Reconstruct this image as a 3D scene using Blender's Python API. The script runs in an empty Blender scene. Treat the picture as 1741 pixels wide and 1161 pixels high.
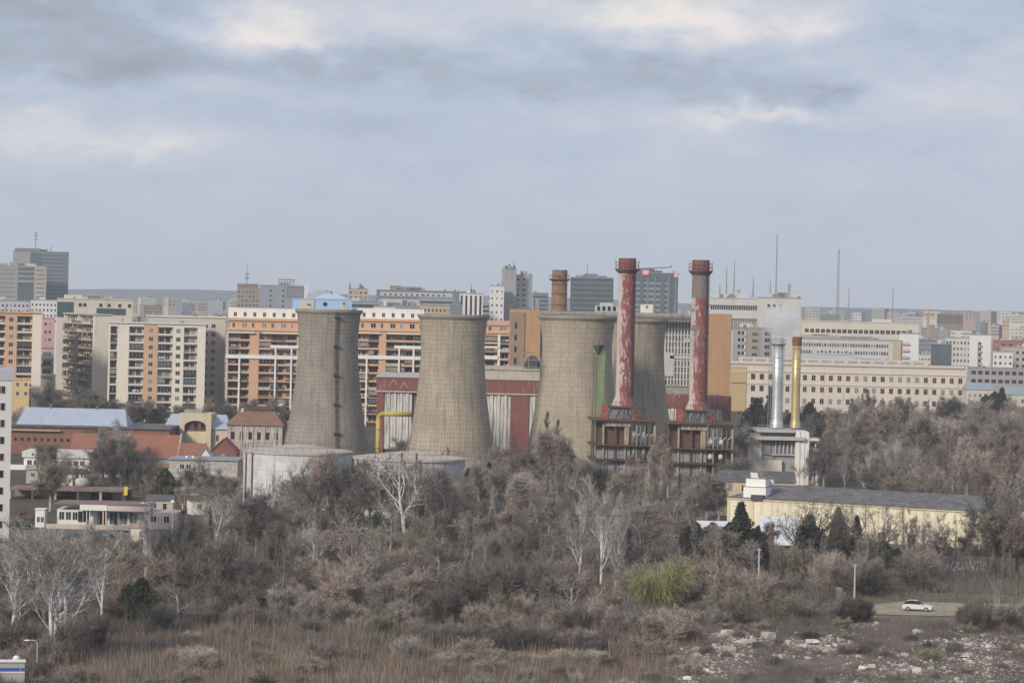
import bpy, math, random
import numpy as np
from mathutils import Vector, Matrix

S = bpy.context.scene
COL = S.collection
rad = math.radians
R = random.Random(7)

# ------------------------------------------------------------------ camera, sky, sun, exposure
F, ROLL, HC, HY, CX = 5000.0, rad(1.3), 42.0, 512.0, 870.5      # focal length in photo pixels, camera roll, eye height, horizon row
cam = bpy.data.cameras.new("camera")
camo = bpy.data.objects.new("camera", cam)
COL.objects.link(camo)
S.camera = camo
cam.sensor_width = 36.0
cam.lens = F / 1741.0 * 36.0
cam.shift_y = -(580.5 - HY) / 1741.0
cam.clip_start, cam.clip_end = 1.0, 30000.0
camo.location = (0, 0, HC)
camo.rotation_euler = (rad(90), -ROLL, 0)

SUN_EL, SUN_AZ = rad(28), rad(-144)      # azimuth from +Y towards +X: behind the camera, to its left
sl = bpy.data.lights.new("sun", 'SUN')
sl.energy, sl.angle, sl.color = 1.5, rad(10), (1.0, 0.90, 0.77)
so = bpy.data.objects.new("sun", sl)
COL.objects.link(so)
sdir = Vector((math.sin(SUN_AZ) * math.cos(SUN_EL), math.cos(SUN_AZ) * math.cos(SUN_EL), math.sin(SUN_EL)))
so.rotation_euler = sdir.to_track_quat('Z', 'Y').to_euler()

S.view_settings.view_transform = 'Standard'
S.view_settings.look = 'None'
S.view_settings.gamma = 1.0
S.view_settings.use_curve_mapping = False
S.view_settings.exposure = 1.1
S.render.engine = 'CYCLES'
cy = S.cycles
cy.max_bounces, cy.diffuse_bounces, cy.glossy_bounces = 5, 2, 2
cy.transmission_bounces, cy.volume_bounces, cy.transparent_max_bounces = 3, 8, 8
cy.use_denoising = True
cy.volume_step_rate = 4.0
cy.volume_max_steps = 128


def uv(px, py):
    dx, dy = px - CX, py - HY
    c, s = math.cos(ROLL), math.sin(ROLL)
    return dx * c + dy * s, -dx * s + dy * c


def pt(px, py, Y):
    u, v = uv(px, py)
    return Vector((u * Y / F, Y, HC - v * Y / F))


def gy(px, py):                                   # distance at which the ground shows at this pixel
    return HC * F / uv(px, py)[1]


def gp(px, py):
    p = pt(px, py, gy(px, py))
    p.z = 0
    return p


def zat(px, py, Y):
    return pt(px, py, Y).z


def xat(px, py, Y):
    return pt(px, py, Y).x


class NT:
    """small helper to write node trees"""
    def __init__(s, tree):
        s.t = tree
        s.t.nodes.clear()

    def n(s, kind, **kw):
        nd = s.t.nodes.new(kind)
        for k, v in kw.items():
            setattr(nd, k, v)
        return nd

    def l(s, a, b):
        s.t.links.new(a, b)

    def put(s, sock, v):
        if hasattr(v, 'links') or isinstance(v, bpy.types.NodeSocket):
            s.l(v, sock)
        else:
            sock.default_value = v

    def m(s, op, a, b=0.0, c=None, clamp=False):
        nd = s.n('ShaderNodeMath', operation=op, use_clamp=clamp)
        s.put(nd.inputs[0], a)
        s.put(nd.inputs[1], b)
        if c is not None:
            s.put(nd.inputs[2], c)
        return nd.outputs[0]

    def noise(s, vec, scale, detail=4, rough=0.55, dist=0.0):
        nd = s.n('ShaderNodeTexNoise')
        if vec is not None:
            s.l(vec, nd.inputs['Vector'])
        nd.inputs['Scale'].default_value = scale
        nd.inputs['Detail'].default_value = detail
        nd.inputs['Roughness'].default_value = rough
        nd.inputs['Distortion'].default_value = dist
        return nd.outputs['Fac']

    def scale(s, vec, x, y, z):
        nd = s.n('ShaderNodeMapping')
        s.l(vec, nd.inputs['Vector'])
        nd.inputs['Scale'].default_value = (x, y, z)
        return nd.outputs['Vector']

    def ramp(s, fac, stops):
        nd = s.n('ShaderNodeValToRGB')
        e = nd.color_ramp.elements
        while len(e) < len(stops):
            e.new(0.5)
        for i, (p, c) in enumerate(stops):
            e[i].position = p
            e[i].color = (*c, 1) if len(c) == 3 else c
        s.put(nd.inputs['Fac'], fac)
        return nd.outputs['Color']

    def mr(s, val, a, b, c, d):
        nd = s.n('ShaderNodeMapRange')
        s.put(nd.inputs[0], val)
        for i, x in enumerate((a, b, c, d)):
            s.put(nd.inputs[1 + i], x)
        return nd.outputs[0]

    def mix(s, fac, a, b, blend='MIX'):
        nd = s.n('ShaderNodeMix', data_type='RGBA', blend_type=blend)
        s.put(nd.inputs[0], fac)
        for sock, v in ((nd.inputs[6], a), (nd.inputs[7], b)):
            s.put(sock, (*v, 1) if isinstance(v, tuple) and len(v) == 3 else v)
        return nd.outputs[2]


w = bpy.data.worlds.new("World")
S.world = w
w.use_nodes = True
N = NT(w.node_tree)
sky = N.n('ShaderNodeTexSky', sky_type='NISHITA', sun_disc=False)
sky.sun_elevation, sky.sun_rotation = SUN_EL, SUN_AZ
tc = N.n('ShaderNodeTexCoord')
D = tc.outputs['Generated']
warp = N.n('ShaderNodeTexNoise')
warp.inputs['Scale'].default_value = 1.0
warp.inputs['Detail'].default_value = 9
warp.inputs['Roughness'].default_value = 0.62
N.l(N.scale(D, 30, 30, 62), warp.inputs['Vector'])
wsub = N.n('ShaderNodeVectorMath', operation='SUBTRACT')
N.l(warp.outputs['Color'], wsub.inputs[0])
wsub.inputs[1].default_value = (0.5, 0.5, 0.5)
wmul = N.n('ShaderNodeVectorMath', operation='MULTIPLY')
N.l(wsub.outputs[0], wmul.inputs[0])
wmul.inputs[1].default_value = (0.075, 0.0, 0.030)
wadd = N.n('ShaderNodeVectorMath', operation='ADD')
N.l(D, wadd.inputs[0])
N.l(wmul.outputs[0], wadd.inputs[1])
sep = N.n('ShaderNodeSeparateXYZ')
N.l(wadd.outputs[0], sep.inputs[0])
sepd = N.n('ShaderNodeSeparateXYZ')
N.l(D, sepd.inputs[0])
az = N.m('DIVIDE', sep.outputs['X'], N.m('MAXIMUM', N.m('ABSOLUTE', sep.outputs['Y']), 0.05))
el = sep.outputs['Z']
# cloud banks: (px, py, half width px, half height px, weight): where they stand in the sky
BLOBS = [(430, 45, 110, 42, .36), (520, 72, 80, 22, .20), (1180, 30, 230, 50, .40), (1290, 70, 110, 30, .16), (1215, 105, 60, 22, .12), (1310, 190, 130, 18, .28), (820, 15, 250, 38, .10),
         (130, 235, 210, 30, .22), (280, 245, 50, 14, .10), (1600, 150, 200, 36, .12), (1680, 225, 200, 40, .10), (1040, 85, 60, 14, .10), (680, 30, 160, 40, .10),
         (110, 30, 270, 36, -.24), (130, 100, 280, 34, -.12), (750, 122, 560, 36, -.13), (1130, 140, 240, 18, -.04), (1410, 165, 60, 20, -.16), (1560, 75, 180, 26, -.10),
         (620, 215, 260, 30, -.04), (1000, 215, 260, 26, .05), (1500, 20, 150, 26, -.02), (330, 160, 160, 16, .08), (60, 160, 140, 12, .05)]
val = None
for bx, by, bw, bh, wt in BLOBS:
    u0, v0 = uv(bx, by)
    a = N.m('MULTIPLY', N.m('SUBTRACT', az, u0 / F), F / bw)
    b = N.m('MULTIPLY', N.m('SUBTRACT', el, -v0 / F), F / bh)
    d2 = N.m('ADD', N.m('MULTIPLY', a, a), N.m('MULTIPLY', b, b))
    g = N.m('MULTIPLY', N.m('EXPONENT', N.m('MULTIPLY', d2, -0.9)), wt)
    val = g if val is None else N.m('ADD', val, g)
soft = N.noise(N.scale(D, 9, 9, 36), 1.0, 7, 0.58, 0.3)
fine = N.noise(N.scale(D, 34, 34, 84), 1.0, 8, 0.62, 0.25)
up = N.mr(sepd.outputs['Z'], 0.02, 0.075, 0.25, 1.0)
val = N.m('ADD', val, N.m('MULTIPLY', N.m('MULTIPLY', N.m('SUBTRACT', soft, 0.5), 0.46), up))
val = N.m('ADD', val, N.m('MULTIPLY', N.m('MULTIPLY', N.m('SUBTRACT', fine, 0.5), 0.40), up))
val = N.m('ADD', val, 0.46)
cloud = N.ramp(val, [(0.05, (.215, .245, .315)), (0.28, (.315, .36, .435)), (0.46, (.40, .455, .558)), (0.62, (.51, .53, .595)), (0.88, (.74, .685, .65))])
skyc = N.mix(1.0, sky.outputs[0], (0.1, 0.1, 0.1), 'MULTIPLY')
cov = N.mr(sepd.outputs['Z'], 0.0, 0.05, 0.90, 0.97)
final = N.mix(cov, skyc, cloud)
bg = N.n('ShaderNodeBackground')
N.l(final, bg.inputs['Color'])
bg.inputs['Strength'].default_value = 0.56
wo = N.n('ShaderNodeOutputWorld')
N.l(bg.outputs[0], wo.inputs['Surface'])

# ------------------------------------------------------------------ materials
MATS = {}


def mat(name, c, v=.12, sc=.4, rough=.85, metal=0.0, spec=.3, rnd=0.0, stain=None, stain_amt=.5, drip=False, fine=0.0):
    """weathered surface: soft tone noise, optional stains (drip = stains drawn out downwards), optional per-object tone"""
    if name in MATS:
        return MATS[name]
    m = bpy.data.materials.new(name)
    m.use_nodes = True
    n = NT(m.node_tree)
    tcn = n.n('ShaderNodeTexCoord').outputs['Object']
    f = n.noise(tcn, sc, 5, .6)
    tone = n.mr(f, .25, .75, 1 - v, 1 + v)
    if fine:
        f2 = n.noise(tcn, sc * 9, 3, .6)
        tone = n.m('MULTIPLY', tone, n.mr(f2, .25, .75, 1 - fine, 1 + fine))
    if rnd:
        oi = n.n('ShaderNodeObjectInfo')
        tone = n.m('MULTIPLY', tone, n.mr(oi.outputs['Random'], 0, 1, 1 - rnd, 1 + rnd))
    col = n.mix(1.0, c, (1, 1, 1), 'MULTIPLY')
    hv = n.n('ShaderNodeHueSaturation')
    n.l(col, hv.inputs['Color'])
    n.l(tone, hv.inputs['Value'])
    col = hv.outputs['Color']
    if stain:
        sv = n.scale(tcn, 1, 1, .12) if drip else tcn
        sf = n.noise(sv, sc * (5 if drip else 2.2), 6, .65, .3)
        k = n.mr(sf, .64 - stain_amt * .3, .76 - stain_amt * .15, 0, .9)
        col = n.mix(k, col, stain)
    b = n.n('ShaderNodeBsdfPrincipled')
    n.l(col, b.inputs['Base Color'])
    b.inputs['Roughness'].default_value = rough
    b.inputs['Metallic'].default_value = metal
    b.inputs['Specular IOR Level'].default_value = spec
    o = n.n('ShaderNodeOutputMaterial')
    n.l(b.outputs[0], o.inputs['Surface'])
    MATS[name] = m
    return m


def grid_mat(name, c, line, bw, bh, lw, stain, offset=0.0, stain_amt=.5, vstreak=.3, squash=1.0):
    """concrete or brick laid out in courses: uses the UV map (metres) of the mesh"""
    if name in MATS:
        return MATS[name]
    m = bpy.data.materials.new(name)
    m.use_nodes = True
    n = NT(m.node_tree)
    t = n.n('ShaderNodeTexCoord')
    u = t.outputs['UV']
    dn = n.n('ShaderNodeTexNoise')
    dn.inputs['Scale'].default_value = .5
    n.l(u, dn.inputs['Vector'])
    vm = n.n('ShaderNodeVectorMath', operation='MULTIPLY_ADD')
    n.l(dn.outputs['Color'], vm.inputs[0])
    vm.inputs[1].default_value = (.7, .35, 0)
    n.l(u, vm.inputs[2])
    br = n.n('ShaderNodeTexBrick', offset=offset)
    n.l(vm.outputs[0], br.inputs['Vector'])
    br.inputs['Scale'].default_value = 1.0
    br.inputs['Brick Width'].default_value = bw
    br.inputs['Row Height'].default_value = bh
    br.inputs['Mortar Size'].default_value = lw
    br.inputs['Mortar Smooth'].default_value = .6
    br.inputs['Bias'].default_value = 0.0
    br.inputs['Color1'].default_value = (*[x * 1.07 for x in c], 1)
    br.inputs['Color2'].default_value = (*[x * .93 for x in c], 1)
    lf = n.noise(u, .9, 4, .7)
    br.inputs['Mortar'].default_value = (*line, 1)
    base = n.mix(n.mr(lf, .38, .62, .22, .95), c, br.outputs['Color'])
    big = n.noise(u, .13, 5, .6)
    base = n.mix(n.mr(big, .5 - stain_amt * .2, .72, 0, .75), base, stain)
    sv = n.scale(u, 1.3, .09, 1)
    vs = n.noise(sv, 1.0, 5, .65)
    base = n.mix(n.mr(vs, .48, .7, 0, vstreak), base, tuple(x * .55 for x in stain))
    fi = n.noise(u, 3.0, 4, .7)
    hv = n.n('ShaderNodeHueSaturation')
    n.l(base, hv.inputs['Color'])
    n.l(n.mr(fi, .25, .75, .82, 1.18), hv.inputs['Value'])
    b = n.n('ShaderNodeBsdfPrincipled')
    n.l(hv.outputs[0], b.inputs['Base Color'])
    b.inputs['Roughness'].default_value = .9
    b.inputs['Specular IOR Level'].default_value = .2
    o = n.n('ShaderNodeOutputMaterial')
    n.l(b.outputs[0], o.inputs['Surface'])
    MATS[name] = m
    return m


def glow_mat(name, c, e):
    m = bpy.data.materials.new(name)
    m.use_nodes = True
    b = m.node_tree.nodes['Principled BSDF']
    b.inputs['Base Color'].default_value = (*c, 1)
    b.inputs['Emission Color'].default_value = (*c, 1)
    b.inputs['Emission Strength'].default_value = e
    MATS[name] = m
    return m


def glass(name, c, rough=.12):
    return mat(name, c, .25, .3, rough, 0, .35)


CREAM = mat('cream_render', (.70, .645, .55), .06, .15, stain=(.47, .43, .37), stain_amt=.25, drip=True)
CREAMS = mat('grey_shaded_cream', (.50, .475, .43), .06, .15, stain=(.36, .34, .31), stain_amt=.3, drip=True)  # shade of the stepped block's flank put into the cream colour
ORANGE = mat('orange_render', (.57, .36, .23), .06, .12, stain=(.50, .30, .18), stain_amt=.25, drip=True)
PEACH = mat('peach_render', (.60, .37, .21), .08, .2)
WHITE = mat('white_render', (.72, .71, .68), .06, .15, stain=(.52, .51, .49), stain_amt=.2, drip=True)
PINKW = mat('pink_render', (.56, .33, .35), .06, .15)
PINKC = mat('pink_cream_render', (.60, .535, .465), .05, .1, stain=(.48, .40, .34), stain_amt=.3, drip=True)
YELW = mat('yellow_render', (.76, .69, .53), .12, .2, stain=(.47, .42, .32), stain_amt=.6, drip=True)
SLABW = mat('white_slab', (.60, .58, .54), .10, .3)
SLABO = mat('orange_slab', (.58, .385, .26), .10, .3)
RAILB = mat('brown_rail', (.20, .115, .075), .15, .4, .6)
RAILD = mat('dark_rail', (.075, .06, .052), .2, .4, .5)
DPANE = glass('dark_pane', (.022, .021, .024))
MPANE = glass('brown_pane', (.055, .028, .024), .25)
CPANE = mat('curtained_pane', (.22, .205, .19), .3, .6, .35, 0, .5)
BPANE = glass('blue_pane', (.075, .10, .13))
GPANE = glass('green_pane', (.05, .085, .085))
FRAMEW = mat('white_frame', (.6, .59, .56), .05, 1)
FRAMEB = mat('brown_frame', (.14, .075, .05), .1, 1)
CONC = mat('concrete', (.30, .28, .25), .18, .2, stain=(.17, .155, .14), stain_amt=.4, drip=True)
CONCL = mat('pale_concrete', (.44, .42, .385), .12, .2, stain=(.28, .265, .245), stain_amt=.35, drip=True)
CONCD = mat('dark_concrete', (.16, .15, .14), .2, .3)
ROOFD = mat('dark_roof', (.10, .10, .105), .25, .2, stain=(.2, .2, .205), stain_amt=.5)
STEELG = mat('grey_steel', (.28, .30, .31), .15, .4, .5, .3, stain=(.2, .11, .07), stain_amt=.35)
RUST = mat('rusted_steel', (.125, .072, .055), .3, .6, .85, 0, stain=(.09, .06, .05), stain_amt=.5)
RUSTL = mat('pale_rusted_steel', (.40, .35, .29), .2, .4, .8, 0, stain=(.20, .09, .05), stain_amt=.55, drip=True)
DARKM = mat('dark_metal', (.055, .052, .05), .2, .5, .6)
REDP = mat('red_paint', (.27, .065, .055), .2, .3, .7, stain=(.42, .27, .25), stain_amt=.25)
MAST = mat('mast_grey', (.20, .20, .21), .1, .3, .6)


# ------------------------------------------------------------------ mesh building
class MB:
    def __init__(s):
        s.v, s.f, s.m, s.uv = [], [], [], None

    def quad(s, a, b, c, d, mi=0):
        i = len(s.v)
        s.v += [tuple(a), tuple(b), tuple(c), tuple(d)]
        s.f.append((i, i + 1, i + 2, i + 3))
        s.m.append(mi)

    def tri(s, a, b, c, mi=0):
        i = len(s.v)
        s.v += [tuple(a), tuple(b), tuple(c)]
        s.f.append((i, i + 1, i + 2))
        s.m.append(mi)

    def box(s, x0, x1, y0, y1, z0, z1, mi=0):
        i = len(s.v)
        s.v += [(x, y, z) for z in (z0, z1) for y in (y0, y1) for x in (x0, x1)]
        for q in ((0, 2, 3, 1), (4, 5, 7, 6), (0, 1, 5, 4), (1, 3, 7, 5), (3, 2, 6, 7), (2, 0, 4, 6)):
            s.f.append(tuple(i + k for k in q))
            s.m.append(mi)
        return s

    def tube(s, p0, p1, r0, r1=None, n=8, mi=0, cap=True):
        r1 = r0 if r1 is None else r1
        p0, p1 = Vector(p0), Vector(p1)
        d = (p1 - p0)
        if d.length < 1e-6:
            return s
        d.normalize()
        a = d.orthogonal().normalized()
        b = d.cross(a)
        i = len(s.v)
        for p, r in ((p0, r0), (p1, r1)):
            for k in range(n):
                t = 2 * math.pi * k / n
                s.v.append(tuple(p + a * (r * math.cos(t)) + b * (r * math.sin(t))))
        for k in range(n):
            k2 = (k + 1) % n
            s.f.append((i + k, i + k2, i + n + k2, i + n + k))
            s.m.append(mi)
        if cap:
            s.f.append(tuple(i + k for k in range(n))[::-1])
            s.f.append(tuple(i + n + k for k in range(n)))
            s.m += [mi, mi]
        return s

    def path(s, pts, r, n=8, mi=0):
        for a, b in zip(pts, pts[1:]):
            s.tube(a, b, r, r, n, mi)
        return s

    def lathe(s, prof, n=48, cx=0, cy=0, mi=0, cap=True, uvs=False):
        i = len(s.v)
        for r, z in prof:
            for k in range(n):
                t = 2 * math.pi * k / n
                s.v.append((cx + r * math.cos(t), cy + r * math.sin(t), z))
        for j in range(len(prof) - 1):
            for k in range(n):
                k2 = (k + 1) % n
                s.f.append((i + j * n + k, i + j * n + k2, i + (j + 1) * n + k2, i + (j + 1) * n + k))
                s.m.append(mi)
        if cap:
            s.f.append(tuple(i + k for k in range(n))[::-1])
            s.f.append(tuple(i + (len(prof) - 1) * n + k for k in range(n)))
            s.m += [mi, mi]
        return s

    def ball(s, c, rx, ry, rz, n=10, mi=0):
        i = len(s.v)
        h = n // 2
        for j in range(h + 1):
            ph = math.pi * j / h
            for k in range(n):
                t = 2 * math.pi * k / n
                s.v.append((c[0] + rx * math.sin(ph) * math.cos(t), c[1] + ry * math.sin(ph) * math.sin(t), c[2] - rz * math.cos(ph)))
        for j in range(h):
            for k in range(n):
                k2 = (k + 1) % n
                s.f.append((i + j * n + k, i + j * n + k2, i + (j + 1) * n + k2, i + (j + 1) * n + k))
                s.m.append(mi)
        return s

    def gable(s, x0, x1, y0, y1, z0, z1, along='x', over=0.0, mi=0, hip=0.0, mg=None):
        """closed gabled (or hipped) roof body, ridge along x or y"""
        x0, x1, y0, y1 = x0 - over, x1 + over, y0 - over, y1 + over
        if along == 'x':
            ym = (y0 + y1) / 2
            a, b = (x0 + hip, ym, z1), (x1 - hip, ym, z1)
            c = [(x0, y0, z0), (x1, y0, z0), (x1, y1, z0), (x0, y1, z0)]
            fs = [(0, 1, 5, 4), (2, 3, 4, 5), (1, 2, 5), (3, 0, 4), (3, 2, 1, 0)]
        else:
            xm = (x0 + x1) / 2
            a, b = (xm, y0 + hip, z1), (xm, y1 - hip, z1)
            c = [(x0, y0, z0), (x1, y0, z0), (x1, y1, z0), (x0, y1, z0)]
            fs = [(1, 2, 5, 4), (3, 0, 4, 5), (0, 1, 4), (2, 3, 5), (3, 2, 1, 0)]
        i = len(s.v)
        s.v += c + [a, b]
        for q in fs:
            s.f.append(tuple(i + k for k in q))
            s.m.append(mg if (mg is not None and len(q) == 3) else mi)
        return s

    def mesh(s, name, mats, smooth=False, cyl_uv=None):
        me = bpy.data.meshes.new(name)
        me.from_pydata(s.v, [], s.f)
        for m in (mats if isinstance(mats, (list, tuple)) else [mats]):
            me.materials.append(m)
        me.polygons.foreach_set('material_index', s.m)
        if smooth:
            me.polygons.foreach_set('use_smooth', [True] * len(s.f))
        if cyl_uv is not None:                      # (cx, cy, radius): unrolled metres round a shaft
            ul = me.uv_layers.new(name='UVMap')
            cx, cyy, rr = cyl_uv
            for p in me.polygons:
                an = [math.atan2(me.vertices[vi].co.y - cyy, me.vertices[vi].co.x - cx) for vi in p.vertices]
                if max(an) - min(an) > math.pi:
                    an = [t + 2 * math.pi if t < 0 else t for t in an]
                for li, t, vi in zip(p.loop_indices, an, p.vertices):
                    ul.data[li].uv = (t * rr, me.vertices[vi].co.z)
        me.update()
        return me

    def build(s, name, mats, parent=None, smooth=False, cyl_uv=None):
        return link(name, s.mesh(name, mats, smooth, cyl_uv), parent)


def link(name, me, parent=None, loc=None, rz=None):
    o = bpy.data.objects.new(name, me)
    COL.objects.link(o)
    if parent is not None:
        o.parent = parent
    if loc is not None:
        o.location = loc
    if rz is not None:
        o.rotation_euler = (0, 0, rz)
    return o


def tag(o, label, cat, group=None, kind=None):
    o['label'] = label
    o['category'] = cat
    if group:
        o['group'] = group
    if kind:
        o['kind'] = kind
    return o


def thing(name, label, cat, loc=(0, 0, 0), rz=0.0, group=None):
    o = bpy.data.objects.new(name, None)
    COL.objects.link(o)
    o.location = loc
    o.rotation_euler = (0, 0, rz)
    o.empty_display_size = 0.5
    return tag(o, label, cat, group)


def setting(o, label):
    o['kind'] = 'structure'
    o['label'] = label
    return o


# ------------------------------------------------------------------ shared window and balcony meshes
_wm = {}


def window_mesh(w, h, pane=None, frame=None, mull=1):
    k = (round(w, 2), round(h, 2), (pane or DPANE).name, (frame or FRAMEW).name, mull)
    if k not in _wm:
        b = MB()
        t = min(.09, w * .08)
        b.box(0, w, -.03, .10, 0, t).box(0, w, -.03, .10, h - t, h)
        b.box(0, t, -.03, .10, t, h - t).box(w - t, w, -.03, .10, t, h - t)
        for i in range(mull):
            x = w * (i + 1) / (mull + 1)
            b.box(x - t / 2.4, x + t / 2.4, -.02, .08, t, h - t)
        b.box(t, w - t, -.012, .06, t, h - t, 1)
        _wm[k] = b.mesh('window', [frame or FRAMEW, pane or DPANE])
    return _wm[k]


def balcony_mesh(w, d, rail, slab, style='solid', h=1.0):
    k = ('b', round(w, 2), round(d, 2), rail.name, slab.name, style)
    if k not in _wm:
        b = MB()
        b.box(0, w, 0, d - .012, 0, .22, 1)
        if style == 'solid':
            b.box(.04, w - .04, .03, .11, .222, h, 0)
        elif style == 'bars':
            b.box(.04, w - .04, .03, .09, h - .07, h, 0)
            nb = max(4, int(w / .22))
            for i in range(nb + 1):
                x = .06 + (w - .16) * i / nb
                b.box(x, x + .05, .035, .085, .222, h - .072, 0)
        else:
            b.box(.04, w - .04, .03, .11, .222, .6, 1)
            b.box(.04, w - .04, .05, .09, .75, .82, 0)
            b.box(.04, w - .04, .05, .09, h - .05, h, 0)
        _wm[k] = b.mesh('balcony', [rail, slab])
    return _wm[k]


PANES = [DPANE, DPANE, MPANE, MPANE, CPANE]


def pick_pane(rng, special=None):
    return rng.choice(special or PANES)


def put_window(root, x, y, z, w, h, rng=R, pane=None, frame=None, mull=1, rz=None, name='window'):
    return link(name, window_mesh(w, h, pane or pick_pane(rng), frame, mull), root, (x, y, z), rz)


def hall(name, label, cat, px0, px1, pyt, Y, depth, group=None, yaw=0.0, pym=None, align=False):
    """Empty at the left front corner of a building; returns root, width along the front, height"""
    u0, _ = uv(px0, pym if pym else pyt + 50)
    u1, _ = uv(px1, pym if pym else pyt + 50)
    x0 = u0 * Y / F
    c, s = math.cos(yaw), math.sin(yaw)
    if align:
        yaw = yaw - (u0 + u1) / 2 / F
        c, s = math.cos(yaw), math.sin(yaw)
    W = (u1 / F * Y - x0) / (c - u1 / F * s)
    H = zat(px0, pyt, Y)
    return thing(name, label, cat, (x0, Y, 0), yaw, group), W, H

# ------------------------------------------------------------------ the setting: ground, street, dirt lot, hills
def ground_mat():
    m = bpy.data.materials.new('winter_ground')
    m.use_nodes = True
    n = NT(m.node_tree)
    t = n.n('ShaderNodeTexCoord').outputs['Object']
    a = n.noise(t, .05, 6, .6)
    b = n.noise(t, .6, 5, .65)
    c = n.ramp(a, [(.3, (.065, .053, .046)), (.5, (.105, .086, .073)), (.64, (.088, .082, .058)), (.75, (.125, .105, .085))])
    h = n.n('ShaderNodeHueSaturation')
    n.l(c, h.inputs['Color'])
    n.l(n.mr(b, .25, .75, .6, 1.4), h.inputs['Value'])
    bs = n.n('ShaderNodeBsdfPrincipled')
    n.l(h.outputs[0], bs.inputs['Base Color'])
    bs.inputs['Roughness'].default_value = .95
    bs.inputs['Specular IOR Level'].default_value = .1
    o = n.n('ShaderNodeOutputMaterial')
    n.l(bs.outputs[0], o.inputs['Surface'])
    return m


g = MB()
g.quad((-6000, -200, 0), (6000, -200, 0), (6000, 12000, 0), (-6000, 12000, 0))
setting(g.build('ground', ground_mat()), 'brown winter ground')


def sheet(name, corners, z, m, label, sub=0):
    b = MB()
    ps = []
    for px, py in corners:
        p = gp(px, py)
        ps.append((p.x, p.y, z))
    b.v = ps
    b.f = [tuple(range(len(ps)))[::-1]]
    b.m = [0]
    o = b.build(name, m)
    return setting(o, label)


ASPH = mat('asphalt', (.13, .125, .12), .15, .3, .9)
DIRT = mat('pale_dirt', (.34, .285, .22), .18, .25, .95, stain=(.2, .165, .12), stain_amt=.3)
GRASSM = mat('thin_grass_soil', (.115, .125, .06), .3, .3, .95, stain=(.16, .14, .09), stain_amt=.4)
sheet('street', [(-60, 932), (360, 905), (360, 893), (-60, 893)], .012, ASPH, 'grey street beside the pink shop')
sheet('dirt_lot', [(1432, 1042), (1800, 1052), (1800, 1028), (1600, 1024), (1540, 1022), (1470, 1028)], .014, DIRT, 'pale dirt track with the white car')
sheet('verge', [(1415, 1031), (1800, 1046), (1800, 1014), (1500, 1005), (1420, 1012)], .008, GRASSM, 'thin green grass verge')
sheet('rubble_ground', [(1120, 1200), (1900, 1200), (1900, 1056), (1500, 1046), (1430, 1046), (1200, 1062)], .008,
      mat('rubble_soil', (.165, .135, .12), .45, .3, .95, stain=(.30, .26, .215), stain_amt=.4, fine=.35), 'bare soil of the rubble field')

hb = MB()
hr = random.Random(3)
hx = [-3200 + i * 80 for i in range(81)]
for ridge, (Y, base) in enumerate(((7600, 35), (8100, 47))):
    pz = [base + 7 * math.sin(x * .0016 + ridge * 2) + 3 * math.sin(x * .006 + ridge) + hr.uniform(-1.0, 1.0) for x in hx]
    for i in range(len(hx) - 1):
        hb.quad((hx[i], Y, -1), (hx[i + 1], Y, -1), (hx[i + 1], Y + 60, pz[i + 1]), (hx[i], Y + 60, pz[i]))
        hb.quad((hx[i], Y + 60, pz[i]), (hx[i + 1], Y + 60, pz[i + 1]), (hx[i + 1], Y + 400, -1), (hx[i], Y + 400, -1))
setting(hb.build('hills', mat('far_forest', (.045, .05, .06), .15, .02)), 'dark wooded rise on the horizon')

# ------------------------------------------------------------------ cooling towers
TW = [grid_mat('tower_grey', (.325, .295, .25), (.115, .10, .085), .58, 1.0, .085, (.185, .168, .155), vstreak=.6, stain_amt=.6),
      grid_mat('tower_tan', (.415, .36, .275), (.15, .12, .09), .66, 1.05, .085, (.235, .20, .165), vstreak=.6, stain_amt=.55),
      grid_mat('tower_brown', (.405, .35, .27), (.20, .165, .13), 2.2, 1.2, .085, (.27, .235, .19), vstreak=.45, stain_amt=.45, offset=.5),
      grid_mat('tower_dull', (.375, .32, .245), (.18, .15, .12), 2.2, 1.2, .085, (.215, .19, .16), vstreak=.65, stain_amt=.6, offset=.5)]


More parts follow.
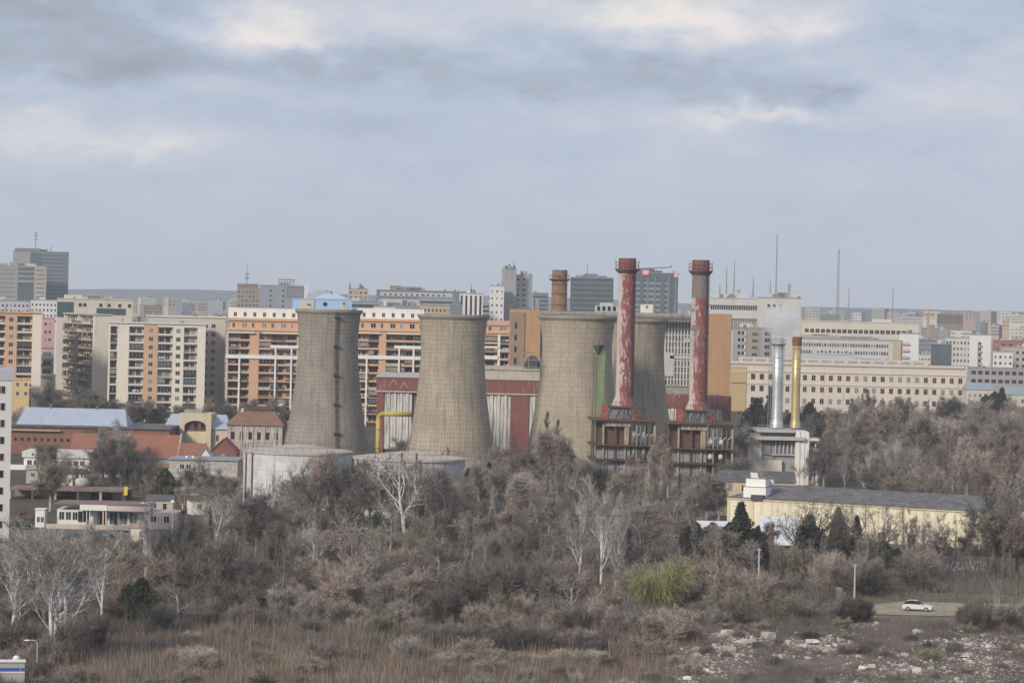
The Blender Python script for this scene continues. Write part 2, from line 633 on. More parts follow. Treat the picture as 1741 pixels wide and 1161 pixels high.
def cooling_tower(pxc, pyt, Y, rpx, wall, label, ladder=None, flare=1.43):
    s = F / Y
    H = zat(pxc, pyt, Y)
    rt = rpx / s
    t = thing('cooling_tower', label, 'cooling tower', (xat(pxc, pyt + 110, Y), Y + rt * flare, 0), 0, 'cooling towers')
    prof = []
    zt = H * .80
    r0 = rt * .915
    for i in range(41):
        z = 2.4 + (H - 2.4) * i / 40
        if z < zt:
            k = (zt - z) / zt
            r = r0 + (rt * flare - r0) * (k ** 1.75)
        else:
            k = (z - zt) / (H - zt)
            r = r0 + (rt - r0) * k ** 1.6
        prof.append((r, z))
    inner = [(r - .35, z) for r, z in prof[::-1]]
    b = MB()
    b.lathe(prof + inner, 72, cap=False)
    b.build('shell', wall, t, True, (0, 0, rt))
    b = MB()
    b.lathe([(rt + .02, H - 1.0), (rt + .4, H - .45), (rt + .4, H + .1), (rt - .4, H + .1), (rt - .4, H - .9)], 72, cap=False)
    b.build('rim', mat('tower_rim', (.28, .25, .21), .2, .3), t)
    rb = prof[0][0]
    for k in range(24):
        a = 2 * math.pi * k / 24
        a2 = a + .11
        b = MB()
        b.tube((rb * 1.03 * math.cos(a), rb * 1.03 * math.sin(a), 0), ((rb - .2) * math.cos(a2), (rb - .2) * math.sin(a2), 2.5), .28, .28, 6)
        b.build('leg', CONC, t)
    if ladder is not None:
        b = MB()
        for i in range(0, 40):
            (ra, za), (rb2, zb) = prof[i], prof[i + 1]
            for da in (-.03, .03):
                a = ladder + da
                b.tube(((ra + .35) * math.cos(a), (ra + .35) * math.sin(a), za), ((rb2 + .35) * math.cos(a), (rb2 + .35) * math.sin(a), zb), .10, .10, 4)
            a, a2 = ladder - .03, ladder + .03
            if i % 2 == 0:
                b.tube(((ra + .4) * math.cos(a), (ra + .4) * math.sin(a), za), ((rb2 + .4) * math.cos(a2), (rb2 + .4) * math.sin(a2), zb), .09, .09, 4)
            if i % 8 == 6:
                b.tube(((ra + .5) * math.cos(a - .04), (ra + .5) * math.sin(a - .04), za), ((ra + .5) * math.cos(a2 + .04), (ra + .5) * math.sin(a2 + .04), za), .4, .4, 6)
        b.build('ladder', DARKM, t)
    return t


cooling_tower(552, 527, 735, 56, TW[0], 'greyest cooling tower, leftmost of four, with a dark ladder down its side', ladder=rad(-72))
cooling_tower(767, 536, 695, 60, TW[1], 'tan cooling tower with grid of joints, standing alone behind the low second tank')
cooling_tower(982, 538, 712, 66, TW[2], 'brown cooling tower beside the green conveyor, its rim against the orange boiler house')
cooling_tower(1078, 543, 748, 59, TW[3], 'dull cooling tower half hidden behind the left red chimney')

# ------------------------------------------------------------------ boiler house with the brown stack
Yb = 850
BRICKO = grid_mat('orange_brick', (.43, .255, .145), (.33, .22, .15), .6, .28, .02, (.33, .215, .135), .5, .35, .25)
t, Wd, H = hall('boiler_house', 'long orange brick boiler house with a pale rail roof behind the cooling towers', 'power plant', 865, 1243, 526, Yb, 40, pym=600)
sb = Yb / F


def lx(px, py=600):
    return xat(px, py, Yb) - t.location.x


for a, c in ((0, lx(918)), (lx(1196), Wd)):
    b = MB()
    b.box(a, c, 0, 40, 0, H)
    me_o = b.build('wall', BRICKO, t)
    ul = me_o.data.uv_layers.new(name='UVMap')
    for li, lp in enumerate(me_o.data.loops):
        co = me_o.data.vertices[lp.vertex_index].co
        ul.data[li].uv = (co.x + co.y, co.z)
b = MB()
b.box(.3, lx(891), -.35, -.003, 0, H - .8)
b.build('stair_strip', mat('brown_brick', (.27, .19, .14), .15, .4, stain=(.2, .15, .115), stain_amt=.4, drip=True), t)
for k in range(7):
    put_window(t, lx(874), -.38, H - 5.5 - k * 3.4, .7, 1.7, frame=FRAMEB, pane=DPANE, mull=0)
b = MB()
b.box(lx(918), lx(1196), 3, 40, 0, H - 2.6)
b.build('recessed_wall', CONC, t)
b = MB()
b.box(lx(918) - .2, lx(1196) + .2, -1.2, 39.5, H - 2.5, H - .2)
b.build('roof_edge', CONC, t)
b = MB()
n = 74
for i in range(n):
    x = lx(920) + (lx(1194) - lx(920)) * i / (n - 1)
    b.box(x, x + .14, -1.5, -1.36, H - 2.9, H - .9 + (.35 if i % 9 == 0 else 0))
b.box(lx(918), lx(1196), -1.48, -1.38, H - 1.65, H - 1.5)
b.build('roof_railing', mat('dark_rail_grey', (.13, .12, .11), .2, .4), t)
b = MB()
x0, x1 = lx(1126), lx(1196)
nv, nh = 13, 10
zg0, zg1 = H - 21, H - 2.7
for i in range(nv + 1):
    x = x0 + (x1 - x0) * i / nv
    b.box(x - .22, x + .22, 2.45, 2.9, zg0, zg1)
for j in range(nh + 1):
    z = zg0 + (zg1 - zg0) * j / nh
    b.box(x0, x1, 2.6, 2.85, z - .16, z + .16)
gr = b.build('glazing_grid', mat('white_grid', (.50, .485, .455), .1, .5, stain=(.3, .28, .26), stain_amt=.4), t)
b = MB()
b.quad((x0, 2.95, zg0), (x1, 2.95, zg0), (x1, 2.95, zg1), (x0, 2.95, zg1))
b.build('glazing', mat('brownish_glazing', (.13, .11, .10), .5, .5, .2, 0, .5, stain=(.34, .33, .32), stain_amt=.5), t)
b = MB()
for (a, c, z0, z1) in ((1128, 1147, 600, 640), (1165, 1180, 575, 582), (1140, 1196, 605, 610)):
    b.box(lx(a), lx(c), 2.2, 2.44, zat(1150, z1, Yb), zat(1150, z0, Yb))
b.build('blind_panel', mat('pale_panel', (.45, .44, .42), .1, .3), t)
b = MB()
b.box(lx(1012), lx(1052), 8, 14, H - .1, H + 1.7).box(lx(1020), lx(1042), 8.4, 13, H + 1.7, H + 2.6)
for i in range(4):
    b.box(lx(1015 + 9 * i), lx(1020 + 9 * i), 7.9, 7.997, H + .2, H + 1.5, 1)
b.build('rooftop_plant', [mat('rooftop_grey', (.42, .43, .43), .1, .5), DPANE], t)
b = MB()
b.box(lx(1089), lx(1110), 5, 9, H - .1, H + 2.3)
b.box(lx(1098), lx(1101), 4.93, 4.997, H + 1.3, H + 1.9, 1)
b.build('rooftop_cabin', [mat('cream_cabin', (.62, .60, .50), .06, .5), DPANE], t)
for px in (905, 911, 914):
    b = MB()
    b.tube((lx(px), 6, H), (lx(px), 6, H + 3.2), .35, .35, 8)
    b.build('roof_flue', STEELG, t)

st = thing('brown_chimney', 'short rusty brown chimney on the boiler house roof', 'chimney', (xat(951, 500, 865), 865, zat(951, 540, 865) - 2))
zb0 = st.location.z
zt = zat(951, 459, 865) - zb0
r = 13 * 865 / F
b = MB()
b.lathe([(r * 1.05, 0), (r * 1.02, zt * .3), (r, zt)], 24)
b.build('shaft', mat('rust_brick', (.25, .165, .10), .25, .5, .9, 0, .2, stain=(.13, .085, .06), stain_amt=.6, fine=.2), st, False)
b = MB()
zc = zt * .82
b.lathe([(r * 1.02, zc - .5), (r * 1.38, zc), (r * 1.38, zc + .25), (r * 1.02, zc + .25)], 24)
for k in range(12):
    a = 2 * math.pi * k / 12
    b.tube((r * 1.35 * math.cos(a), r * 1.35 * math.sin(a), zc), (r * 1.35 * math.cos(a), r * 1.35 * math.sin(a), zc + 1.3), .05, .05, 4)
b.lathe([(r * 1.33, zc + 1.25), (r * 1.38, zc + 1.25), (r * 1.38, zc + 1.35), (r * 1.33, zc + 1.35)], 24, cap=False)
b.build('gallery', RUST, st)
for k in (0.18, .35, .55, .72):
    b = MB()
    b.lathe([(r * 1.0, zt * k), (r * 1.06, zt * k), (r * 1.06, zt * k + .3), (r, zt * k + .3)], 24, cap=False)
    b.build('band', RUST, st)

# ------------------------------------------------------------------ turbine hall (red fascia, white ribbed panels)
Yt = 800
REDF = mat('red_fascia', (.215, .083, .073), .12, .25, .8, 0, .2, stain=(.37, .22, .20), stain_amt=.3, drip=True)
t, Wd, H = hall('turbine_hall', 'long dark red turbine hall with white ribbed panels between the cooling towers', 'power plant', 640, 1243, 641, Yt, 45, pym=700)
sx = t.location.x


def lx(px, py=700):
    return xat(px, py, Yt) - sx


b = MB()
b.box(0, lx(919), 1.2, 45, 0, H - .1)
b.build('wall', CONCD, t)
b = MB()
b.box(lx(919), Wd, 1.2, 45, 0, H - 4)
b.build('wall', CONCD, t)
b = MB()
b.box(-.2, lx(921), 0, 1.0, H - 3.6, H)
b.build('fascia', REDF, t)
b = MB()
b.box(lx(1125), Wd, 0, 1.0, H - 6.5, H - 3.0)
b.build('fascia', REDF, t)
for a, c in ((640, 652), (868, 899), (1228, 1243)):
    b = MB()
    b.box(lx(a), lx(c), .05, 1.1, 0, H - (3.62 if a < 1000 else 6.52))
    b.build('red_pier', REDF, t)
b = MB()
b.box(-.4, lx(921), -.3, 1.3, H - 4.0, H - 3.62)
b.box(-.4, lx(921), -.3, 46, H + .02, H + .35)
b.build('ledge', CONCL, t)
for (a, c, zt_) in ((652, 700, H - 4.0), (826, 868, H - 4.0), (899, 921, H - 4.02), (1135, 1158, H - 6.6), (1200, 1228, H - 6.6)):
    b = MB()
    w_ = lx(c) - lx(a)
    n = max(3, int(w_ / .85))
    for i in range(n):
        x = lx(a) + w_ * i / n
        b.box(x + .04, x + w_ / n - .04, .15 if i % 2 else .45, 1.1, 1.0, zt_ - .02)
    b.build('ribbed_panel', mat('ribbed_white', (.60, .59, .55), .12, .3, .8, 0, .2, stain=(.27, .235, .2), stain_amt=.55, drip=True), t)
b = MB()
b.box(lx(818), lx(917), 6, 40, H + .36, H + 2.6).box(lx(818), lx(917), 5.6, 40.4, H + 2.6, H + 3.0)
b.build('roof_lantern', mat('beige_lantern', (.42, .38, .31), .12, .3, stain=(.25, .21, .17), stain_amt=.4, drip=True), t)
for (pxa, pya) in ((668, 650), (686, 655), (1150, 672)):
    b = MB()
    x, z = lx(pxa), zat(pxa, pya, Yt)
    b.tube((x - 1.1, -.02, z - .9), (x, -.02, z + .9), .09, .09, 4).tube((x, -.02, z + .9), (x + .9, -.02, z - .6), .09, .09, 4)
    b.build('painted_mark', mat('pale_paint', (.55, .42, .40), .1, 1), t)

fv = thing('filter_vessel', 'dark round filter vessel in a pipe cage on the turbine hall roof', 'vessel', (xat(905, 620, 812), 812, H + .36))
b = MB()
b.ball((0, 0, 3.2), 2.2, 2.2, 3.1, 14)
b.build('tank', mat('black_vessel', (.05, .05, .058), .3, .6, .7, 0, .3, stain=(.12, .12, .125), stain_amt=.5), fv, True)
b = MB()
for sgx in (-2.3, -1.0, 1.0, 2.3):
    b.path([(sgx, -2.2, 0), (sgx, -2.2, 5.6), (sgx, 2.2, 5.6), (sgx, 2.2, 0)], .1, 5)
b.path([(-2.3, -2.3, 3), (2.3, -2.3, 3)], .1, 5).path([(-2.3, -2.3, 5), (2.3, -2.3, 5)], .1, 5)
b.build('pipe_cage', STEELG, fv)
b = MB()
b.path([(-2.8, -1, 0), (-2.8, -1, 6.6), (-1.5, -1, 7.2), (.2, -1, 7.2)], .18, 6)
b.build('bent_pipe', STEELG, fv)

# yellow gas pipe
b = MB()
Yp = 735
xa, xb_ = xat(643, 740, Yp), xat(700, 705, Yp)
za = zat(643, 703, Yp)
pts = [Vector((xa, Yp, 0)), Vector((xa, Yp, za - 1.2))]
for k in range(1, 6):
    a = k / 5 * math.pi / 2
    pts.append(Vector((xa + 1.2 - 1.2 * math.cos(a), Yp, za - 1.2 + 1.2 * math.sin(a))))
pts.append(Vector((xb_, Yp, za)))
b.path(pts, .62, 12)
gpipe = thing('gas_pipe', 'bent yellow gas pipe standing between the two left cooling towers', 'pipe')
b.build('pipe', mat('yellow_pipe', (.46, .36, .10), .12, .5, .6, 0, .3, stain=(.36, .27, .1), stain_amt=.35), gpipe, True)
for z in (za * .35, za * .7):
    b = MB()
    b.lathe([(.6, z), (.8, z), (.8, z + .18), (.6, z + .18)], 14, xa, Yp)
    b.build('flange', mat('dull_yellow', (.42, .32, .08), .1, 1), gpipe)

# ------------------------------------------------------------------ red stacks on their open boiler frames
def peel_mat(name, seed, grey_zones, white_side):
    m = bpy.data.materials.new(name)
    m.use_nodes = True
    n = NT(m.node_tree)
    t = n.n('ShaderNodeTexCoord').outputs['Object']
    sp = n.n('ShaderNodeSeparateXYZ')
    n.l(t, sp.inputs[0])
    big = n.noise(n.scale(t, .5, .5, .22), 1.0, 5, .6)
    red = n.mix(n.mr(big, .35, .65, 0, 1), (.275, .075, .068), (.205, .078, .072))
    fl = n.n('ShaderNodeTexNoise')
    fl.inputs['Scale'].default_value = 1.0
    fl.inputs['Detail'].default_value = 6
    fl.inputs['Roughness'].default_value = .65
    fl.inputs['Distortion'].default_value = .7
    mp = n.n('ShaderNodeMapping')
    mp.inputs['Location'].default_value = (seed, seed * 2, 0)
    mp.inputs['Scale'].default_value = (2.0, 2.0, .5)
    n.l(t, mp.inputs['Vector'])
    n.l(mp.outputs[0], fl.inputs['Vector'])
    side = n.m('ADD', n.mr(sp.outputs['X'], -2.4, 1.6, white_side, -.06), n.mr(sp.outputs['X'], -2.1, -1.0, .22, 0))
    flake = n.mr(n.m('ADD', fl.outputs['Fac'], side), .535, .60, 0, .92)
    col = n.mix(flake, red, (.52, .46, .44))
    gn = n.noise(n.scale(t, .8, .8, .5), 1.0, 5, .65)
    g = None
    for (z0, z1, amt) in grey_zones:
        zc = n.mr(sp.outputs['Z'], z0, z1, 0, 1)
        bump = n.m('SUBTRACT', 1.0, n.m('ABSOLUTE', n.m('SUBTRACT', n.m('MULTIPLY', zc, 2.0), 1.0)))
        bump = n.m('MULTIPLY', n.m('MINIMUM', n.m('MULTIPLY', bump, 4.0), 1.0), amt)
        k = n.mr(n.m('ADD', gn, bump), .78, .84, 0, 1)
        g = k if g is None else n.m('MAXIMUM', g, k)
    right = n.mr(sp.outputs['X'], .9, 2.2, 0, .22)  # bare grey gathered on the right edge stands in for its shade
    k = n.mr(n.m('ADD', gn, right), .66, .74, 0, .85)
    g = k if g is None else n.m('MAXIMUM', g, k)
    col = n.mix(g, col, (.20, .175, .165))
    dirt = n.noise(n.scale(t, 1.4, 1.4, .10), 1.0, 5, .65)
    col = n.mix(n.mr(dirt, .45, .70, 0, .55), col, (.11, .07, .06))
    b = n.n('ShaderNodeBsdfPrincipled')
    n.l(col, b.inputs['Base Color'])
    b.inputs['Roughness'].default_value = .8
    b.inputs['Specular IOR Level'].default_value = .2
    o = n.n('ShaderNodeOutputMaterial')
    n.l(b.outputs[0], o.inputs['Surface'])
    return m


def red_stack(pxt, pyt, pxb, pyb, rpx, Y, m, label, cap_mat):
    s = F / Y
    z0, z1 = zat(pxb, pyb, Y), zat(pxt, pyt, Y)
    t = thing('red_chimney', label, 'chimney', (xat(pxb, (pyt + pyb) / 2, Y) + (pxt - pxb) * 0, Y, z0), 0, 'red and white boiler chimneys')
    h, r = z1 - z0, rpx / s
    b = MB()
    b.lathe([(r * 1.5, -.2), (r * 1.42, .4), (r * 1.08, 2.0), (r * 1.05, h * .35), (r, h), (r - .25, h), (r - .25, h - 2)], 40, cap=False)
    b.build('shaft', m, t)
    zc = h - 2.6
    b = MB()
    b.lathe([(r * 1.02, zc - .9), (r * 1.45, zc), (r * 1.45, zc + .2), (r * 1.02, zc + .2)], 32)
    b.build('gallery', mat('gallery_steel', (.15, .09, .08), .2, 1), t)
    b = MB()
    for k in range(16):
        a = 2 * math.pi * k / 16
        b.tube((r * 1.42 * math.cos(a), r * 1.42 * math.sin(a), zc + .2), (r * 1.42 * math.cos(a), r * 1.42 * math.sin(a), zc + 1.9 + (.6 if k % 4 == 0 else 0)), .05, .05, 4)
    for zz in (.9, 1.8):
        b.lathe([(r * 1.40, zc + zz), (r * 1.44, zc + zz), (r * 1.44, zc + zz + .1), (r * 1.40, zc + zz + .1)], 32, cap=False)
    b.build('railing', mat('railing_red', (.22, .13, .12), .2, 1), t)
    b = MB()
    b.lathe([(r * 1.0, h - 2.38), (r * 1.04, h - 2.3), (r * 1.04, h + .1), (r - .3, h + .1), (r - .3, h - 2.3)], 40, cap=False)
    b.build('crown_ring', cap_mat, t)
    b = MB()
    a = rad(-35)
    x, y = (r * 1.06) * math.cos(a), (r * 1.06) * math.sin(a)
    for d in (-.28, .28):
        b.tube((x + d + .15, y - .25, .5), (x + d, y - .25, zc - .5), .06, .06, 4)
    for i in range(int(h / .9)):
        b.tube((x - .28 + .1, y - .25, .8 + i * .85), (x + .28 + .1, y - .25, .8 + i * .85), .045, .045, 4)
        if i % 2 == 0:
            b.path([(x - .5, y - .3, 1 + i * .85), (x, y - 1.0, 1 + i * .85), (x + .6, y - .3, 1 + i * .85)], .04, 4)
    b.build('ladder', DARKM, t)
    return t


red_stack(1070, 440, 1064, 688, 14.3, 692, peel_mat('peeling_red', 3.1, [], .12), 'red chimney with long white peeling streaks, left of the pair', mat('cap_red', (.21, .075, .068), .15, .4))
red_stack(1196, 443, 1189, 696, 14.3, 690, peel_mat('patchy_red', 9.7, [(25.5, 33, .5), (14, 20.5, .28), (20, 24, .22)], .07), 'red chimney with a bare grey band under its top, right of the pair',
          mat('cap_dull_red', (.19, .085, .08), .2, .4))


def boiler_frame(px0, px1, py_plat, Y, label, variant):
    s = F / Y
    x0 = xat(px0, 740, Y)
    Wd = (px1 - px0) / s
    zP = zat((px0 + px1) / 2, py_plat, Y)           # main platform
    dpt = 13.0
    t = thing('open_boiler', label, 'boiler', (x0, Y - dpt / 2, 0), 0, 'open boiler frames under the red chimneys')
    cxl = Wd * .47
    PX = [.02, .17, .36, .52, .70, .90, .99]
    levels = [zP - 5.6, zP - 9.0, zP - 12.4]
    for fx in PX:
        for yy in (.2, dpt - .2):
            b = MB()
            k = .13 + .07 * ((fx * 10) % 2 > 1)
            b.box(fx * Wd - k, fx * Wd + k, yy - k, yy + k, 0, zP - .02)
            b.build('post', RUSTL if fx in (.17, .52, .70, .99) else RUST, t)
    for z in levels:
        b = MB()
        b.box(-.7, Wd * 1.0, -1.3, dpt + 1, z - .22, z)
        b.build('walkway', RUST, t)
        b = MB()
        for i in range(12):
            x = -.65 + (Wd + .55) * i / 11
            b.box(x, x + .06, -1.28, -1.22, z + .002, z + 1.05)
        b.box(-.7, Wd * 1.0, -1.29, -1.23, z + .55, z + .61).box(-.7, Wd * 1.0, -1.29, -1.23, z + 1.05, z + 1.12)
        b.build('handrail', RUST, t)
    b = MB()
    b.box(-.9, Wd * 1.0, -1.5, dpt + 1.2, zP - .05, zP + .25)
    b.build('platform', RUST, t)
    b = MB()
    b.box(Wd * .2, Wd * .60, -.4, .15, zP - 1.35, zP - .06)
    b.box(Wd * .62, Wd * .97, -.3, .15, zP - .75, zP - .06)
    b.box(Wd * .53, Wd * .58, -.2, .35, levels[0] + .02, zP - 1.36)
    b.build('header_beam', RUSTL, t)
    b = MB()
    b.box(Wd * .07, Wd * .60, 1.2, dpt - 1, levels[0] + .03, zP - .08)
    b.build('burner_wall', mat('burner_rust', (.11, .065, .05), .3, .8, .9, stain=(.2, .12, .08), stain_amt=.4), t)
    for z0, z1 in ((levels[1] + .02, levels[0] - .25), (levels[2] + .02, levels[1] - .25), (1.0, levels[2] - .25)):
        for q in range(3):
            b = MB()
            xa = Wd * (.07 + .18 * q)
            b.box(xa + .08, xa + Wd * .18 - .08, .5, dpt - .5, z0 + .1, z1 - .1)
            b.build('casing_panel', mat('casing_blue_grey', (.25, .285, .30), .18, .4, .6, 0, .3, stain=(.18, .11, .08), stain_amt=.45, drip=True), t)
    for i in range(4):
        z = levels[i % 2] + .8
        b = MB()
        xx = Wd * (.66 + .1 * (i // 2) * 1.6)
        if variant:
            b.ball((xx, .6, z + .7 - (3.4 if i >= 2 and i % 2 else 0) * 0), .6, .6, .8, 10)
        else:
            b.tube((xx, .6, z - .4), (xx, .6, z + 2.4), .45, .45, 8)
        b.build('white_vessel' if variant else 'pipe_stub', mat('vessel_white', (.55, .55, .52), .1, .8) if variant else STEELG, t, True)
    b = MB()
    b.box(Wd * .62, Wd * .96, 1.8, dpt - 1, 0, levels[0] - .3)
    b.build('dark_duct', mat('duct_dark', (.075, .07, .065), .3, .6, stain=(.13, .12, .11), stain_amt=.4), t)
    b = MB()
    for i in range(5):
        xx = Wd * (.63 + .07 * i)
        b.path([(xx, .2, levels[0]), (xx + .2, .2, levels[0] + 2.2), (xx + .9, .2, levels[0] + 2.6), (xx + .9, .2, zP - .1)], .14, 5)
    b.build('pipework', STEELG, t)
    zS = zat(px0, py_plat - 23, Y)
    b = MB()                                          # hopper under the stack
    hb_, ht = Wd * .215, Wd * .15
    cy_ = dpt / 2
    for a, c in (((-1, -1), (1, -1)), ((1, -1), (1, 1)), ((1, 1), (-1, 1)), ((-1, 1), (-1, -1))):
        b.quad((cxl + a[0] * hb_, cy_ + a[1] * hb_, zP + .26), (cxl + c[0] * hb_, cy_ + c[1] * hb_, zP + .26), (cxl + c[0] * ht, cy_ + c[1] * ht, zS - .2), (cxl + a[0] * ht, cy_ + a[1] * ht, zS - .2))
    b.build('hopper', mat('hopper_grey', (.15, .155, .16), .25, .6, .7, 0, .3, stain=(.12, .07, .05), stain_amt=.5), t)
    b = MB()
    rr = random.Random(variant + 5)
    for i in range(14):
        x = cxl + rr.uniform(-.25, .25) * Wd
        b.tube((x, cy_ - hb_ - .2, zP + .26), (x + rr.uniform(-1.6, 1.6), cy_ - ht - .2, zS - .2), .07, .07, 4)
    b.build('bracing', DARKM, t)
    b = MB()
    b.box(cxl - Wd * .22, cxl + Wd * .24, cy_ - Wd * .2, cy_ + Wd * .2, zS - .18, zS + .12)
    for i in range(9):
        x = cxl - Wd * .22 + Wd * .46 * i / 8
        b.box(x, x + .06, cy_ - Wd * .2, cy_ - Wd * .2 + .06, zS + .122, zS + 1.2)
    b.box(cxl - Wd * .22, cxl + Wd * .24, cy_ - Wd * .2, cy_ - Wd * .2 + .05, zS + 1.2, zS + 1.28)
    b.build('stack_deck', RUST, t)
    for sx_ in (-.27, .22):
        b = MB()
        b.box(cxl + sx_ * Wd - .9, cxl + sx_ * Wd + .7, cy_ - 3.4, cy_ - 2, zP + .26, zS + (.4 if sx_ < 0 else -1.2))
        b.build('red_cabinet', REDP, t)
    b = MB()
    for i in range(9):
        x = Wd * rr.uniform(.6, 1.0)
        b.path([(x, rr.uniform(-1, 3), zP + .26), (x + rr.uniform(-.5, .5), 1, zP + rr.uniform(1.2, 2.6)), (x + rr.uniform(-2, 1), 2, zP + rr.uniform(.8, 2.4))], .07, 4)
    b.box(-.9, Wd * 1.0, -1.48, -1.42, zP + 1.2, zP + 1.27)
    for i in range(13):
        x = -.85 + (Wd + .75) * i / 12
        b.box(x, x + .06, -1.49, -1.43, zP + .252, zP + 1.2)
    b.build('top_railing', RUST, t)
    return t


boiler_frame(1006, 1112, 713, 690, 'rusty open boiler frame under the chimney with peeling white streaks', 0)
boiler_frame(1132, 1243, 719, 688, 'rusty open boiler frame with round white vessels under the grey banded chimney', 1)

# green inclined conveyor tower
Yg = 705
t = thing('conveyor_tower', 'green lattice conveyor tower with a funnel top before the brown cooling tower', 'conveyor', (xat(1016, 690, Yg), Yg, 0))
GRN = mat('green_paint', (.185, .265, .135), .15, .4, .7, 0, .3, stain=(.10, .14, .07), stain_amt=.4)
GRND = mat('dark_green_paint', (.05, .095, .05), .15, .4, .7)
zt = zat(1022, 602, Yg)
lean = (1023 - 1014) * Yg / F * .35
b = MB()
i0 = len(b.v)
b.v += [(-.55, 0, 0), (.75, 0, 0), (.75, .9, 0), (-.55, .9, 0), (lean - .1, 0, zt - 1), (lean + 1.2, 0, zt + .8), (lean + 1.2, .9, zt + .8), (lean - .1, .9, zt - 1)]
for q in ((0, 1, 5, 4), (1, 2, 6, 5), (2, 3, 7, 6), (3, 0, 4, 7), (4, 5, 6, 7)):
    b.f.append(q)
    b.m.append(0)
b.build('casing', GRN, t)
b = MB()
for xo in (-1.5, -.75):
    b.tube((xo, -.2, 0), (xo + lean, -.2, zt), .09, .09, 4)
for i in range(26):
    z = zt * i / 25
    b.tube((-1.5 + lean * i / 25, -.2, z), (-.75 + lean * i / 25, -.2, z), .06, .06, 4)
    if i < 25:
        b.tube((-1.5 + lean * i / 25, -.2, z), (-.75 + lean * (i + 1) / 25, -.2, zt * (i + 1) / 25), .05, .05, 4)
b.build('ladder', GRND, t)
b = MB()
b.lathe([(.25, zt - .2), (1.35, zt + 1.9), (1.35, zt + 2.2), (1.1, zt + 2.2)], 4, lean - .5, .4)
b.build('funnel', GRND, t)
b = MB()
for k in range(4):
    a = math.pi / 2 * k
    b.tube((lean - .5 + 1.3 * math.cos(a), .4 + 1.3 * math.sin(a), zt + 2), (lean - .5 + 1.35 * math.cos(a), .4 + 1.35 * math.sin(a), zt + 3.2), .05, .05, 4)
b.tube((lean - .3, .4, zt + 2), (lean - .3, .4, zt + 4.4), .06, .05, 4)
b.build('spike_rail', DARKM, t)

# ------------------------------------------------------------------ silver and gold chimneys with their boiler block
def metal_stack(name, label, px, pyt, pyb, rpx, Y, m, ladder, cap=None):
    z0, z1 = zat(px, pyb, Y), zat(px, pyt, Y)
    t = thing(name, label, 'chimney', (xat(px, (pyt + pyb) / 2, Y), Y, z0))
    r, h = rpx * Y / F, z1 - z0
    b = MB()
    b.lathe([(r * 1.35, 0), (r * 1.2, 1.2), (r * 1.02, 2.2), (r, h * .5), (r * .97, h), (r * .8, h), (r * .8, h - 1)], 36, cap=False)
    b.build('shaft', m, t, True)
    for k in range(1, 9):
        b = MB()
        z = h * k / 9
        b.lathe([(r * .98, z - .08), (r * 1.05, z - .06), (r * 1.05, z + .06), (r * .98, z + .08)], 36, cap=False)
        b.build('seam_ring', m, t)
    if ladder:
        b = MB()
        for x in (-r - .9, -r - .35):
            b.tube((x, -.3, 0), (x, -.3, h - .4), .08, .08, 4)
        for x in (r + .15,):
            b.tube((x, -.3, 0), (x, -.3, h - .8), .07, .07, 4)
        for i in range(int(h / .7)):
            b.tube((-r - .9, -.3, .5 + i * .7), (-r - .35, -.3, .5 + i * .7), .05, .05, 4)
        b.build('ladder', STEELG, t)
        b = MB()
        b.lathe([(r, h - 1.9), (r * 1.5, h - 1.6), (r * 1.5, h - 1.45), (r, h - 1.45)], 28, cap=False)
        for k in range(12):
            a = 2 * math.pi * k / 12
            b.tube((r * 1.48 * math.cos(a), r * 1.48 * math.sin(a), h - 1.5), (r * 1.48 * math.cos(a), r * 1.48 * math.sin(a), h - .4), .04, .04, 4)
        b.lathe([(r * 1.46, h - .4), (r * 1.5, h - .4), (r * 1.5, h - .32), (r * 1.46, h - .32)], 28, cap=False)
        b.build('gallery', STEELG, t)
    if cap:
        b = MB()
        b.lathe([(r * .99, h - 1.6), (r * 1.14, h - 1.5), (r * 1.14, h + .5), (r * .85, h + .5), (r * .85, h - 1.2)], 36, cap=False)
        b.build('rusty_crown', cap, t)
    return t


SILV = mat('silver_sheet', (.52, .56, .56), .12, .4, .42, .55, .5, stain=(.36, .39, .38), stain_amt=.4, drip=True)
GOLD = mat('gold_sheet', (.50, .395, .19), .18, .35, .42, .5, .5, stain=(.50, .46, .32), stain_amt=.6, drip=True)
Ym = 705
metal_stack('silver_chimney', 'shiny silver metal chimney with a caged ladder beside the gold one', 1322, 574, 727, 9.0, Ym, SILV, True)
metal_stack('gold_chimney', 'slim gold metal chimney with a rusty crown and steam above it', 1353.5, 576, 727, 7.2, Ym + 1, GOLD, False, mat('crown_rust', (.20, .085, .045), .2, .8))
t, Wd, H = hall('boiler_block', 'white and grey boiler block carrying the silver and gold chimneys', 'boiler house', 1282, 1392, 726, Ym - 8, 16, pym=770)
sx = t.location.x


def lx(px, py=770):
    return xat(px, py, Ym - 8) - sx


def lz(py, px=1330):
    return zat(px, py, Ym - 8)


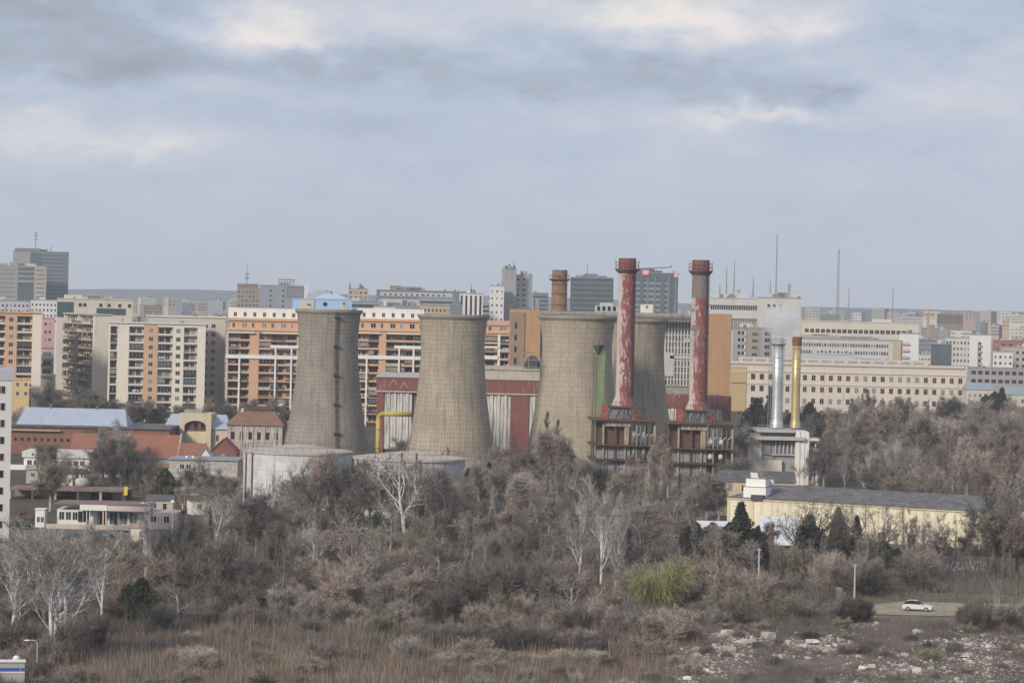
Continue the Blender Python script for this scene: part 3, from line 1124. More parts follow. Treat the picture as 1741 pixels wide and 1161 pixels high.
b = MB()
b.box(lx(1296), lx(1352), 1.5, 15, 0, lz(745))
b.build('wall', mat('block_grey', (.30, .31, .315), .2, .3, stain=(.15, .13, .12), stain_amt=.4), t)
b = MB()
b.box(lx(1284), lx(1368), -1, 16, lz(748), lz(742)).box(lx(1286), lx(1350), -.6, 15.5, lz(735), lz(731)).box(lx(1290), lx(1348), 2, 15, lz(742) + .01, lz(735) - .01)
b.build('deck', CONCL, t)
b = MB()
for i in range(16):
    x = lx(1288) + (lx(1350) - lx(1288)) * i / 15
    b.box(x, x + .07, -.5, -.43, lz(731) + .002, lz(723))
b.box(lx(1288), lx(1350) + .08, -.52, -.42, lz(723), lz(722.3)).box(lx(1288), lx(1350), -.5, -.44, lz(727), lz(726.4))
b.build('railing', STEELG, t)
for px_ in (1358, 1366, 1374):
    b = MB()
    b.box(lx(px_ - 6), lx(px_ + 1.6), -.3 + (px_ - 1358) * .02, 14, 0, lz(733 + (px_ - 1358) * .05))
    b.build('white_tower_panel', mat('tower_white', (.72, .70, .66), .1, .3, stain=(.36, .33, .30), stain_amt=.4, drip=True), t)
b = MB()
b.box(lx(1382), lx(1391), 0, 8, 0, lz(762)).box(lx(1376), lx(1392), -.3, 8.3, lz(748), lz(745)).box(lx(1386), lx(1388), 1, 2, lz(762), lz(748))
b.build('side_pillar', CREAM, t)
b = MB()
b.box(lx(1272), lx(1296) - .02, 1, 12, 0, lz(752)).box(lx(1272), lx(1330), .2, 1.3, 0, lz(783))
b.build('annex', CREAM, t)
b = MB()
for i in range(6):
    x = lx(1318) + i * .95
    b.box(x, x + .32, .9, 1.4, lz(772), lz(748) - .05)
b.box(lx(1312), lx(1352), .8, 1.45, lz(774.5), lz(772) - .01)
b.build('louvre_frame', CONCL, t)
b = MB()
b.box(lx(1297), lx(1311), 1.1, 1.48, lz(774), lz(750))
b.build('grey_shutter', mat('shutter_grey', (.20, .23, .27), .1, .6), t)

# ------------------------------------------------------------------ oil tanks
def oil_tank(pxl, pxr, py_edge, py_peak, Y, wall, label):
    s = F / Y
    r = (pxr - pxl) / 2 / s
    pc = (pxl + pxr) / 2
    H = zat(pc, py_edge, Y)
    t = thing('oil_tank', label, 'storage tank', (xat(pc, py_edge + 40, Y), Y + r, 0), 0, 'white oil tanks')
    b = MB()
    b.lathe([(r, 0), (r, H)], 72, cap=False)
    b.build('shell', wall, t, False, (0, 0, r))
    b = MB()
    zp = H + 1.35
    b.lathe([(r + .25, H - .3), (r + .25, H + .1), (.4, zp), (.01, zp)], 72)
    b.build('roof', mat('tank_roof', (.45, .40, .355), .15, .25, stain=(.30, .22, .175), stain_amt=.4), t)
    b = MB()
    for k in range(40):
        a = 2 * math.pi * k / 40
        b.tube(((r - .1) * math.cos(a), (r - .1) * math.sin(a), H), ((r - .1) * math.cos(a), (r - .1) * math.sin(a), H + 1.1), .035, .035, 4)
    b.lathe([(r - .12, H + 1.1), (r - .08, H + 1.1), (r - .08, H + 1.16), (r - .12, H + 1.16)], 60, cap=False)
    b.build('railing', RUST, t)
    b = MB()
    for a in (rad(205), rad(219)):
        b.box((r + .1) * math.cos(a) - .12, (r + .1) * math.cos(a) + .12, (r + .4) * math.sin(a) - .12, (r + .4) * math.sin(a) + .12, 0, H)
    b.build('standpipe', RUST, t)
    return t, r, H


def tank_mat(name, c, rust, amt):
    m = bpy.data.materials.new(name)
    m.use_nodes = True
    n = NT(m.node_tree)
    u = n.n('ShaderNodeTexCoord').outputs['UV']
    br = n.n('ShaderNodeTexBrick', offset=.5)
    n.l(u, br.inputs['Vector'])
    br.inputs['Scale'].default_value = 1
    br.inputs['Brick Width'].default_value = 5.0
    br.inputs['Row Height'].default_value = 1.9
    br.inputs['Mortar Size'].default_value = .045
    br.inputs['Color1'].default_value = (*c, 1)
    br.inputs['Color2'].default_value = (*[x * .88 for x in c], 1)
    br.inputs['Mortar'].default_value = (*[x * .62 for x in c], 1)
    pa = n.noise(u, .5, 6, .65, .3)
    col = n.mix(n.mr(pa, .46, .62, 0, .7), br.outputs['Color'], tuple(x * .66 for x in c))
    st = n.noise(n.scale(u, 1.6, .14, 1), 1.0, 6, .65, .2)
    col = n.mix(n.mr(st, .60 - amt * .16, .70 - amt * .1, 0, .85), col, rust)
    b = n.n('ShaderNodeBsdfPrincipled')
    n.l(col, b.inputs['Base Color'])
    b.inputs['Roughness'].default_value = .65
    o = n.n('ShaderNodeOutputMaterial')
    n.l(b.outputs[0], o.inputs['Surface'])
    return m


t, r, H = oil_tank(405, 592, 771, 758, 578, tank_mat('tank_white', (.60, .61, .62), (.24, .15, .11), .3), 'white oil tank with a clean flat cone roof, left of the pair')
b = MB()
b.box(r * .32, r * .62, -r - 1.5, -r * .82, H - 2.6, H - .6)
b.build('service_box', RUSTL, t)
t, r, H = oil_tank(596, 788, 783, 773, 562, tank_mat('tank_streaked', (.48, .50, .51), (.22, .125, .08), .62), 'lower oil tank streaked with rust, right of the pair')
b = MB()
b.path([(r * -.1, -r - .8, 0), (r * -.1, -r - .8, H + 1.5)], .2, 6).path([(r * .16, -r - .8, 0), (r * .16, -r - .8, H + 1.5)], .2, 6)
b.path([(r * -.14, -r - .8, H - 1), (r * .2, -r - .8, H - 1)], .12, 5).path([(r * -.1, -r - .8, H * .5), (r * .16, -r - .8, H)], .1, 5).path([(r * .16, -r - .8, H * .5), (r * -.1, -r - .8, H)], .1, 5)
b.build('stair_frame', RUST, t)

# ------------------------------------------------------------------ apartment houses with balconies
def apartments(name, label, px0, px1, pyt, Y, cols, sth, nst, first=1.2, depth=14, yaw=0.0, group=None, core=None, cornice=SLABW, pym=600, Drec=1.5, seed=1, side=None, pxref=None):
    """cols: (right px, kind, wall material, options); kinds: p plain, w windows, l loggias, b jutting balconies"""
    t, Wd, H = hall(name, label, 'apartment block', px0, px1, pyt, Y, depth, group, yaw, pym, True)
    rng = random.Random(seed)
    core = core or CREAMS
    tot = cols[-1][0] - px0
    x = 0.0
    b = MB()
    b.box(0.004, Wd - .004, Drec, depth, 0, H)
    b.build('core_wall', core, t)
    b = MB()
    b.box(-.35, Wd + .35, -.45, depth + .3, H + .003, H + .42)
    b.build('cornice', cornice, t)
    for i in range(5):
        b = MB()
        a = rng.uniform(.05, .9) * Wd
        b.box(a, a + rng.uniform(.6, 1.8), 4, 6, H + .42, H + .42 + rng.uniform(.5, 1.6))
        b.build('roof_vent', rng.choice([CONCL, CONC, STEELG]), t)
    walls = {}
    for pr, kind, m, o in cols:
        x1 = (pr - px0) / tot * Wd
        w_ = x1 - x
        if kind in 'pwb':
            wb = walls.setdefault(m.name, (MB(), m))[0]
            wb.box(x, x1, 0, Drec, 0, H)
        if kind == 'w':
            nw = o.get('n', 1)
            ww, wh = o.get('ww', 1.25), o.get('wh', 1.45)
            for k in range(nst):
                z = H - first - k * sth - sth + .85
                for q in range(nw):
                    xc = x + w_ * (q + .5) / nw
                    put_window(t, xc - ww / 2, -.02, z, ww, wh, rng, pick_pane(rng, o.get('panes')), o.get('frame'))
        if kind in 'lb':
            d = Drec if kind == 'l' else 1.3
            rail, slab = o.get('rail', RAILB), o.get('slab', SLABW)
            for k in range(nst):
                z = H - first - k * sth - sth
                if z < -.5:
                    continue
                u_ = rng.random()
                rl, sty = (rail, o.get('style', 'solid')) if u_ < .62 else (rng.choice([RAILB, RAILD, CONCL, SLABW]), rng.choice(['solid', 'mixed', 'bars']))
                me = balcony_mesh(w_ - .02, d, rl, slab, sty)
                if rng.random() < o.get('glaze', .22):
                    link('balcony_glazing', glaze_mesh((w_ - .3) * rng.choice([1, 1, .5]), sth - 1.35, rng.choice([DPANE, MPANE, CPANE, BPANE])), t, (x + .15, .05 if kind == 'l' else -d + .05, z + 1.03))
                elif rng.random() < .15:
                    link('laundry', laundry_mesh(rng.randrange(4), min(1.6, w_ * .5)), t, (x + w_ * rng.uniform(.1, .4), .2 if kind == 'l' else -d + .2, z + 1.0))
                link('balcony', me, t, (x + .01, 0 if kind == 'l' else -d, z))
                yb = Drec - .02 if kind == 'l' else -.02
                dw = min(w_ * .8, w_ - .5)
                n2 = 2 if w_ > 4 else 1
                for q in range(n2):
                    put_window(t, x + (w_ - dw) / 2 + q * dw / n2, yb, z + .3, dw / n2 - (.3 if n2 > 1 else 0), 2.05, rng, pick_pane(rng), FRAMEW if rng.random() < .5 else FRAMEB, 1, name='balcony_door')
                if rng.random() < .3:
                    bb = _clutter(rng.randrange(4))
                    link('air_conditioner' if 1 else '', bb, t, (x + w_ * rng.uniform(.2, .7), (0 if kind == 'l' else -d) + .25, z + .23))
            if kind == 'l':
                z = H - first
                if first > .3:
                    wb = walls.setdefault(m.name, (MB(), m))[0]
                    wb.box(x, x1, 0, Drec, z + .02, H)
        x = x1
    for wb, m in walls.values():
        wb.build('wall', m, t)
    return t, Wd, H


_cl = {}


def glaze_mesh(w, h, pane):
    k = ('g', round(w, 1), round(h, 1), pane.name)
    if k not in _wm:
        b = MB()
        n_ = max(2, int(w / .9))
        for i in range(n_ + 1):
            b.box(w * i / n_ - .03, w * i / n_ + .03, -.02, .04, 0, h)
        for i in range(n_):
            b.box(w * i / n_ + .031, w * (i + 1) / n_ - .031, 0, .02, 0, h, 1)
        _wm[k] = b.mesh('balcony_glazing', [FRAMEW, pane])
    return _wm[k]


def laundry_mesh(k, w):
    kk = ('l', k, round(w, 1))
    if kk not in _wm:
        b = MB()
        rr_ = random.Random(k)
        x_ = 0
        while x_ < w:
            s_ = rr_.uniform(.3, .6)
            b.box(x_, x_ + s_, 0, .04, -rr_.uniform(.1, .5), .45, rr_.randrange(3))
            x_ += s_ + .05
        _wm[kk] = b.mesh('laundry', [WHITE, mat('cloth_blue', (.16, .22, .36), .1, 2), mat('cloth_red', (.36, .12, .11), .1, 2)])
    return _wm[kk]


def _clutter(k):
    if k not in _cl:
        b = MB()
        b.box(0, .85, 0, .35, 0, .65).box(.1, .6, -.02, -.004, .1, .55, 1)
        _cl[k] = b.mesh('air_conditioner', [[CREAM, WHITE, CONCL, WHITE][k], CONC])
    return _cl[k]


BK = dict(rail=RAILB, slab=SLABW, style='solid')
BD = dict(rail=RAILD, slab=SLABW, style='bars')
BM = dict(rail=RAILB, slab=SLABW, style='mixed')
WN = dict(ww=1.5, wh=1.5)
# orange block at the left edge
apartments('apartment_block', 'orange apartment block with a cream end wall, rising behind the white tower block', -30, 70, 531, 955,
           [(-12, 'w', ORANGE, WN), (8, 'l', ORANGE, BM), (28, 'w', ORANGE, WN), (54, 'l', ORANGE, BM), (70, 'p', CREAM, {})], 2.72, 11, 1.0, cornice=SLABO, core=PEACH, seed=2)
t, Wd, H = hall('annex_house', 'small yellow annex in front of the orange apartment block', 'house', 22, 50, 645, 945, 8, pym=650, align=True)
b = MB()
b.box(0, Wd, 0, 8, 0, H).box(-.2, Wd + .2, -.2, 8.2, H + .003, H + .3)
b.build('wall', mat('annex_yellow', (.62, .46, .24), .06, .2), t)
for q in range(2):
    for k in range(2):
        put_window(t, 1.0 + q * 2.6, -.02, H - 2.2 - k * 2.9, 1.0, 1.3)
t, Wd, H = hall('pink_house', 'narrow pink house wedged between the orange and the brown balconied apartment blocks', 'house', 68, 92, 541, 990, 12, pym=600, align=True)
b = MB()
b.box(0, Wd, 0, 12, H - 10, H).box(-.2, Wd + .2, -.2, 12.2, H + .003, H + .3)
b.build('wall', PINKW, t)
b = MB()
b.box(.02, Wd - .02, .4, 12, 0, H - 10.01)
b.build('lower_wall', PINKC, t)
for k in range(3):
    put_window(t, Wd * .25, -.02, H - 2.6 - k * 2.6, 1.0, 1.3)
    put_window(t, Wd * .55, -.02, H - 2.6 - k * 2.6, 1.0, 1.3)
for k in range(3):
    link('balcony', balcony_mesh(Wd - .4, 1.2, [CONCL, RAILB, CREAM][k], SLABW), t, (.2, -.82, H - 13.5 - k * 3))
    put_window(t, .8, .38, H - 13.2 - k * 3, Wd - 1.6, 2)

# block with the long balconied flank turned left and a blank cream end wall
Yk = 985
xk = xat(159, 600, Yk)
Hk = zat(159, 536, Yk)
a_l = rad(113)
flank = 40.0
apx = (xk + flank * math.cos(a_l), Yk + flank * math.sin(a_l))
t = thing('apartment_block', 'apartment block with a long flank of brown balconies and a blank cream end wall', 'apartment block', (apx[0], apx[1], 0), a_l - math.pi)
rng = random.Random(11)
b = MB()
b.box(0, flank - 1.5, 1.5, 6.1, 0, Hk).box(flank - 1.5, flank, 0, 6.1, 0, Hk)
b.build('wall', CREAM, t)
b = MB()
b.box(-.3, flank + .3, -.4, 6.4, Hk + .003, Hk + .45)
b.build('cornice', mat('grey_cornice', (.40, .41, .41), .1, .3), t)
BRN2 = mat('pale_brown_rail', (.34, .25, .19), .15, .4)
for xx in (0, 19.1):
    b = MB()
    b.box(xx, xx + .5, -.1, 1.5, 0, Hk)
    b.build('fin', CREAM, t)
for k in range(10):
    z = Hk - 3.1 - k * 2.72
    for q in range(6):
        xx = .5 + q * 6.2 + (.5 if q >= 3 else 0)
        link('balcony', balcony_mesh(6.15, 2.2, rng.choice([RAILB, BRN2, BRN2, CONCL]), SLABW, 'solid'), t, (xx, -.75, z))
        for j in range(2):
            put_window(t, xx + .4 + j * 2.9, 1.48, z + .3, 1.7, 2.05, rng, rng.choice([DPANE, MPANE, MPANE, CPANE]), rng.choice([FRAMEB, FRAMEW]), name='balcony_door')
        if rng.random() < .5:
            b = MB()
            b.box(xx + .2, xx + 2.3, -.6, -.52, z + 1.02, z + 2.5)
            b.build('balcony_glazing', rng.choice([MPANE, RAILB, CPANE]), t)
ax = rad(40)
t2 = t
# stepped cream and orange block
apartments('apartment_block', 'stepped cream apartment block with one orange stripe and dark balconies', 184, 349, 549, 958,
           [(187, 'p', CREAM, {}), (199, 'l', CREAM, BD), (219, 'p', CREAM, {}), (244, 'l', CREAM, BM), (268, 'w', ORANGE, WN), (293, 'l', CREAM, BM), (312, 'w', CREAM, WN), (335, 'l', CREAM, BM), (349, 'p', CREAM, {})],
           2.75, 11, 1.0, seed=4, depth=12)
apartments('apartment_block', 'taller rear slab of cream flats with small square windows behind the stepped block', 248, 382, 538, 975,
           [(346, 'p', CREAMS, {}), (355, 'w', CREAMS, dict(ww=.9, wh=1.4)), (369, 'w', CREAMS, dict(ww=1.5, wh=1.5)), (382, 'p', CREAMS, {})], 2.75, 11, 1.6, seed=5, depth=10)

# big orange residential complex behind the cooling towers: two wings
FO = dict(rail=DPANE, slab=SLABO, style='mixed')
FOS = dict(rail=SLABO, slab=SLABO, style='solid', h=.8)
GREYP = mat('grey_blue_pier', (.40, .41, .41), .06, .2)


def orange_wing(px0, px1, label, cols, seed, pyt=562, bands=True, Y=965):
    t, Wd, H = apartments('apartment_block', label, px0, px1, pyt, Y, cols, 2.66, 11, .8, seed=seed, depth=16, core=PEACH, cornice=SLABO, group='orange apartment complex', Drec=1.8)
    s = F / Y
    # set back top storeys: orange attic and white penthouse
    b = MB()
    b.box(1.0, Wd - .5, 3.0, 15, H + .43, H + 3.2).box(.2, Wd, 2.4, 15.4, H + 3.2, H + 4.0)
    b.build('attic_wall', ORANGE, t)
    rng = random.Random(seed)
    n = int(Wd / 3.2)
    for i in range(n):
        put_window(t, 1.8 + i * 3.2, 2.98, H + .9, 1.8 if i % 2 else 1.0, 1.7, rng, rng.choice([DPANE, CPANE, MPANE]))
    b = MB()
    b.box(.4, Wd - 1.0, 6, 14.5, H + 4.02, H + 7.3)
    b.build('penthouse_wall', WHITE, t)
    for i in range(n):
        put_window(t, 2.2 + i * 3.2, 5.98, H + 4.5, 1.1, 1.5, rng, rng.choice([DPANE, MPANE]))
    b = MB()
    b.box(-.1, Wd + .1, -.5, -.02, H - 9.2, H - 8.0)
    b.box(Wd * .55, Wd * .95, -.55, -.03, H - 5.6, H - 4.6)
    b.build('white_band', WHITE, t)
    b = MB()
    for fx in (.17, .62, .82):
        b.box(Wd * fx - .28, Wd * fx + .28, -.6, -.04, 0, H - (8.0 if fx < .6 else 4.6))
    b.build('white_column', WHITE, t)
    b = MB()
    b.box(.5, Wd * .35, -1.0, -.02, H - .9, H - .6).box(Wd * .45, Wd, -1.2, -.02, H - .9, H - .6)
    b.build('sun_canopy', WHITE, t)
    return t, Wd, H


orange_wing(384, 520, 'orange apartment wing with white columns, left of the greyest cooling tower',
            [(388, 'p', CREAMS, {}), (407, 'l', GREYP, FO), (424, 'l', PEACH, FO), (440, 'p', ORANGE, {}), (460, 'l', ORANGE, FO), (486, 'l', PEACH, FO), (504, 'l', PEACH, FO), (520, 'p', ORANGE, {})], 21, 561)
orange_wing(603, 725, 'orange apartment wing seen in the gap between the two left cooling towers',
            [(626, 'l', PEACH, FO), (644, 'l', PEACH, FO), (656, 'p', ORANGE, {}), (688, 'l', PEACH, FO), (703, 'l', PEACH, FO), (725, 'l', PEACH, FO)], 22, 562)
t, Wd, H = apartments('apartment_block', 'orange apartment wing with a wide salmon top band, beside the boiler house', 805, 880, 566, 965,
                      [(846, 'l', PEACH, FO), (850, 'p', WHITE, {}), (866, 'l', PEACH, FO), (880, 'p', ORANGE, {})], 2.66, 11, .8, seed=23, depth=16, core=PEACH, cornice=SLABO, group='orange apartment complex', Drec=1.8)
b = MB()
b.box(0, Wd, 1.0, 15, H + .43, H + 2.6).box(-.2, Wd + .2, .5, 15.5, H + 2.62, H + 4.1)
b.build('attic_wall', mat('salmon', (.55, .34, .25), .05, .3), t)
for i in range(4):
    put_window(t, 1 + i * 3.6, .98, H + .8, 2.6 if i % 2 == 0 else 1.2, 1.5, pane=CPANE if i % 2 == 0 else MPANE)
b = MB()
b.box(-.1, Wd * .55, -.5, -.02, H - 8.5, H - 7.3).box(-.1, Wd * .55, -.5, -.02, H - 4.8, H - 4.2)
b.build('white_band', WHITE, t)

# white tower block cut by the left edge of the picture
t, Wd, H = hall('tower_block', 'white tower block cut off by the picture edge beside the parked cars', 'apartment block', -70, 18, 641, 474, 14, pym=780, align=True)
b = MB()
b.box(0, Wd, 0, 14, 0, H - .4)
b.build('wall', mat('block_white', (.60, .59, .565), .05, .2, stain=(.44, .43, .41), stain_amt=.2, drip=True), t)
b = MB()
b.box(-.15, Wd + .15, -.15, 14.15, H - .4, H + 1.4)
b.build('roof_edge', mat('blue_grey_edge', (.40, .43, .47), .06, .2), t)
rng = random.Random(5)
for k in range(10):
    for q in range(4):
        put_window(t, Wd - 2.55 - q * 2.3, -.02, H - 2.6 - k * 2.72, 1.55, 1.35, rng, rng.choice([DPANE, MPANE]), FRAMEW, 1)

# ------------------------------------------------------------------ old industrial quarter at the left
BRICK = mat('red_brown_brick', (.235, .12, .085), .15, .3, .9, 0, .2, stain=(.19, .095, .065), stain_amt=.4, fine=.15)
BLUER = mat('pale_blue_sheet_roof', (.36, .41, .49), .06, .2, .6, .0, .3, stain=(.29, .335, .40), stain_amt=.3)
TILE = mat('orange_tile', (.265, .125, .088), .15, .3, .9, 0, .2, stain=(.25, .11, .07), stain_amt=.4, fine=.2)
TILED = mat('brown_tile', (.225, .135, .10), .18, .3, .9, 0, .2, stain=(.15, .10, .085), stain_amt=.4, fine=.2)
RUIN = mat('ruined_plaster', (.50, .47, .43), .15, .5, .9, 0, .2, stain=(.20, .16, .14), stain_amt=.75, drip=True)
RUIN2 = mat('dirty_white_wall', (.46, .44, .41), .15, .6, .9, 0, .2, stain=(.24, .22, .20), stain_amt=.6)

t, Wd, H = hall('brick_hall', 'long red brick hall with a pale blue sheet roof', 'factory hall', 12, 288, 721, 755, 22, pym=750)
b = MB()
b.box(0, Wd, 0, 22, 0, H - .5)
b.build('wall', BRICK, t)
b = MB()
b.box(-.5, Wd + .5, -.6, 22.5, H - .5, H)
b.build('roof_edge', ROOFD, t)
x0, x1 = xat(28, 715, 757) - t.location.x, xat(217, 715, 757) - t.location.x
b = MB()
b.gable(x0, x1, 1.5, 14, H + .01, H + 4.2, 'x', 0, 0, 1.4)
b.build('sheet_roof', BLUER, t)
for px_ in (81, 160):
    b = MB()
    xx = xat(px_, 695, 757) - t.location.x
    b.tube((xx, 7.75, H + 3.6), (xx, 7.75, H + 4.9), .35, .35, 8)
    b.build('roof_vent', CONCD, t)
for i in range(11):
    xx = xat(24 + i * 11.2, 745, 755) - t.location.x
    put_window(t, xx, -.02, H - 4.2, .75, .85, pane=DPANE, frame=FRAMEB, mull=0)
b = MB()
b.box(0, Wd * .33, -1.0, -.01, H - 1.5, H - 1.25)
b.build('canopy', CONCL, t)

t, Wd, H = hall('tile_roofed_shed', 'long shed with a broad orange tile roof beside the brick hall', 'shed', 120, 298, 776, 700, 13, pym=780)
b = MB()
b.box(0, Wd, 0, 12, 0, H - .02)
b.build('wall', RUIN2, t)
b = MB()
b.gable(0, Wd, 0, 12, H, H + 5.4, 'x', .4)
b.build('roof', TILE, t)
b = MB()
b.box(Wd + .42, Wd + .8, -.4, 6.0, 0, H + .2)
b.quad((Wd + .42, -.4, H + .2), (Wd + .82, -.4, H + .2), (Wd + .82, 6, H + 5.8), (Wd + .42, 6, H + 5.8))
b.tri((Wd + .82, -.4, H + .2), (Wd + .82, 12.4, H + .2), (Wd + .82, 6, H + 5.8))
b.build('gable_wall', RUIN, t)

t, Wd, H = hall('villa', 'old cream villa with an arched loggia and pale blue roof wings', 'villa', 278, 388, 728, 770, 14, pym=740)
CRV = mat('villa_cream', (.57, .49, .37), .08, .3, stain=(.40, .34, .27), stain_amt=.35, drip=True)
b = MB()
b.box(0, Wd, 1, 14, 0, H)
b.build('wall', CRV, t)
b = MB()
b.gable(0, Wd * .30, .8, 14, H + .01, H + 3.6, 'x', .3, 0, 1.5).gable(Wd * .70, Wd, .8, 14, H + .01, H + 3.6, 'x', .3, 0, 1.5)
b.build('roof_wing', BLUER, t)
pb0, pb1 = Wd * .245, Wd * .735
b = MB()
b.box(pb0, pb0 + 1.3, -.5, 1, 0, H + 4.2).box(pb1 - 1.3, pb1, -.5, 1, 0, H + 4.2)
b.box(pb0 + 1.3, pb1 - 1.3, -.5, 1, H + 2.2, H + 4.2)
b.box(pb0, pb1, 1.002, 12, H + .02, H + 4.0)
nseg = 10
xm, hw = (pb0 + pb1) / 2, (pb1 - pb0) / 2 - 1.3
for i in range(nseg):                               # arch haunches
    a0, a1 = math.pi * i / nseg, math.pi * (i + 1) / nseg
    for a, sgn in ((a0, 1),):
        xa_, xb_ = xm - hw * math.cos(a0), xm - hw * math.cos(a1)
        zc = H + .6 + 1.6 * math.sin((a0 + a1) / 2)
        b.box(xa_, xb_, -.48, .98, zc, H + 2.19)
b.build('portal', CRV, t)
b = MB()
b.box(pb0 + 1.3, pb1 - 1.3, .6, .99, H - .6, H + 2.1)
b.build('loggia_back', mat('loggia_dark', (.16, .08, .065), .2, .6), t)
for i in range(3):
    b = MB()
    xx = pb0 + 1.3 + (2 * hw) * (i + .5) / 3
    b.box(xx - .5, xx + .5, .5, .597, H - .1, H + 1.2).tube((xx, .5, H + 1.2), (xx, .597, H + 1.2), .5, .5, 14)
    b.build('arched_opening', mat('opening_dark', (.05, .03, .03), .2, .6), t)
b = MB()
b.box(pb0 + 1.32, pb1 - 1.32, .5, .9, 0, H - .62)
b.box((pb0 + pb1) / 2 - .06, (pb0 + pb1) / 2 + .06, .44, .497, 1, H - .7)
b.build('gate_panel', mat('gate_cream', (.62, .52, .37), .05, .3), t)
b = MB()
b.box(pb0 + 1, pb1 - 2.6, 1.2, 8, H + 4.02, H + 4.9)
b.build('chimney_cap', CONC, t)
put_window(t, Wd * .07, .98, H - 3.4, .9, 1.9)
put_window(t, Wd * .145, .98, H - 3.4, .9, 1.9)
put_window(t, Wd * .80, .98, H - 3.2, .9, 1.8)

t, Wd, H = hall('ruined_house', 'crumbling white house with a brown tile roof, left of the greyest cooling tower', 'house', 386, 480, 722, 745, 13, pym=740)
b = MB()
b.box(0, Wd, 0, 13, 0, H)
b.build('wall', RUIN, t)
b = MB()
b.gable(0, Wd, 0, 13, H + .01, H + 3.3, 'x', .5, 0, 3)
b.build('roof', TILED, t)
rng = random.Random(8)
for i in range(6):
    put_window(t, 1.0 + i * 2.2, -.02, H - 3.6, .9, 1.9, rng, DPANE, FRAMEB)
b = MB()
for i in range(5):
    b.box(.6 + i * 2.9, .9 + i * 2.9, -.25, -.01, 0, H - .2)
b.build('pilaster', CONCL, t)
b = MB()
b.box(Wd * .2, Wd * .25, 6, 7, H + 1.5, H + 4)
b.build('chimney', CRV, t)


def cottage(label, pxa, pxb, pye, rise, Y, dep, along, rm, wm_, extra=None, wins=1):
    t, Wd, H = hall('cottage', label, 'house', pxa, pxb, pye, Y, dep, pym=pye)
    b = MB()
    b.box(0, Wd, 0, dep, 0, H)
    if along == 'y':
        b.tri((0, 0, H), (Wd, 0, H), (Wd / 2, 0, H + rise * .96))
    b.build('wall', wm_, t)
    b = MB()
    if along == 'y':
        for sg in (0, 1):
            xa, xb2 = (-.3, Wd / 2) if sg == 0 else (Wd + .3, Wd / 2)
            za, zb = H - .15, H + rise
            q = [(xa, -.35, za), (xb2, -.35, zb), (xb2, dep, zb), (xa, dep, za)]
            b.quad(*q)
            b.quad(*[(p[0], p[1], p[2] - .14) for p in q[::-1]])
            b.quad(q[0], q[1], (q[1][0], q[1][1], q[1][2] - .14), (q[0][0], q[0][1], q[0][2] - .14))
    else:
        b.gable(0, Wd, 0, dep, H + .005, H + rise, 'x', .35)
    b.build('roof', rm, t)
    for i in range(wins):
        put_window(t, Wd * (i + .5) / wins - .5, -.02, H - 1.7, 1.0, 1.3)
    return t, Wd, H


cottage('small cottage with an orange tile roof and a white gable beside the villa gate', 305, 345, 776, 2.9, 668, 8, 'x', TILE, RUIN2, wins=2)
t, Wd, H = cottage('tiny white gabled house front beside the orange tiled cottage', 338, 358, 776, 2.0, 662, 6, 'y', CONCL, WHITE)
cottage('dark red cottage with a crimson verge and one white arched window', 357, 402, 768, 3.2, 690, 9, 'y', mat('crimson_roof', (.33, .05, .07), .15, .5), mat('dull_red_brick', (.21, .10, .08), .15, .5, fine=.2))
t, Wd, H = hall('flat_shed', 'long dirty white shed with a grey flat roof left of the oil tanks', 'shed', 288, 404, 779, 640, 12, pym=790)
b = MB()
b.box(0, Wd, 0, 12, 0, H - .25)
b.build('wall', RUIN2, t)
b = MB()
b.box(-.3, Wd + .3, -.4, 12.3, H - .25, H)
b.build('roof', mat('blue_grey_roof', (.27, .29, .32), .15, .3), t)
for i in range(4):
    put_window(t, 2.2 + i * 1.4, -.02, H - 2.3 - (1.6 if i > 1 else 0), 1.1, 1.2, pane=DPANE)
b = MB()
b.box(Wd * .15, Wd * .75, -1.6, -.02, H - 3.9, H - 3.65)
b.build('canopy', CONCL, t)
b = MB()
for px_ in (317, 328):
    b.ball((xat(px_, 770, 640) - t.location.x, 1, H + .3), .35, .35, .35, 8)
b.build('roof_dome', WHITE, t, True)
b = MB()
p = pt(295, 809, 628)
p2 = pt(345, 809, 628)
fw = thing('yard_wall', 'short white yard wall below the dirty white shed', 'wall', (p.x, 628, 0))
b.box(0, p2.x - p.x, 0, .4, 0, p.z)
b.build('wall_panel', RUIN2, fw)
for i in range(4):
    b = MB()
    b.tube(((p2.x - p.x) * (.15 + .2 * i), -.03, p.z - 1), ((p2.x - p.x) * (.15 + .2 * i), -.01, p.z - 1), .22, .22, 10)
    b.build('vent_hole', DARKM, fw)

t, Wd, H = hall('depot', 'low white depot with a curved roof line and dark windows, before the brick hall', 'depot', 16, 152, 766, 690, 12, pym=780)
b = MB()
b.box(Wd * .18, Wd, 0, 12, 0, H - 1.4).box(0, Wd * .3, -2, -.01, 0, H - 3.2)
b.build('wall', WHITE, t)
b = MB()
b.box(Wd * .16, Wd + .3, -.5, 12.3, H - 1.39, H)
b.build('parapet', mat('depot_white', (.62, .61, .58), .1, .4, stain=(.4, .38, .35), stain_amt=.4), t)
rng = random.Random(13)
for i in range(9):
    put_window(t, Wd * .22 + i * 1.55, -.02, H - 3.2, 1.2, 1.2, rng, DPANE)
b = MB()
for i in range(2):
    b.tube((Wd * (.3 + .15 * i), -.52, H - .7), (Wd * (.3 + .15 * i), -.49, H - .7), .35, .35, 12)
b.build('round_vent', CONCD, t)

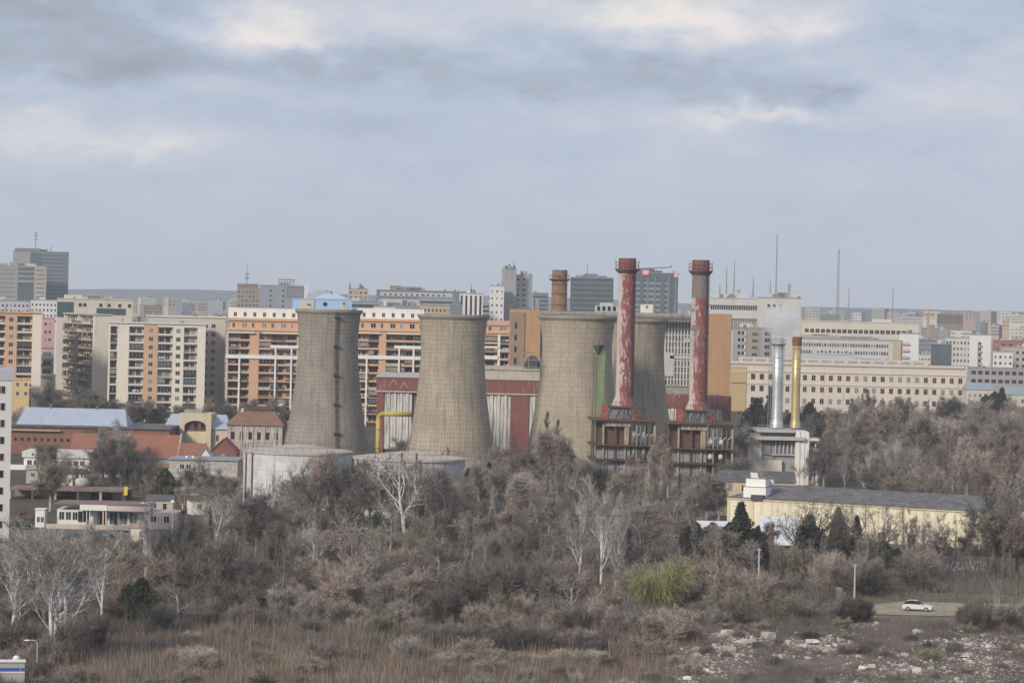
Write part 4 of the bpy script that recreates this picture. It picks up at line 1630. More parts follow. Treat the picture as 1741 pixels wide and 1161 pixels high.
t, Wd, H = hall('rusty_canopy', 'rusty open canopy shed on posts behind the pink shop', 'shed', 14, 215, 829, 592, 10, pym=840)
b = MB()
b.box(0, Wd, 0, 10, H - .4, H)
b.build('roof', mat('rust_canopy', (.20, .13, .10), .25, .3, stain=(.28, .27, .26), stain_amt=.45), t)
for i in range(6):
    b = MB()
    b.box(Wd * i / 5.2, Wd * i / 5.2 + .5, .2, .7, 0, H - .42)
    b.build('post', CONCL if i % 2 == 0 else RUST, t)
b = MB()
b.box(0, Wd, 8, 8.4, 0, H - .5)
b.build('back_wall', mat('canopy_back', (.20, .20, .205), .2, .4, stain=(.12, .10, .09), stain_amt=.4), t)
for (a, c, z1, m_) in ((.58, .68, 3.2, RUIN2), (.70, .80, 3.0, RUST), (.86, .94, 3.1, CONCL)):
    b = MB()
    b.box(Wd * a, Wd * c, 4, 7.9, 0, min(z1, H - .6))
    b.build('stored_container', m_, t)
tk = thing('water_tank', 'white cylindrical water tank above the rusty canopy', 'tank', (xat(138, 815, 600), 601, 0))
b = MB()
zt = zat(138, 812, 600)
b.lathe([(1.4, H + .05), (1.4, zt - .4), (.4, zt)], 20)
b.build('drum', RUIN2, tk, True)
b = MB()
for sx_ in (-1, 1):
    b.tube((sx_, 0, H), (sx_, 0, H + .06), .1, .1, 6)
b.build('foot', RUST, tk)
b = MB()
p = xat(214, 830, 588)
ys = thing('yellow_sign', 'narrow yellow sign board at the end of the rusty canopy', 'sign', (p, 588, 0))
b.tube((0, 0, 0), (0, 0, 2.4), .05, .05, 6)
b.build('pole', MAST, ys)
b = MB()
b.box(-.35, .35, -.08, .0, zat(214, 840, 588) - .2, zat(214, 827, 588))
b.build('board', mat('sign_yellow', (.62, .54, .08), .05, .5), ys)

t, Wd, H = hall('roadside_shop', 'pink and white roadside shop with a white porch and dark windows', 'shop', 72, 300, 856, 523, 9, pym=870)
b = MB()
b.box(Wd * .10, Wd * .40, 1.5, 9, 0, H - 1.0).box(Wd * .40, Wd * .76, 2.5, 9, 0, H - 1.0)
b.build('wall', WHITE, t)
b = MB()
b.box(Wd * .76, Wd, .8, 9, 0, H - 1.2)
b.build('pink_wing', mat('shop_pink', (.52, .43, .41), .1, .4, stain=(.38, .28, .26), stain_amt=.45), t)
b = MB()
b.box(Wd * .28, Wd * .485, -.3, 9.2, H - .98, H)
b.build('white_porch_roof', WHITE, t)
b = MB()
b.box(Wd * .486, Wd * .79, -.2, 9.1, H - 1.0, H - .06)
b.build('pink_porch_roof', mat('porch_pink', (.58, .50, .48), .06, .4), t)
b = MB()
b.box(Wd * .09, Wd * .8, -.1, 9.15, H + .003, H + .15)
b.build('roof_sheet', mat('brown_sheet', (.22, .15, .135), .15, .4), t)
for fx in (.34, .345, .46, .47):
    b = MB()
    b.box(Wd * fx - .25, Wd * fx + .25, -.15, .2, 0, H - 1.02)
    b.build('porch_post', WHITE if fx < .46 else mat('post_peach', (.58, .43, .36), .05, 1), t)
rng = random.Random(17)
for i in range(3):
    put_window(t, Wd * (.115 + .05 * i), 1.48, H - 2.9, 1.0, 1.5, rng, DPANE)
put_window(t, Wd * .255, 1.48, H - 3.3, 1.9, 2.1, rng, DPANE)
for i in range(4):
    put_window(t, Wd * (.41 + .075 * i), 2.48, .5, 1.5, 2.2, rng, rng.choice([DPANE, BPANE]), name='shop_window')
put_window(t, Wd * .80, .78, H - 3.0, 1.2, 1.3, rng, DPANE)
put_window(t, Wd * .90, .78, H - 3.0, 1.1, 1.3, rng, DPANE)
b = MB()
b.box(Wd * .05, Wd * .8, -3.2, -3.0, 0, .85)
lw = thing('garden_wall', 'low cream wall between the pink shop and the street', 'wall', t.location)
b.build('wall_panel', mat('low_wall_cream', (.50, .43, .35), .1, .4), lw)
t, Wd, H = hall('guard_hut', 'small white hut at the left end of the pink shop', 'hut', 60, 76, 866, 522, 3, pym=870)
b = MB()
b.box(0, Wd, 0, 2.5, 0, H).box(-.15, Wd + .15, -.15, 2.65, H + .003, H + .15)
b.build('wall', WHITE, t)
put_window(t, .3, -.02, .9, .55, 1)
put_window(t, 1.0, -.02, .9, .55, 1)
t, Wd, H = hall('kiosk', 'square cream kiosk with a pitched top beside the street, between white trunks', 'kiosk', 222, 246, 897, 495, 3, pym=905)
b = MB()
b.box(0, Wd, 0, 2.4, 0, H)
b.build('wall', mat('kiosk_cream', (.60, .56, .44), .06, .5), t)
b = MB()
b.gable(0, Wd, 0, 2.4, H + .003, H + .7, 'x', .2)
b.build('roof', mat('kiosk_roof', (.35, .25, .2), .1, .5), t)
put_window(t, Wd * .6, -.02, .8, .7, 1.2, pane=BPANE)

shr = random.Random(61)
for i, (px_, Y_, w_, h_, wc, rc, lab) in enumerate([
        (44, 640, 5, 3.0, RUIN2, CONC, 'low grey roofed shack below the low white depot'), (95, 632, 6, 2.8, CREAM, RUST, 'cream shack with a rusty roof below the low white depot'), (165, 668, 5, 3.2, RUIN, TILED, 'crumbling shack with brown tiles beside the low white depot'),
        (205, 664, 6, 3.0, WHITE, CONC, 'white shack with a grey roof below the orange tile roof'), (236, 640, 5, 2.6, RUST, RUST, 'rusty tin shack among the dark yard trees'), (262, 655, 5, 3.2, CREAM, TILE, 'cream shack with an orange tile roof among the yard trees'),
        (318, 604, 6, 2.7, RUIN2, ROOFD, 'dirty shack with a black roof below the dirty white shed'), (352, 610, 7, 3.0, CREAM, TILED, 'cream shack with brown tiles below the dirty white shed'), (385, 600, 5, 2.6, RUIN, CONC, 'ruined shack left of the clean oil tank'),
        (250, 560, 5, 2.6, CONCL, ROOFD, 'pale shack behind the pink end of the roadside shop'), (325, 560, 6, 2.7, WHITE, RUST, 'white shack with a rusty roof right of the roadside shop'), (300, 575, 4, 2.4, RUST, CONC, 'small tin shack right behind the roadside shop')]):
    t = thing('shack', lab, 'shack', (xat(px_, 830, Y_), Y_, 0), shr.uniform(-.3, .3), 'yard shacks')
    b = MB()
    b.box(0, w_, 0, 4, 0, h_)
    b.build('wall', wc, t)
    b = MB()
    b.gable(0, w_, 0, 4, h_ + .003, h_ + shr.uniform(.5, 1.4), 'x', .3)
    b.build('roof', rc, t)
    put_window(t, w_ * .2, -.02, h_ - 1.6, .9, 1.0, shr)
    put_window(t, w_ * .6, -.02, .1, .9, 2.0, shr, name='door', mull=0)

# scrap heap of dark cars etc beside the tower block
sh = thing('scrap_heap', 'dark rusty scrap heap beside the white tower block', 'scrap heap', gp(38, 890))
b = MB()
b.ball((0, 0, 0), 5.2, 2.0, 1.5, 14)
rr = random.Random(4)
for i in range(60):
    c = Vector((rr.gauss(0, 2.6), rr.gauss(0, 1.0), 0))
    c.z = max(0, 2.2 - abs(c.x) * .55) * rr.random()
    d = Vector((rr.uniform(-1, 1), rr.uniform(-1, 1), rr.uniform(-.5, .8))).normalized() * rr.uniform(.3, 1.0)
    b.tube(c - d, c + d, rr.uniform(.06, .35), None, 5)
b.build('heap_body', mat('scrap', (.10, .07, .06), .5, .8, .8, stain=(.22, .10, .07), stain_amt=.4), sh)

# ------------------------------------------------------------------ yellow warehouse and its neighbours
t, Wd, H = hall('warehouse', 'long pale yellow warehouse with a dark low roof behind the bare trees', 'warehouse', 1238, 1668, 845, 522, 24, yaw=-.5, pym=890)
b = MB()
b.box(0, Wd, 0, 24, 0, H)
b.build('wall', YELW, t)
b = MB()
b.gable(0, Wd, 0, 24, H + .005, H + 1.9, 'x', .4, 0, 4)
b.build('roof', mat('warehouse_roof', (.12, .115, .12), .3, .35, .9, 0, .2, stain=(.23, .22, .22), stain_amt=.6), t)
b = MB()
for i in range(11):
    b.box(Wd * i / 10 - .2, Wd * i / 10 + .2, -.12, -.002, 0, H - .3)
b.box(-.1, Wd + .1, -.25, -.003, H - .28, H - .02)
b.build('pilaster', mat('yellow_trim', (.66, .57, .38), .08, .4, stain=(.45, .4, .3), stain_amt=.4), t)
for i in range(7):
    put_window(t, Wd * (.12 + .12 * i), -.05, 2.0, 1.6, 1.6, pane=MPANE)
b = MB()
b.box(0, Wd, -2.6, -2.3, 0, 1.9)
b.build('plinth_wall', CONCD, t)
wh_t, wh_W, wh_H = t, Wd, H
t, Wd, H = hall('yellow_annex', 'separate yellow building at the right picture edge beside the warehouse', 'warehouse', 1726, 1800, 868, 515, 14, pym=900)
b = MB()
b.box(0, Wd, 0, 14, 0, H)
b.build('wall', YELW, t)
b = MB()
b.box(-.3, Wd + .3, -.3, 14.3, H + .003, H + .5)
b.build('roof', ROOFD, t)
t, Wd, H = hall('grey_gatehouse', 'grey steel gatehouse between the two yellow buildings', 'gatehouse', 1664, 1724, 872, 525, 8, pym=900)
b = MB()
b.box(0, Wd, 0, 8, 0, H)
b.build('wall', STEELG, t)
b = MB()
b.box(-.2, Wd + .2, -.3, 8.2, H + .003, H + .3)
b.build('roof', ROOFD, t)
for i in range(3):
    b = MB()
    b.box(Wd * (.08 + .31 * i), Wd * (.33 + .31 * i), -.08, -.002, 0, H * .75)
    b.build('gate_leaf', mat('gate_grey', (.20, .20, .205), .15, .5), t)
# rooftop hut of the warehouse, its own little white building standing on the yard behind the front wall
t, Wd, H = hall('rooftop_hut', 'bright white two-step hut with a tilted panel at the left end of the warehouse roof', 'hut', 1264, 1302, 826, 521, 4, yaw=-.35, pym=830)
zr = zat(1264, 845, 521) - .4
b = MB()
b.box(0, Wd, 0, 4, zr, H - .0).box(.35, Wd - .15, .3, 3.8, H + .003, H + 1.35)
b.build('wall', mat('hut_white', (.78, .77, .74), .04, .5), t)
b = MB()
b.box(-.06, Wd + .06, -.06, 4.06, H - .12, H - .002).box(.3, Wd - .1, .25, 3.85, H + 1.353, H + 1.5)
b.build('brown_edge', mat('edge_brown', (.30, .17, .11), .1, 1), t)
b = MB()
b.quad((1.3, .2, H + 1.5), (2.7, .2, H + 1.5), (2.2, 1.0, H + 2.4), (.9, 1.0, H + 2.4))
b.quad((.9, 1.05, H + 2.36), (2.2, 1.05, H + 2.36), (2.7, .25, H + 1.46), (1.3, .25, H + 1.46))
b.build('tilted_panel', mat('panel_grey', (.52, .54, .57), .05, 1, .4), t)
b = MB()
b.box(Wd * .42, Wd * .98, -1.2, -.07, zr, zr + .95)  # dark box standing for the shadow on the hut's lower right
b.build('hut_shadow', mat('hut_shadow_dark', (.07, .07, .08), .1, 1), t)
b = MB()
b.ball((Wd + .9, 1.5, H + .6), .6, .25, .6, 14)
b.tube((Wd + .9, 1.5, zr), (Wd + .9, 1.5, H + .2), .06, .06, 6)
dish = thing('satellite_dish', 'round white satellite dish beside the white rooftop hut', 'satellite dish', t.location)
b.build('dish', WHITE, dish, True)
t, Wd, H = hall('rear_shed', 'peach walled shed with a grey roof behind the white rooftop hut', 'shed', 1225, 1352, 818, 590, 10, pym=825)
b = MB()
b.box(0, Wd, 0, 10, 0, H)
b.build('wall', mat('shed_peach', (.56, .45, .32), .12, .4, stain=(.36, .30, .24), stain_amt=.4, drip=True), t)
b = MB()
b.gable(0, Wd, 0, 10, H + .003, H + 2.0, 'x', .3)
b.build('roof', ROOFD, t)
for i in range(5):
    put_window(t, Wd * (.1 + .18 * i), -.02, H - 2, .9, 1.4)
# white sheet lean-to roofs in front of the warehouse
t, Wd, H = hall('sheet_shelter', 'shelter with a sloping bluish white sheet roof in front of the warehouse', 'shelter', 1300, 1362, 925, 505, 8, pym=900)
zt = zat(1320, 880, 511)
b = MB()
b.quad((0, 0, H), (Wd, 0, H), (Wd * 1.0, 8, zt), (-.5, 8, zt))
b.quad((0, 0, H - .12), (-.5, 8, zt - .12), (Wd, 8, zt - .12), (Wd, 0, H - .12))
b.quad((0, -.001, H - .12), (Wd, -.001, H - .12), (Wd, -.001, H), (0, -.001, H))
b.build('roof', mat('white_sheet', (.60, .61, .64), .06, .4, .5, 0, .5), t)
for x in (.2, Wd / 2, Wd - .3):
    b = MB()
    b.box(x, x + .15, .1, .25, 0, H - .14)
    b.build('post', MAST, t)
t, Wd, H = hall('sheet_shelter', 'long low shelter with a white sheet roof and dark open front, left of the warehouse', 'shelter', 1165, 1262, 929, 508, 9, pym=910)
zt = zat(1220, 886, 516)
b = MB()
b.quad((0, 0, H), (Wd, 0, H), (Wd, 9, zt), (1.5, 9, zt))
b.quad((0, 0, H - .12), (1.5, 9, zt - .12), (Wd, 9, zt - .12), (Wd, 0, H - .12))
b.build('roof', MATS['white_sheet'], t)
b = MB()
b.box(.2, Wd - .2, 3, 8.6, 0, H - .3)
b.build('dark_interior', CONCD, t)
b = MB()
for i in range(5):
    b.box(.1 + (Wd - .4) * i / 4, .3 + (Wd - .4) * i / 4, .1, .3, 0, H - .14)
b.build('post', MAST, t)
t, Wd, H = hall('rubble_wall', 'broken pale wall with a slab roof left of the greyish shrubs', 'wall', 1152, 1206, 971, 455, 2, pym=980)
b = MB()
b.box(0, Wd, 0, .5, 0, H - .3).box(-.2, Wd * .85, -.4, 2.0, H - .3, H - .05)
b.build('wall_panel', RUIN2, t)
t, Wd, H = hall('concrete_shed', 'weathered concrete shed roof glimpsed behind the white barked trees', 'shed', 985, 1068, 868, 548, 8, pym=890)
b = MB()
b.box(0, Wd, 0, 8, 0, H - .6).box(-.4, Wd + .4, -.5, 8.4, H - .6, H)
b.build('wall', mat('shed_grey_green', (.28, .29, .27), .15, .4, stain=(.16, .16, .15), stain_amt=.5), t)

# graffiti wall
p0, p1 = gp(1560, 976), gp(1745, 984)
Yw = 470
x0, x1 = xat(1560, 970, Yw), xat(1760, 970, Yw)
t = thing('graffiti_wall', 'dark concrete wall with white graffiti letters below the warehouse', 'wall', (x0, Yw, 0))
Hw = 2.9
b = MB()
b.box(0, x1 - x0, 0, .4, 0, Hw)
b.build('wall_panel', mat('wall_dark', (.13, .125, .125), .2, .4, stain=(.2, .19, .18), stain_amt=.4), t)
cu = bpy.data.curves.new('graffiti', 'FONT')
cu.body = 'AQUANTIL'
cu.size, cu.extrude, cu.offset, cu.space_character, cu.shear = 2.0, .004, .03, 1.05, .2
co = bpy.data.objects.new('graffiti_tmp', cu)
COL.objects.link(co)
bpy.context.view_layer.update()
me = bpy.data.meshes.new_from_object(co.evaluated_get(bpy.context.evaluated_depsgraph_get()))
bpy.data.objects.remove(co)
me.materials.clear()
me.materials.append(mat('white_spray', (.44, .44, .44), .3, 1.2, stain=(.16, .155, .15), stain_amt=.8))
go = link('graffiti_lettering', me, t, (xat(1606, 965, Yw) - x0, -.012, .75))
go.rotation_euler = (rad(90), 0, 0)
wd = max(v.co.x for v in me.vertices)
go.scale = ((xat(1676, 965, Yw) - xat(1606, 965, Yw)) / wd, 1, 1)

# ------------------------------------------------------------------ the city beyond
def far_mat(name, c, v=.1):
    return mat('city_' + name, c, v, .08, .85, 0, .2, stain=tuple(x * .72 for x in c), stain_amt=.25, drip=True)


FM = {'beige': far_mat('beige', (.40, .36, .31)), 'grey': far_mat('grey', (.30, .30, .30)), 'pale': far_mat('pale', (.50, .485, .46)), 'cream': far_mat('cream', (.54, .50, .42)),
      'white': far_mat('white', (.62, .62, .61)), 'brown': far_mat('brown', (.22, .165, .14)), 'dark': far_mat('dark', (.11, .115, .125)), 'blue': far_mat('blue', (.36, .52, .72)),
      'slate': far_mat('slate', (.17, .185, .21)), 'glass': mat('city_glass', (.085, .11, .135), .3, .1, .2, 0, .5), 'green': mat('city_green_glass', (.055, .085, .085), .3, .1, .2, 0, .5),
      'red': far_mat('red', (.30, .12, .10)), 'tan': far_mat('tan', (.44, .35, .25)), 'darkbeige': far_mat('darkbeige', (.29, .255, .215)), 'lilac': far_mat('lilac', (.46, .45, .48)),
      'greyblue': far_mat('greyblue', (.25, .28, .32)), 'pinkish': far_mat('pinkish', (.42, .32, .29)), 'olive': far_mat('olive', (.36, .34, .25))}


def ribbon_mesh(w, h, m):
    k = ('r', round(w, 1), round(h, 1), m.name)
    if k not in _wm:
        b = MB()
        b.box(0, w, -.06, .1, 0, h)
        _wm[k] = b.mesh('window_band', m)
    return _wm[k]


def block(px0, px1, pyt, Y, col, label, cat='city building', win='grid', nx=4, nz=4, wm_=None, yaw=0.0, depth=14, group=None, roofbits=1, st=3.0, wf=.5, hf=.48, topgap=1.0, seed=0, name='city_building', roof=None):
    t, Wd, H = hall(name, label, cat, px0, px1, pyt, Y, depth, group, yaw, pyt + 15, True)
    m = FM[col] if isinstance(col, str) else col
    b = MB()
    b.box(0, Wd, 0, depth, 0, H)
    b.build('wall', m, t)
    b = MB()
    b.box(-.25, Wd + .25, -.25, depth + .25, H + .004, H + .35)
    b.build('roof', FM[roof] if roof else FM['grey'], t)
    rng = random.Random(seed or int(px0 * 7 + pyt))
    for i in range(roofbits):
        b = MB()
        a = rng.uniform(.05, .6) * Wd
        b.box(a, a + rng.uniform(.12, .3) * Wd, 2, 7, H + .354, H + rng.uniform(1.4, 2.8))
        b.build('roof_housing', rng.choice([m, FM['grey'], FM['pale']]), t)
    for i in range(rng.randrange(2, 5)):
        b = MB()
        a = rng.uniform(.05, .93) * Wd
        if rng.random() < .35:
            b.tube((a, 3, H + .36), (a, 3, H + rng.uniform(2, 4)), .12, .08, 4)
            b.build('aerial', MAST, t)
        else:
            b.box(a, a + rng.uniform(.5, 1.6), 2, 4, H + .355, H + rng.uniform(.8, 1.7))
            b.build('roof_vent', rng.choice([FM['grey'], FM['dark'], FM['pale']]), t)
    dm = wm_ or DPANE
    if win == 'grid':
        cw = Wd / nx
        for k in range(nz):
            for q in range(nx):
                put_window(t, cw * (q + (1 - wf) / 2), -.03, H - topgap - (k + 1) * st + st * .28, cw * wf, st * hf, rng, rng.choice([dm, dm, MPANE, CPANE]) if not wm_ else dm, m, 0)
    elif win == 'ribbon':
        for k in range(nz):
            link('window_band', ribbon_mesh(Wd * .94, st * hf, dm), t, (Wd * .03, 0, H - topgap - (k + 1) * st + st * .28))
        if abs(yaw) > .05:
            for k in range(nz):
                rz = math.pi / 2 if yaw < 0 else -math.pi / 2
                p = (Wd, depth * .03, 0) if yaw < 0 else (0, depth * .97, 0)
                link('window_band', ribbon_mesh(depth * .94, st * hf, dm), t, (p[0], p[1], H - topgap - (k + 1) * st + st * .28), rz)
    elif win == 'vert':
        for q in range(nx):
            cw = Wd / nx
            b = MB()
            b.box(cw * (q + .25), cw * (q + .7), -.06, .1, H - topgap - nz * st, H - topgap)
            b.build('window_strip', dm, t)
    return t, Wd, H


def antenna(t, x, y, z, h, m=None, disc=()):
    b = MB()
    b.tube((x, y, z), (x, y, z + h), .35, .12, 5)
    for f in disc:
        b.tube((x - 1.6, y, z + h * f), (x + 1.6, y, z + h * f), .22, .22, 5)
        b.tube((x, y, z + h * f - .5), (x, y, z + h * f + .3), .9, .9, 8)
    b.build('antenna', m or MAST, t)


# left: office towers
t, Wd, H = block(22, 117, 427, 2200, 'slate', 'tall dark grey office tower with a roof antenna, at the far left', 'office tower', 'ribbon', nz=22, wm_=MATS['city_glass'], depth=30, st=2.9, hf=.35, roofbits=3)
b = MB()
b.box(Wd * .03, Wd * .5, .2, 20, H + .4, H + 2.4)
b.build('penthouse', FM['slate'], t)
b = MB()
b.box(Wd * .32, Wd * .51, -.2, -.07, H - 10, H - 1.2)
b.build('glass_panel', MATS['city_glass'], t)
b = MB()
b.box(0, Wd * .31, -.15, -.065, H - 28, H - .5)
b.build('pale_facade', FM['grey'], t)
antenna(t, Wd * .40, 8, H + 2.4, 13, disc=(.55, .75, .9))
antenna(t, Wd * .62, 8, H + .4, 4)
antenna(t, Wd * .68, 8, H + .4, 5.5)
t, Wd, H = block(-40, 77, 451, 2150, 'grey', 'lower grey office block with a black glass centre, in front of the tall office tower', 'office block', None, depth=30, roofbits=3)
f = lambda px: xat(px, 480, 2150) - t.location.x
z_ = lambda py: zat(50, py, 2150)
b = MB()
b.box(f(29), f(56), -.2, .1, z_(512), z_(480))
b.build('glass_panel', MATS['city_glass'], t)
for k in range(3):
    b = MB()
    b.box(f(29), f(60), -.2, .1, z_(476 - k * 8), z_(471 - k * 8))
    b.build('louvre_band', FM['dark'], t)
b = MB()
b.box(f(57), f(77), -.3, .1, z_(512), z_(453))
b.build('beige_fin', FM['beige'], t)
for k in range(7):
    link('window_band', ribbon_mesh(f(74) - f(60), 1.1, FM['slate']), t, (f(60), -.31, z_(506 - k * 7.6)))
    link('window_band', ribbon_mesh(f(24) - f(-30), .9, FM['slate']), t, (f(-30), 0, z_(506 - k * 7.6)))
block(-20, 50, 511, 1500, 'lilac', 'pale lilac low apartment row behind the orange apartment block', 'apartment block', 'grid', 10, 4, st=2.7)
block(52, 97, 510, 1480, 'white', 'white apartment row with irregular windows behind the pink house', 'apartment block', 'grid', 7, 4, st=2.7)
t, Wd, H = block(97, 226, 508, 1250, 'cream', 'cream flat-roofed building with green glass corners behind the brown balconied flank', 'apartment block', None, depth=16, roofbits=4, roof='pale')
for (a, c, z0, z1) in ((0, .21, 1.2, 7.5), (.52, .90, 3.6, 6.2)):
    b = MB()
    b.box(Wd * a + .01, Wd * c, -.4, .1, H - z1, H - z0)
    b.build('green_glazing', FM['green'], t)
for a in (.28, .34, .55, .66, .80, .93):
    put_window(t, Wd * a, -.05, H - 3.2, 1.6, 1.7, pane=MPANE, mull=0)
# middle distance, behind the orange complex
t, Wd, H = block(403, 441, 490, 1900, 'darkbeige', 'brownish beige apartment tower with a mast on its roof', 'apartment block', 'grid', 6, 6, st=2.8)
b = MB()
b.box(Wd * .0, Wd * .95, 1, 9, H + .4, H + 3)
b.build('purple_attic', FM['brown'], t)
antenna(t, Wd * .42, 5, H + 3, 12.5, disc=(.3, .5))
t, Wd, H = block(441, 518, 485, 1850, 'greyblue', 'grey block with a glass corner and a roof frame, beside the brownish beige tower', 'office block', None, depth=16)
b = MB()
b.box(Wd * .6, Wd * .98, -.4, .1, H - 7, H - .8)
b.build('glass_corner', FM['glass'], t)
for k in range(4):
    link('window_band', ribbon_mesh(Wd * .37, .4, FM['pale']), t, (Wd * .61, -.42, H - 2.2 - k * 1.4))
for k in range(4):
    for q in (.22, .5):
        put_window(t, Wd * q, -.03, H - 4 - k * 3.2, 1.6, 1.6, pane=DPANE, mull=0)
b = MB()
for i in range(6):
    x = Wd * (.42 + .065 * i)
    b.box(x, x + .3, 2, 2.3, H + .36, H + 3.6)
b.box(Wd * .42, Wd * .78, 1.9, 2.4, H + 3.6, H + 4.2).box(Wd * .42, Wd * .78, 1.9, 2.4, H + 2.0, H + 2.4)
b.build('roof_frame', FM['dark'], t)
b = MB()
b.box(Wd * .985, Wd * 1.08, -1, 10, 0, H + .8)
b.build('white_fin', FM['white'], t)
t, Wd, H = block(497, 598, 508, 1160, 'blue', 'bright blue house with a round dark window above the greyest cooling tower', 'house', None, depth=14, roofbits=0, roof='blue')
b = MB()
b.gable(Wd * .34, Wd * .95, .0, 13, H + .36, H + 2.5, 'x', 0, 0, 5)
b.build('hipped_roof', far_mat('pale_blue', (.42, .52, .64)), t)
b = MB()
b.box(Wd * .13, Wd * .37, -.4, .1, 0, H - .2)
b.build('cream_bay', FM['cream'], t)
b = MB()
b.tube((Wd * .55, -.2, H - 1.8), (Wd * .55, .05, H - 1.8), .85, .85, 18)
b.build('round_window', DPANE, t)
b = MB()
b.box(Wd * .82, Wd * .94, -.3, .1, 0, H - 2.4)
b.build('cream_porch', FM['cream'], t)
put_window(t, Wd * .25, -.45, H - 2.6, 1.5, .9, pane=MPANE)
put_window(t, Wd * .84, -.05, H - 2.0, 1.2, 1.0, pane=DPANE)
for fx in (.02, .43, .72):
    b = MB()
    b.box(Wd * fx, Wd * fx + 1.0, -.3, .1, 0, H - 4)
    b.build('pilaster', FM['pale'], t)
t = thing('domed_hall', 'light blue hall with a low curved roof behind the blue house', 'hall', (xat(520, 500, 1420), 1420, 0))
b = MB()
w_ = (572 - 520) * 1420 / F
zt = zat(545, 493, 1420)
for i in range(10):
    a0, a1 = math.pi * i / 10, math.pi * (i + 1) / 10
    b.box(w_ / 2 - w_ / 2 * math.cos(a0), w_ / 2 - w_ / 2 * math.cos(a1) - .01, 0, 20, 0, zt - 5 + 5 * math.sin((a0 + a1) / 2))
b.build('shell', far_mat('blue_grey_roof', (.36, .43, .50)), t)
t, Wd, H = block(592, 626, 491, 2000, 'tan', 'small tan apartment tower with a dark roof finial, right of the blue house', 'apartment block', 'grid', 4, 5, st=3.2)
b = MB()
b.tube((1, 2, H), (1, 2, H + 5), .7, .1, 6)
b.tube((Wd * .6, 4, H + .4), (Wd * .6, 4, H + 3.6), 3, .4, 8)
b.build('roof_finial', FM['dark'], t)
block(588, 650, 512, 1700, 'greyblue', 'low grey-blue roofs between the blue house and the dark long office', 'city building', 'ribbon', nz=3, roofbits=3)
t, Wd, H = block(640, 792, 493, 1750, 'slate', 'long dark modern office with white roof bands behind the tan cooling tower', 'office block', None, depth=25, roofbits=5)
b = MB()
b.box(Wd * .04, Wd * .85, -.3, .1, H - 3.4, H - 1.1).box(Wd * .04, Wd * .55, -.3, .1, H - 7.4, H - 5.2)
b.build('pale_band', FM['lilac'], t)
for i in range(12):
    put_window(t, Wd * (.08 + .06 * i), -.34, H - 3.0, 1.6, 1.2, pane=DPANE, mull=0)
t, Wd, H = block(712, 772, 505, 1620, 'greyblue', 'plain grey-blue office wing in front of the dark long office', 'office block', 'ribbon', nz=3, hf=.3, roofbits=0)
block(712, 766, 519, 1500, 'tan', 'tan low house block just above the tan cooling tower rim', 'apartment block', 'grid', 8, 2, roofbits=0)
block(765, 786, 518, 1490, 'slate', 'small dark slate cube beside the white striped tower', 'office block', None, roofbits=0)
t, Wd, H = block(781, 821, 499, 1520, 'white', 'white tower with dark vertical window strips, left of the two grey towers', 'office tower', 'vert', 5, 12, st=2.8, roofbits=2)
antenna(t, Wd * .5, 4, H + 1, 4)
block(635, 672, 521, 1300, 'white', 'white stepped rooftop house over the orange apartment wing', 'house', 'grid', 4, 1, roofbits=2)
block(672, 712, 520, 1330, 'greyblue', 'grey rooftop house with pale dormers over the orange apartment wing', 'house', 'grid', 5, 2, roofbits=4)
block(817, 832, 515, 2000, 'greyblue', 'narrow grey block between the white striped tower and the white grid-windowed block', 'apartment block', 'ribbon', nz=5, roofbits=0)
block(833, 857, 486, 1780, 'white', 'white block with square windows attached to the tall grey tower', 'apartment block', 'grid', 3, 7, st=4.2, wf=.4, hf=.35)
t, Wd, H = block(853, 878, 458, 1800, 'grey', 'tall plain grey tower with a cluttered roof, left of the brown chimney', 'office tower', 'ribbon', nz=0, roofbits=3, depth=20)
antenna(t, Wd * .8, 5, H, 6)
b = MB()
for i in range(5):
    b.box(Wd * (.1 + .18 * i), Wd * (.2 + .18 * i), 3, 5, H + .36, H + 1.5 + (i % 3))
b.build('roof_plant', FM['dark'], t)
t, Wd, H = block(876, 905, 468, 1810, 'pale', 'pale windowed tower wing against the tall plain grey tower', 'office tower', 'grid', 3, 10, st=3.2, depth=20, roofbits=2)
b = MB()
b.box(Wd * .66, Wd * 1.0, -.2, .12, 0, H - .5)
b.build('dark_side', FM['greyblue'], t)
block(905, 932, 498, 2100, 'slate', 'low slate office between the grey towers and the brown chimney', 'office block', 'ribbon', nz=6, hf=.3, roofbits=0)
t, Wd, H = block(970, 1043, 472, 1900, FM['green'], 'dark green glass office tower right of the brown chimney', 'office tower', 'ribbon', nz=18, wm_=FM['slate'], st=3.3, hf=.22, roofbits=0, depth=30)
b = MB()
b.box(Wd * .12, Wd * .85, 4, 20, H + .4, H + 1.6).box(Wd * .3, Wd * .62, 5, 18, H + 1.6, H + 2.8)
b.build('stepped_top', FM['slate'], t)
antenna(t, Wd * .38, 8, H + 2.8, 7)
t, Wd, H = block(1052, 1153, 463, 1850, FM['glass'], 'dark blue glass office with red signs, half behind the left red chimney', 'office tower', None, depth=30, roofbits=2)
for q in range(9):
    b = MB()
    b.box(Wd * (q / 8.5) + .1, Wd * (q / 8.5) + (1.4 if q % 3 else 2.6), -.6, -.02, 0, H - (1.5 if q % 2 else 3))
    b.build('pier', FM['slate' if q % 3 else 'dark'], t)
for k in range(10):
    link('window_band', ribbon_mesh(Wd * .74, 1.2, FM['greyblue']), t, (Wd * .1, -.15, H - 7 - k * 3.4))
RS = glow_mat('lit_red_sign', (.62, .22, .23), .22)
for (a, c, z0, z1) in ((.0, .045, 2.0, .2), (.40, .50, -1.8, 1.2), (.93, .99, 2.4, 0)):
    b = MB()
    b.box(Wd * a, Wd * c, -1.0, -.62, H - max(z0, z1), H - min(z0, z1))
    b.build('red_sign', RS, t)
b = MB()
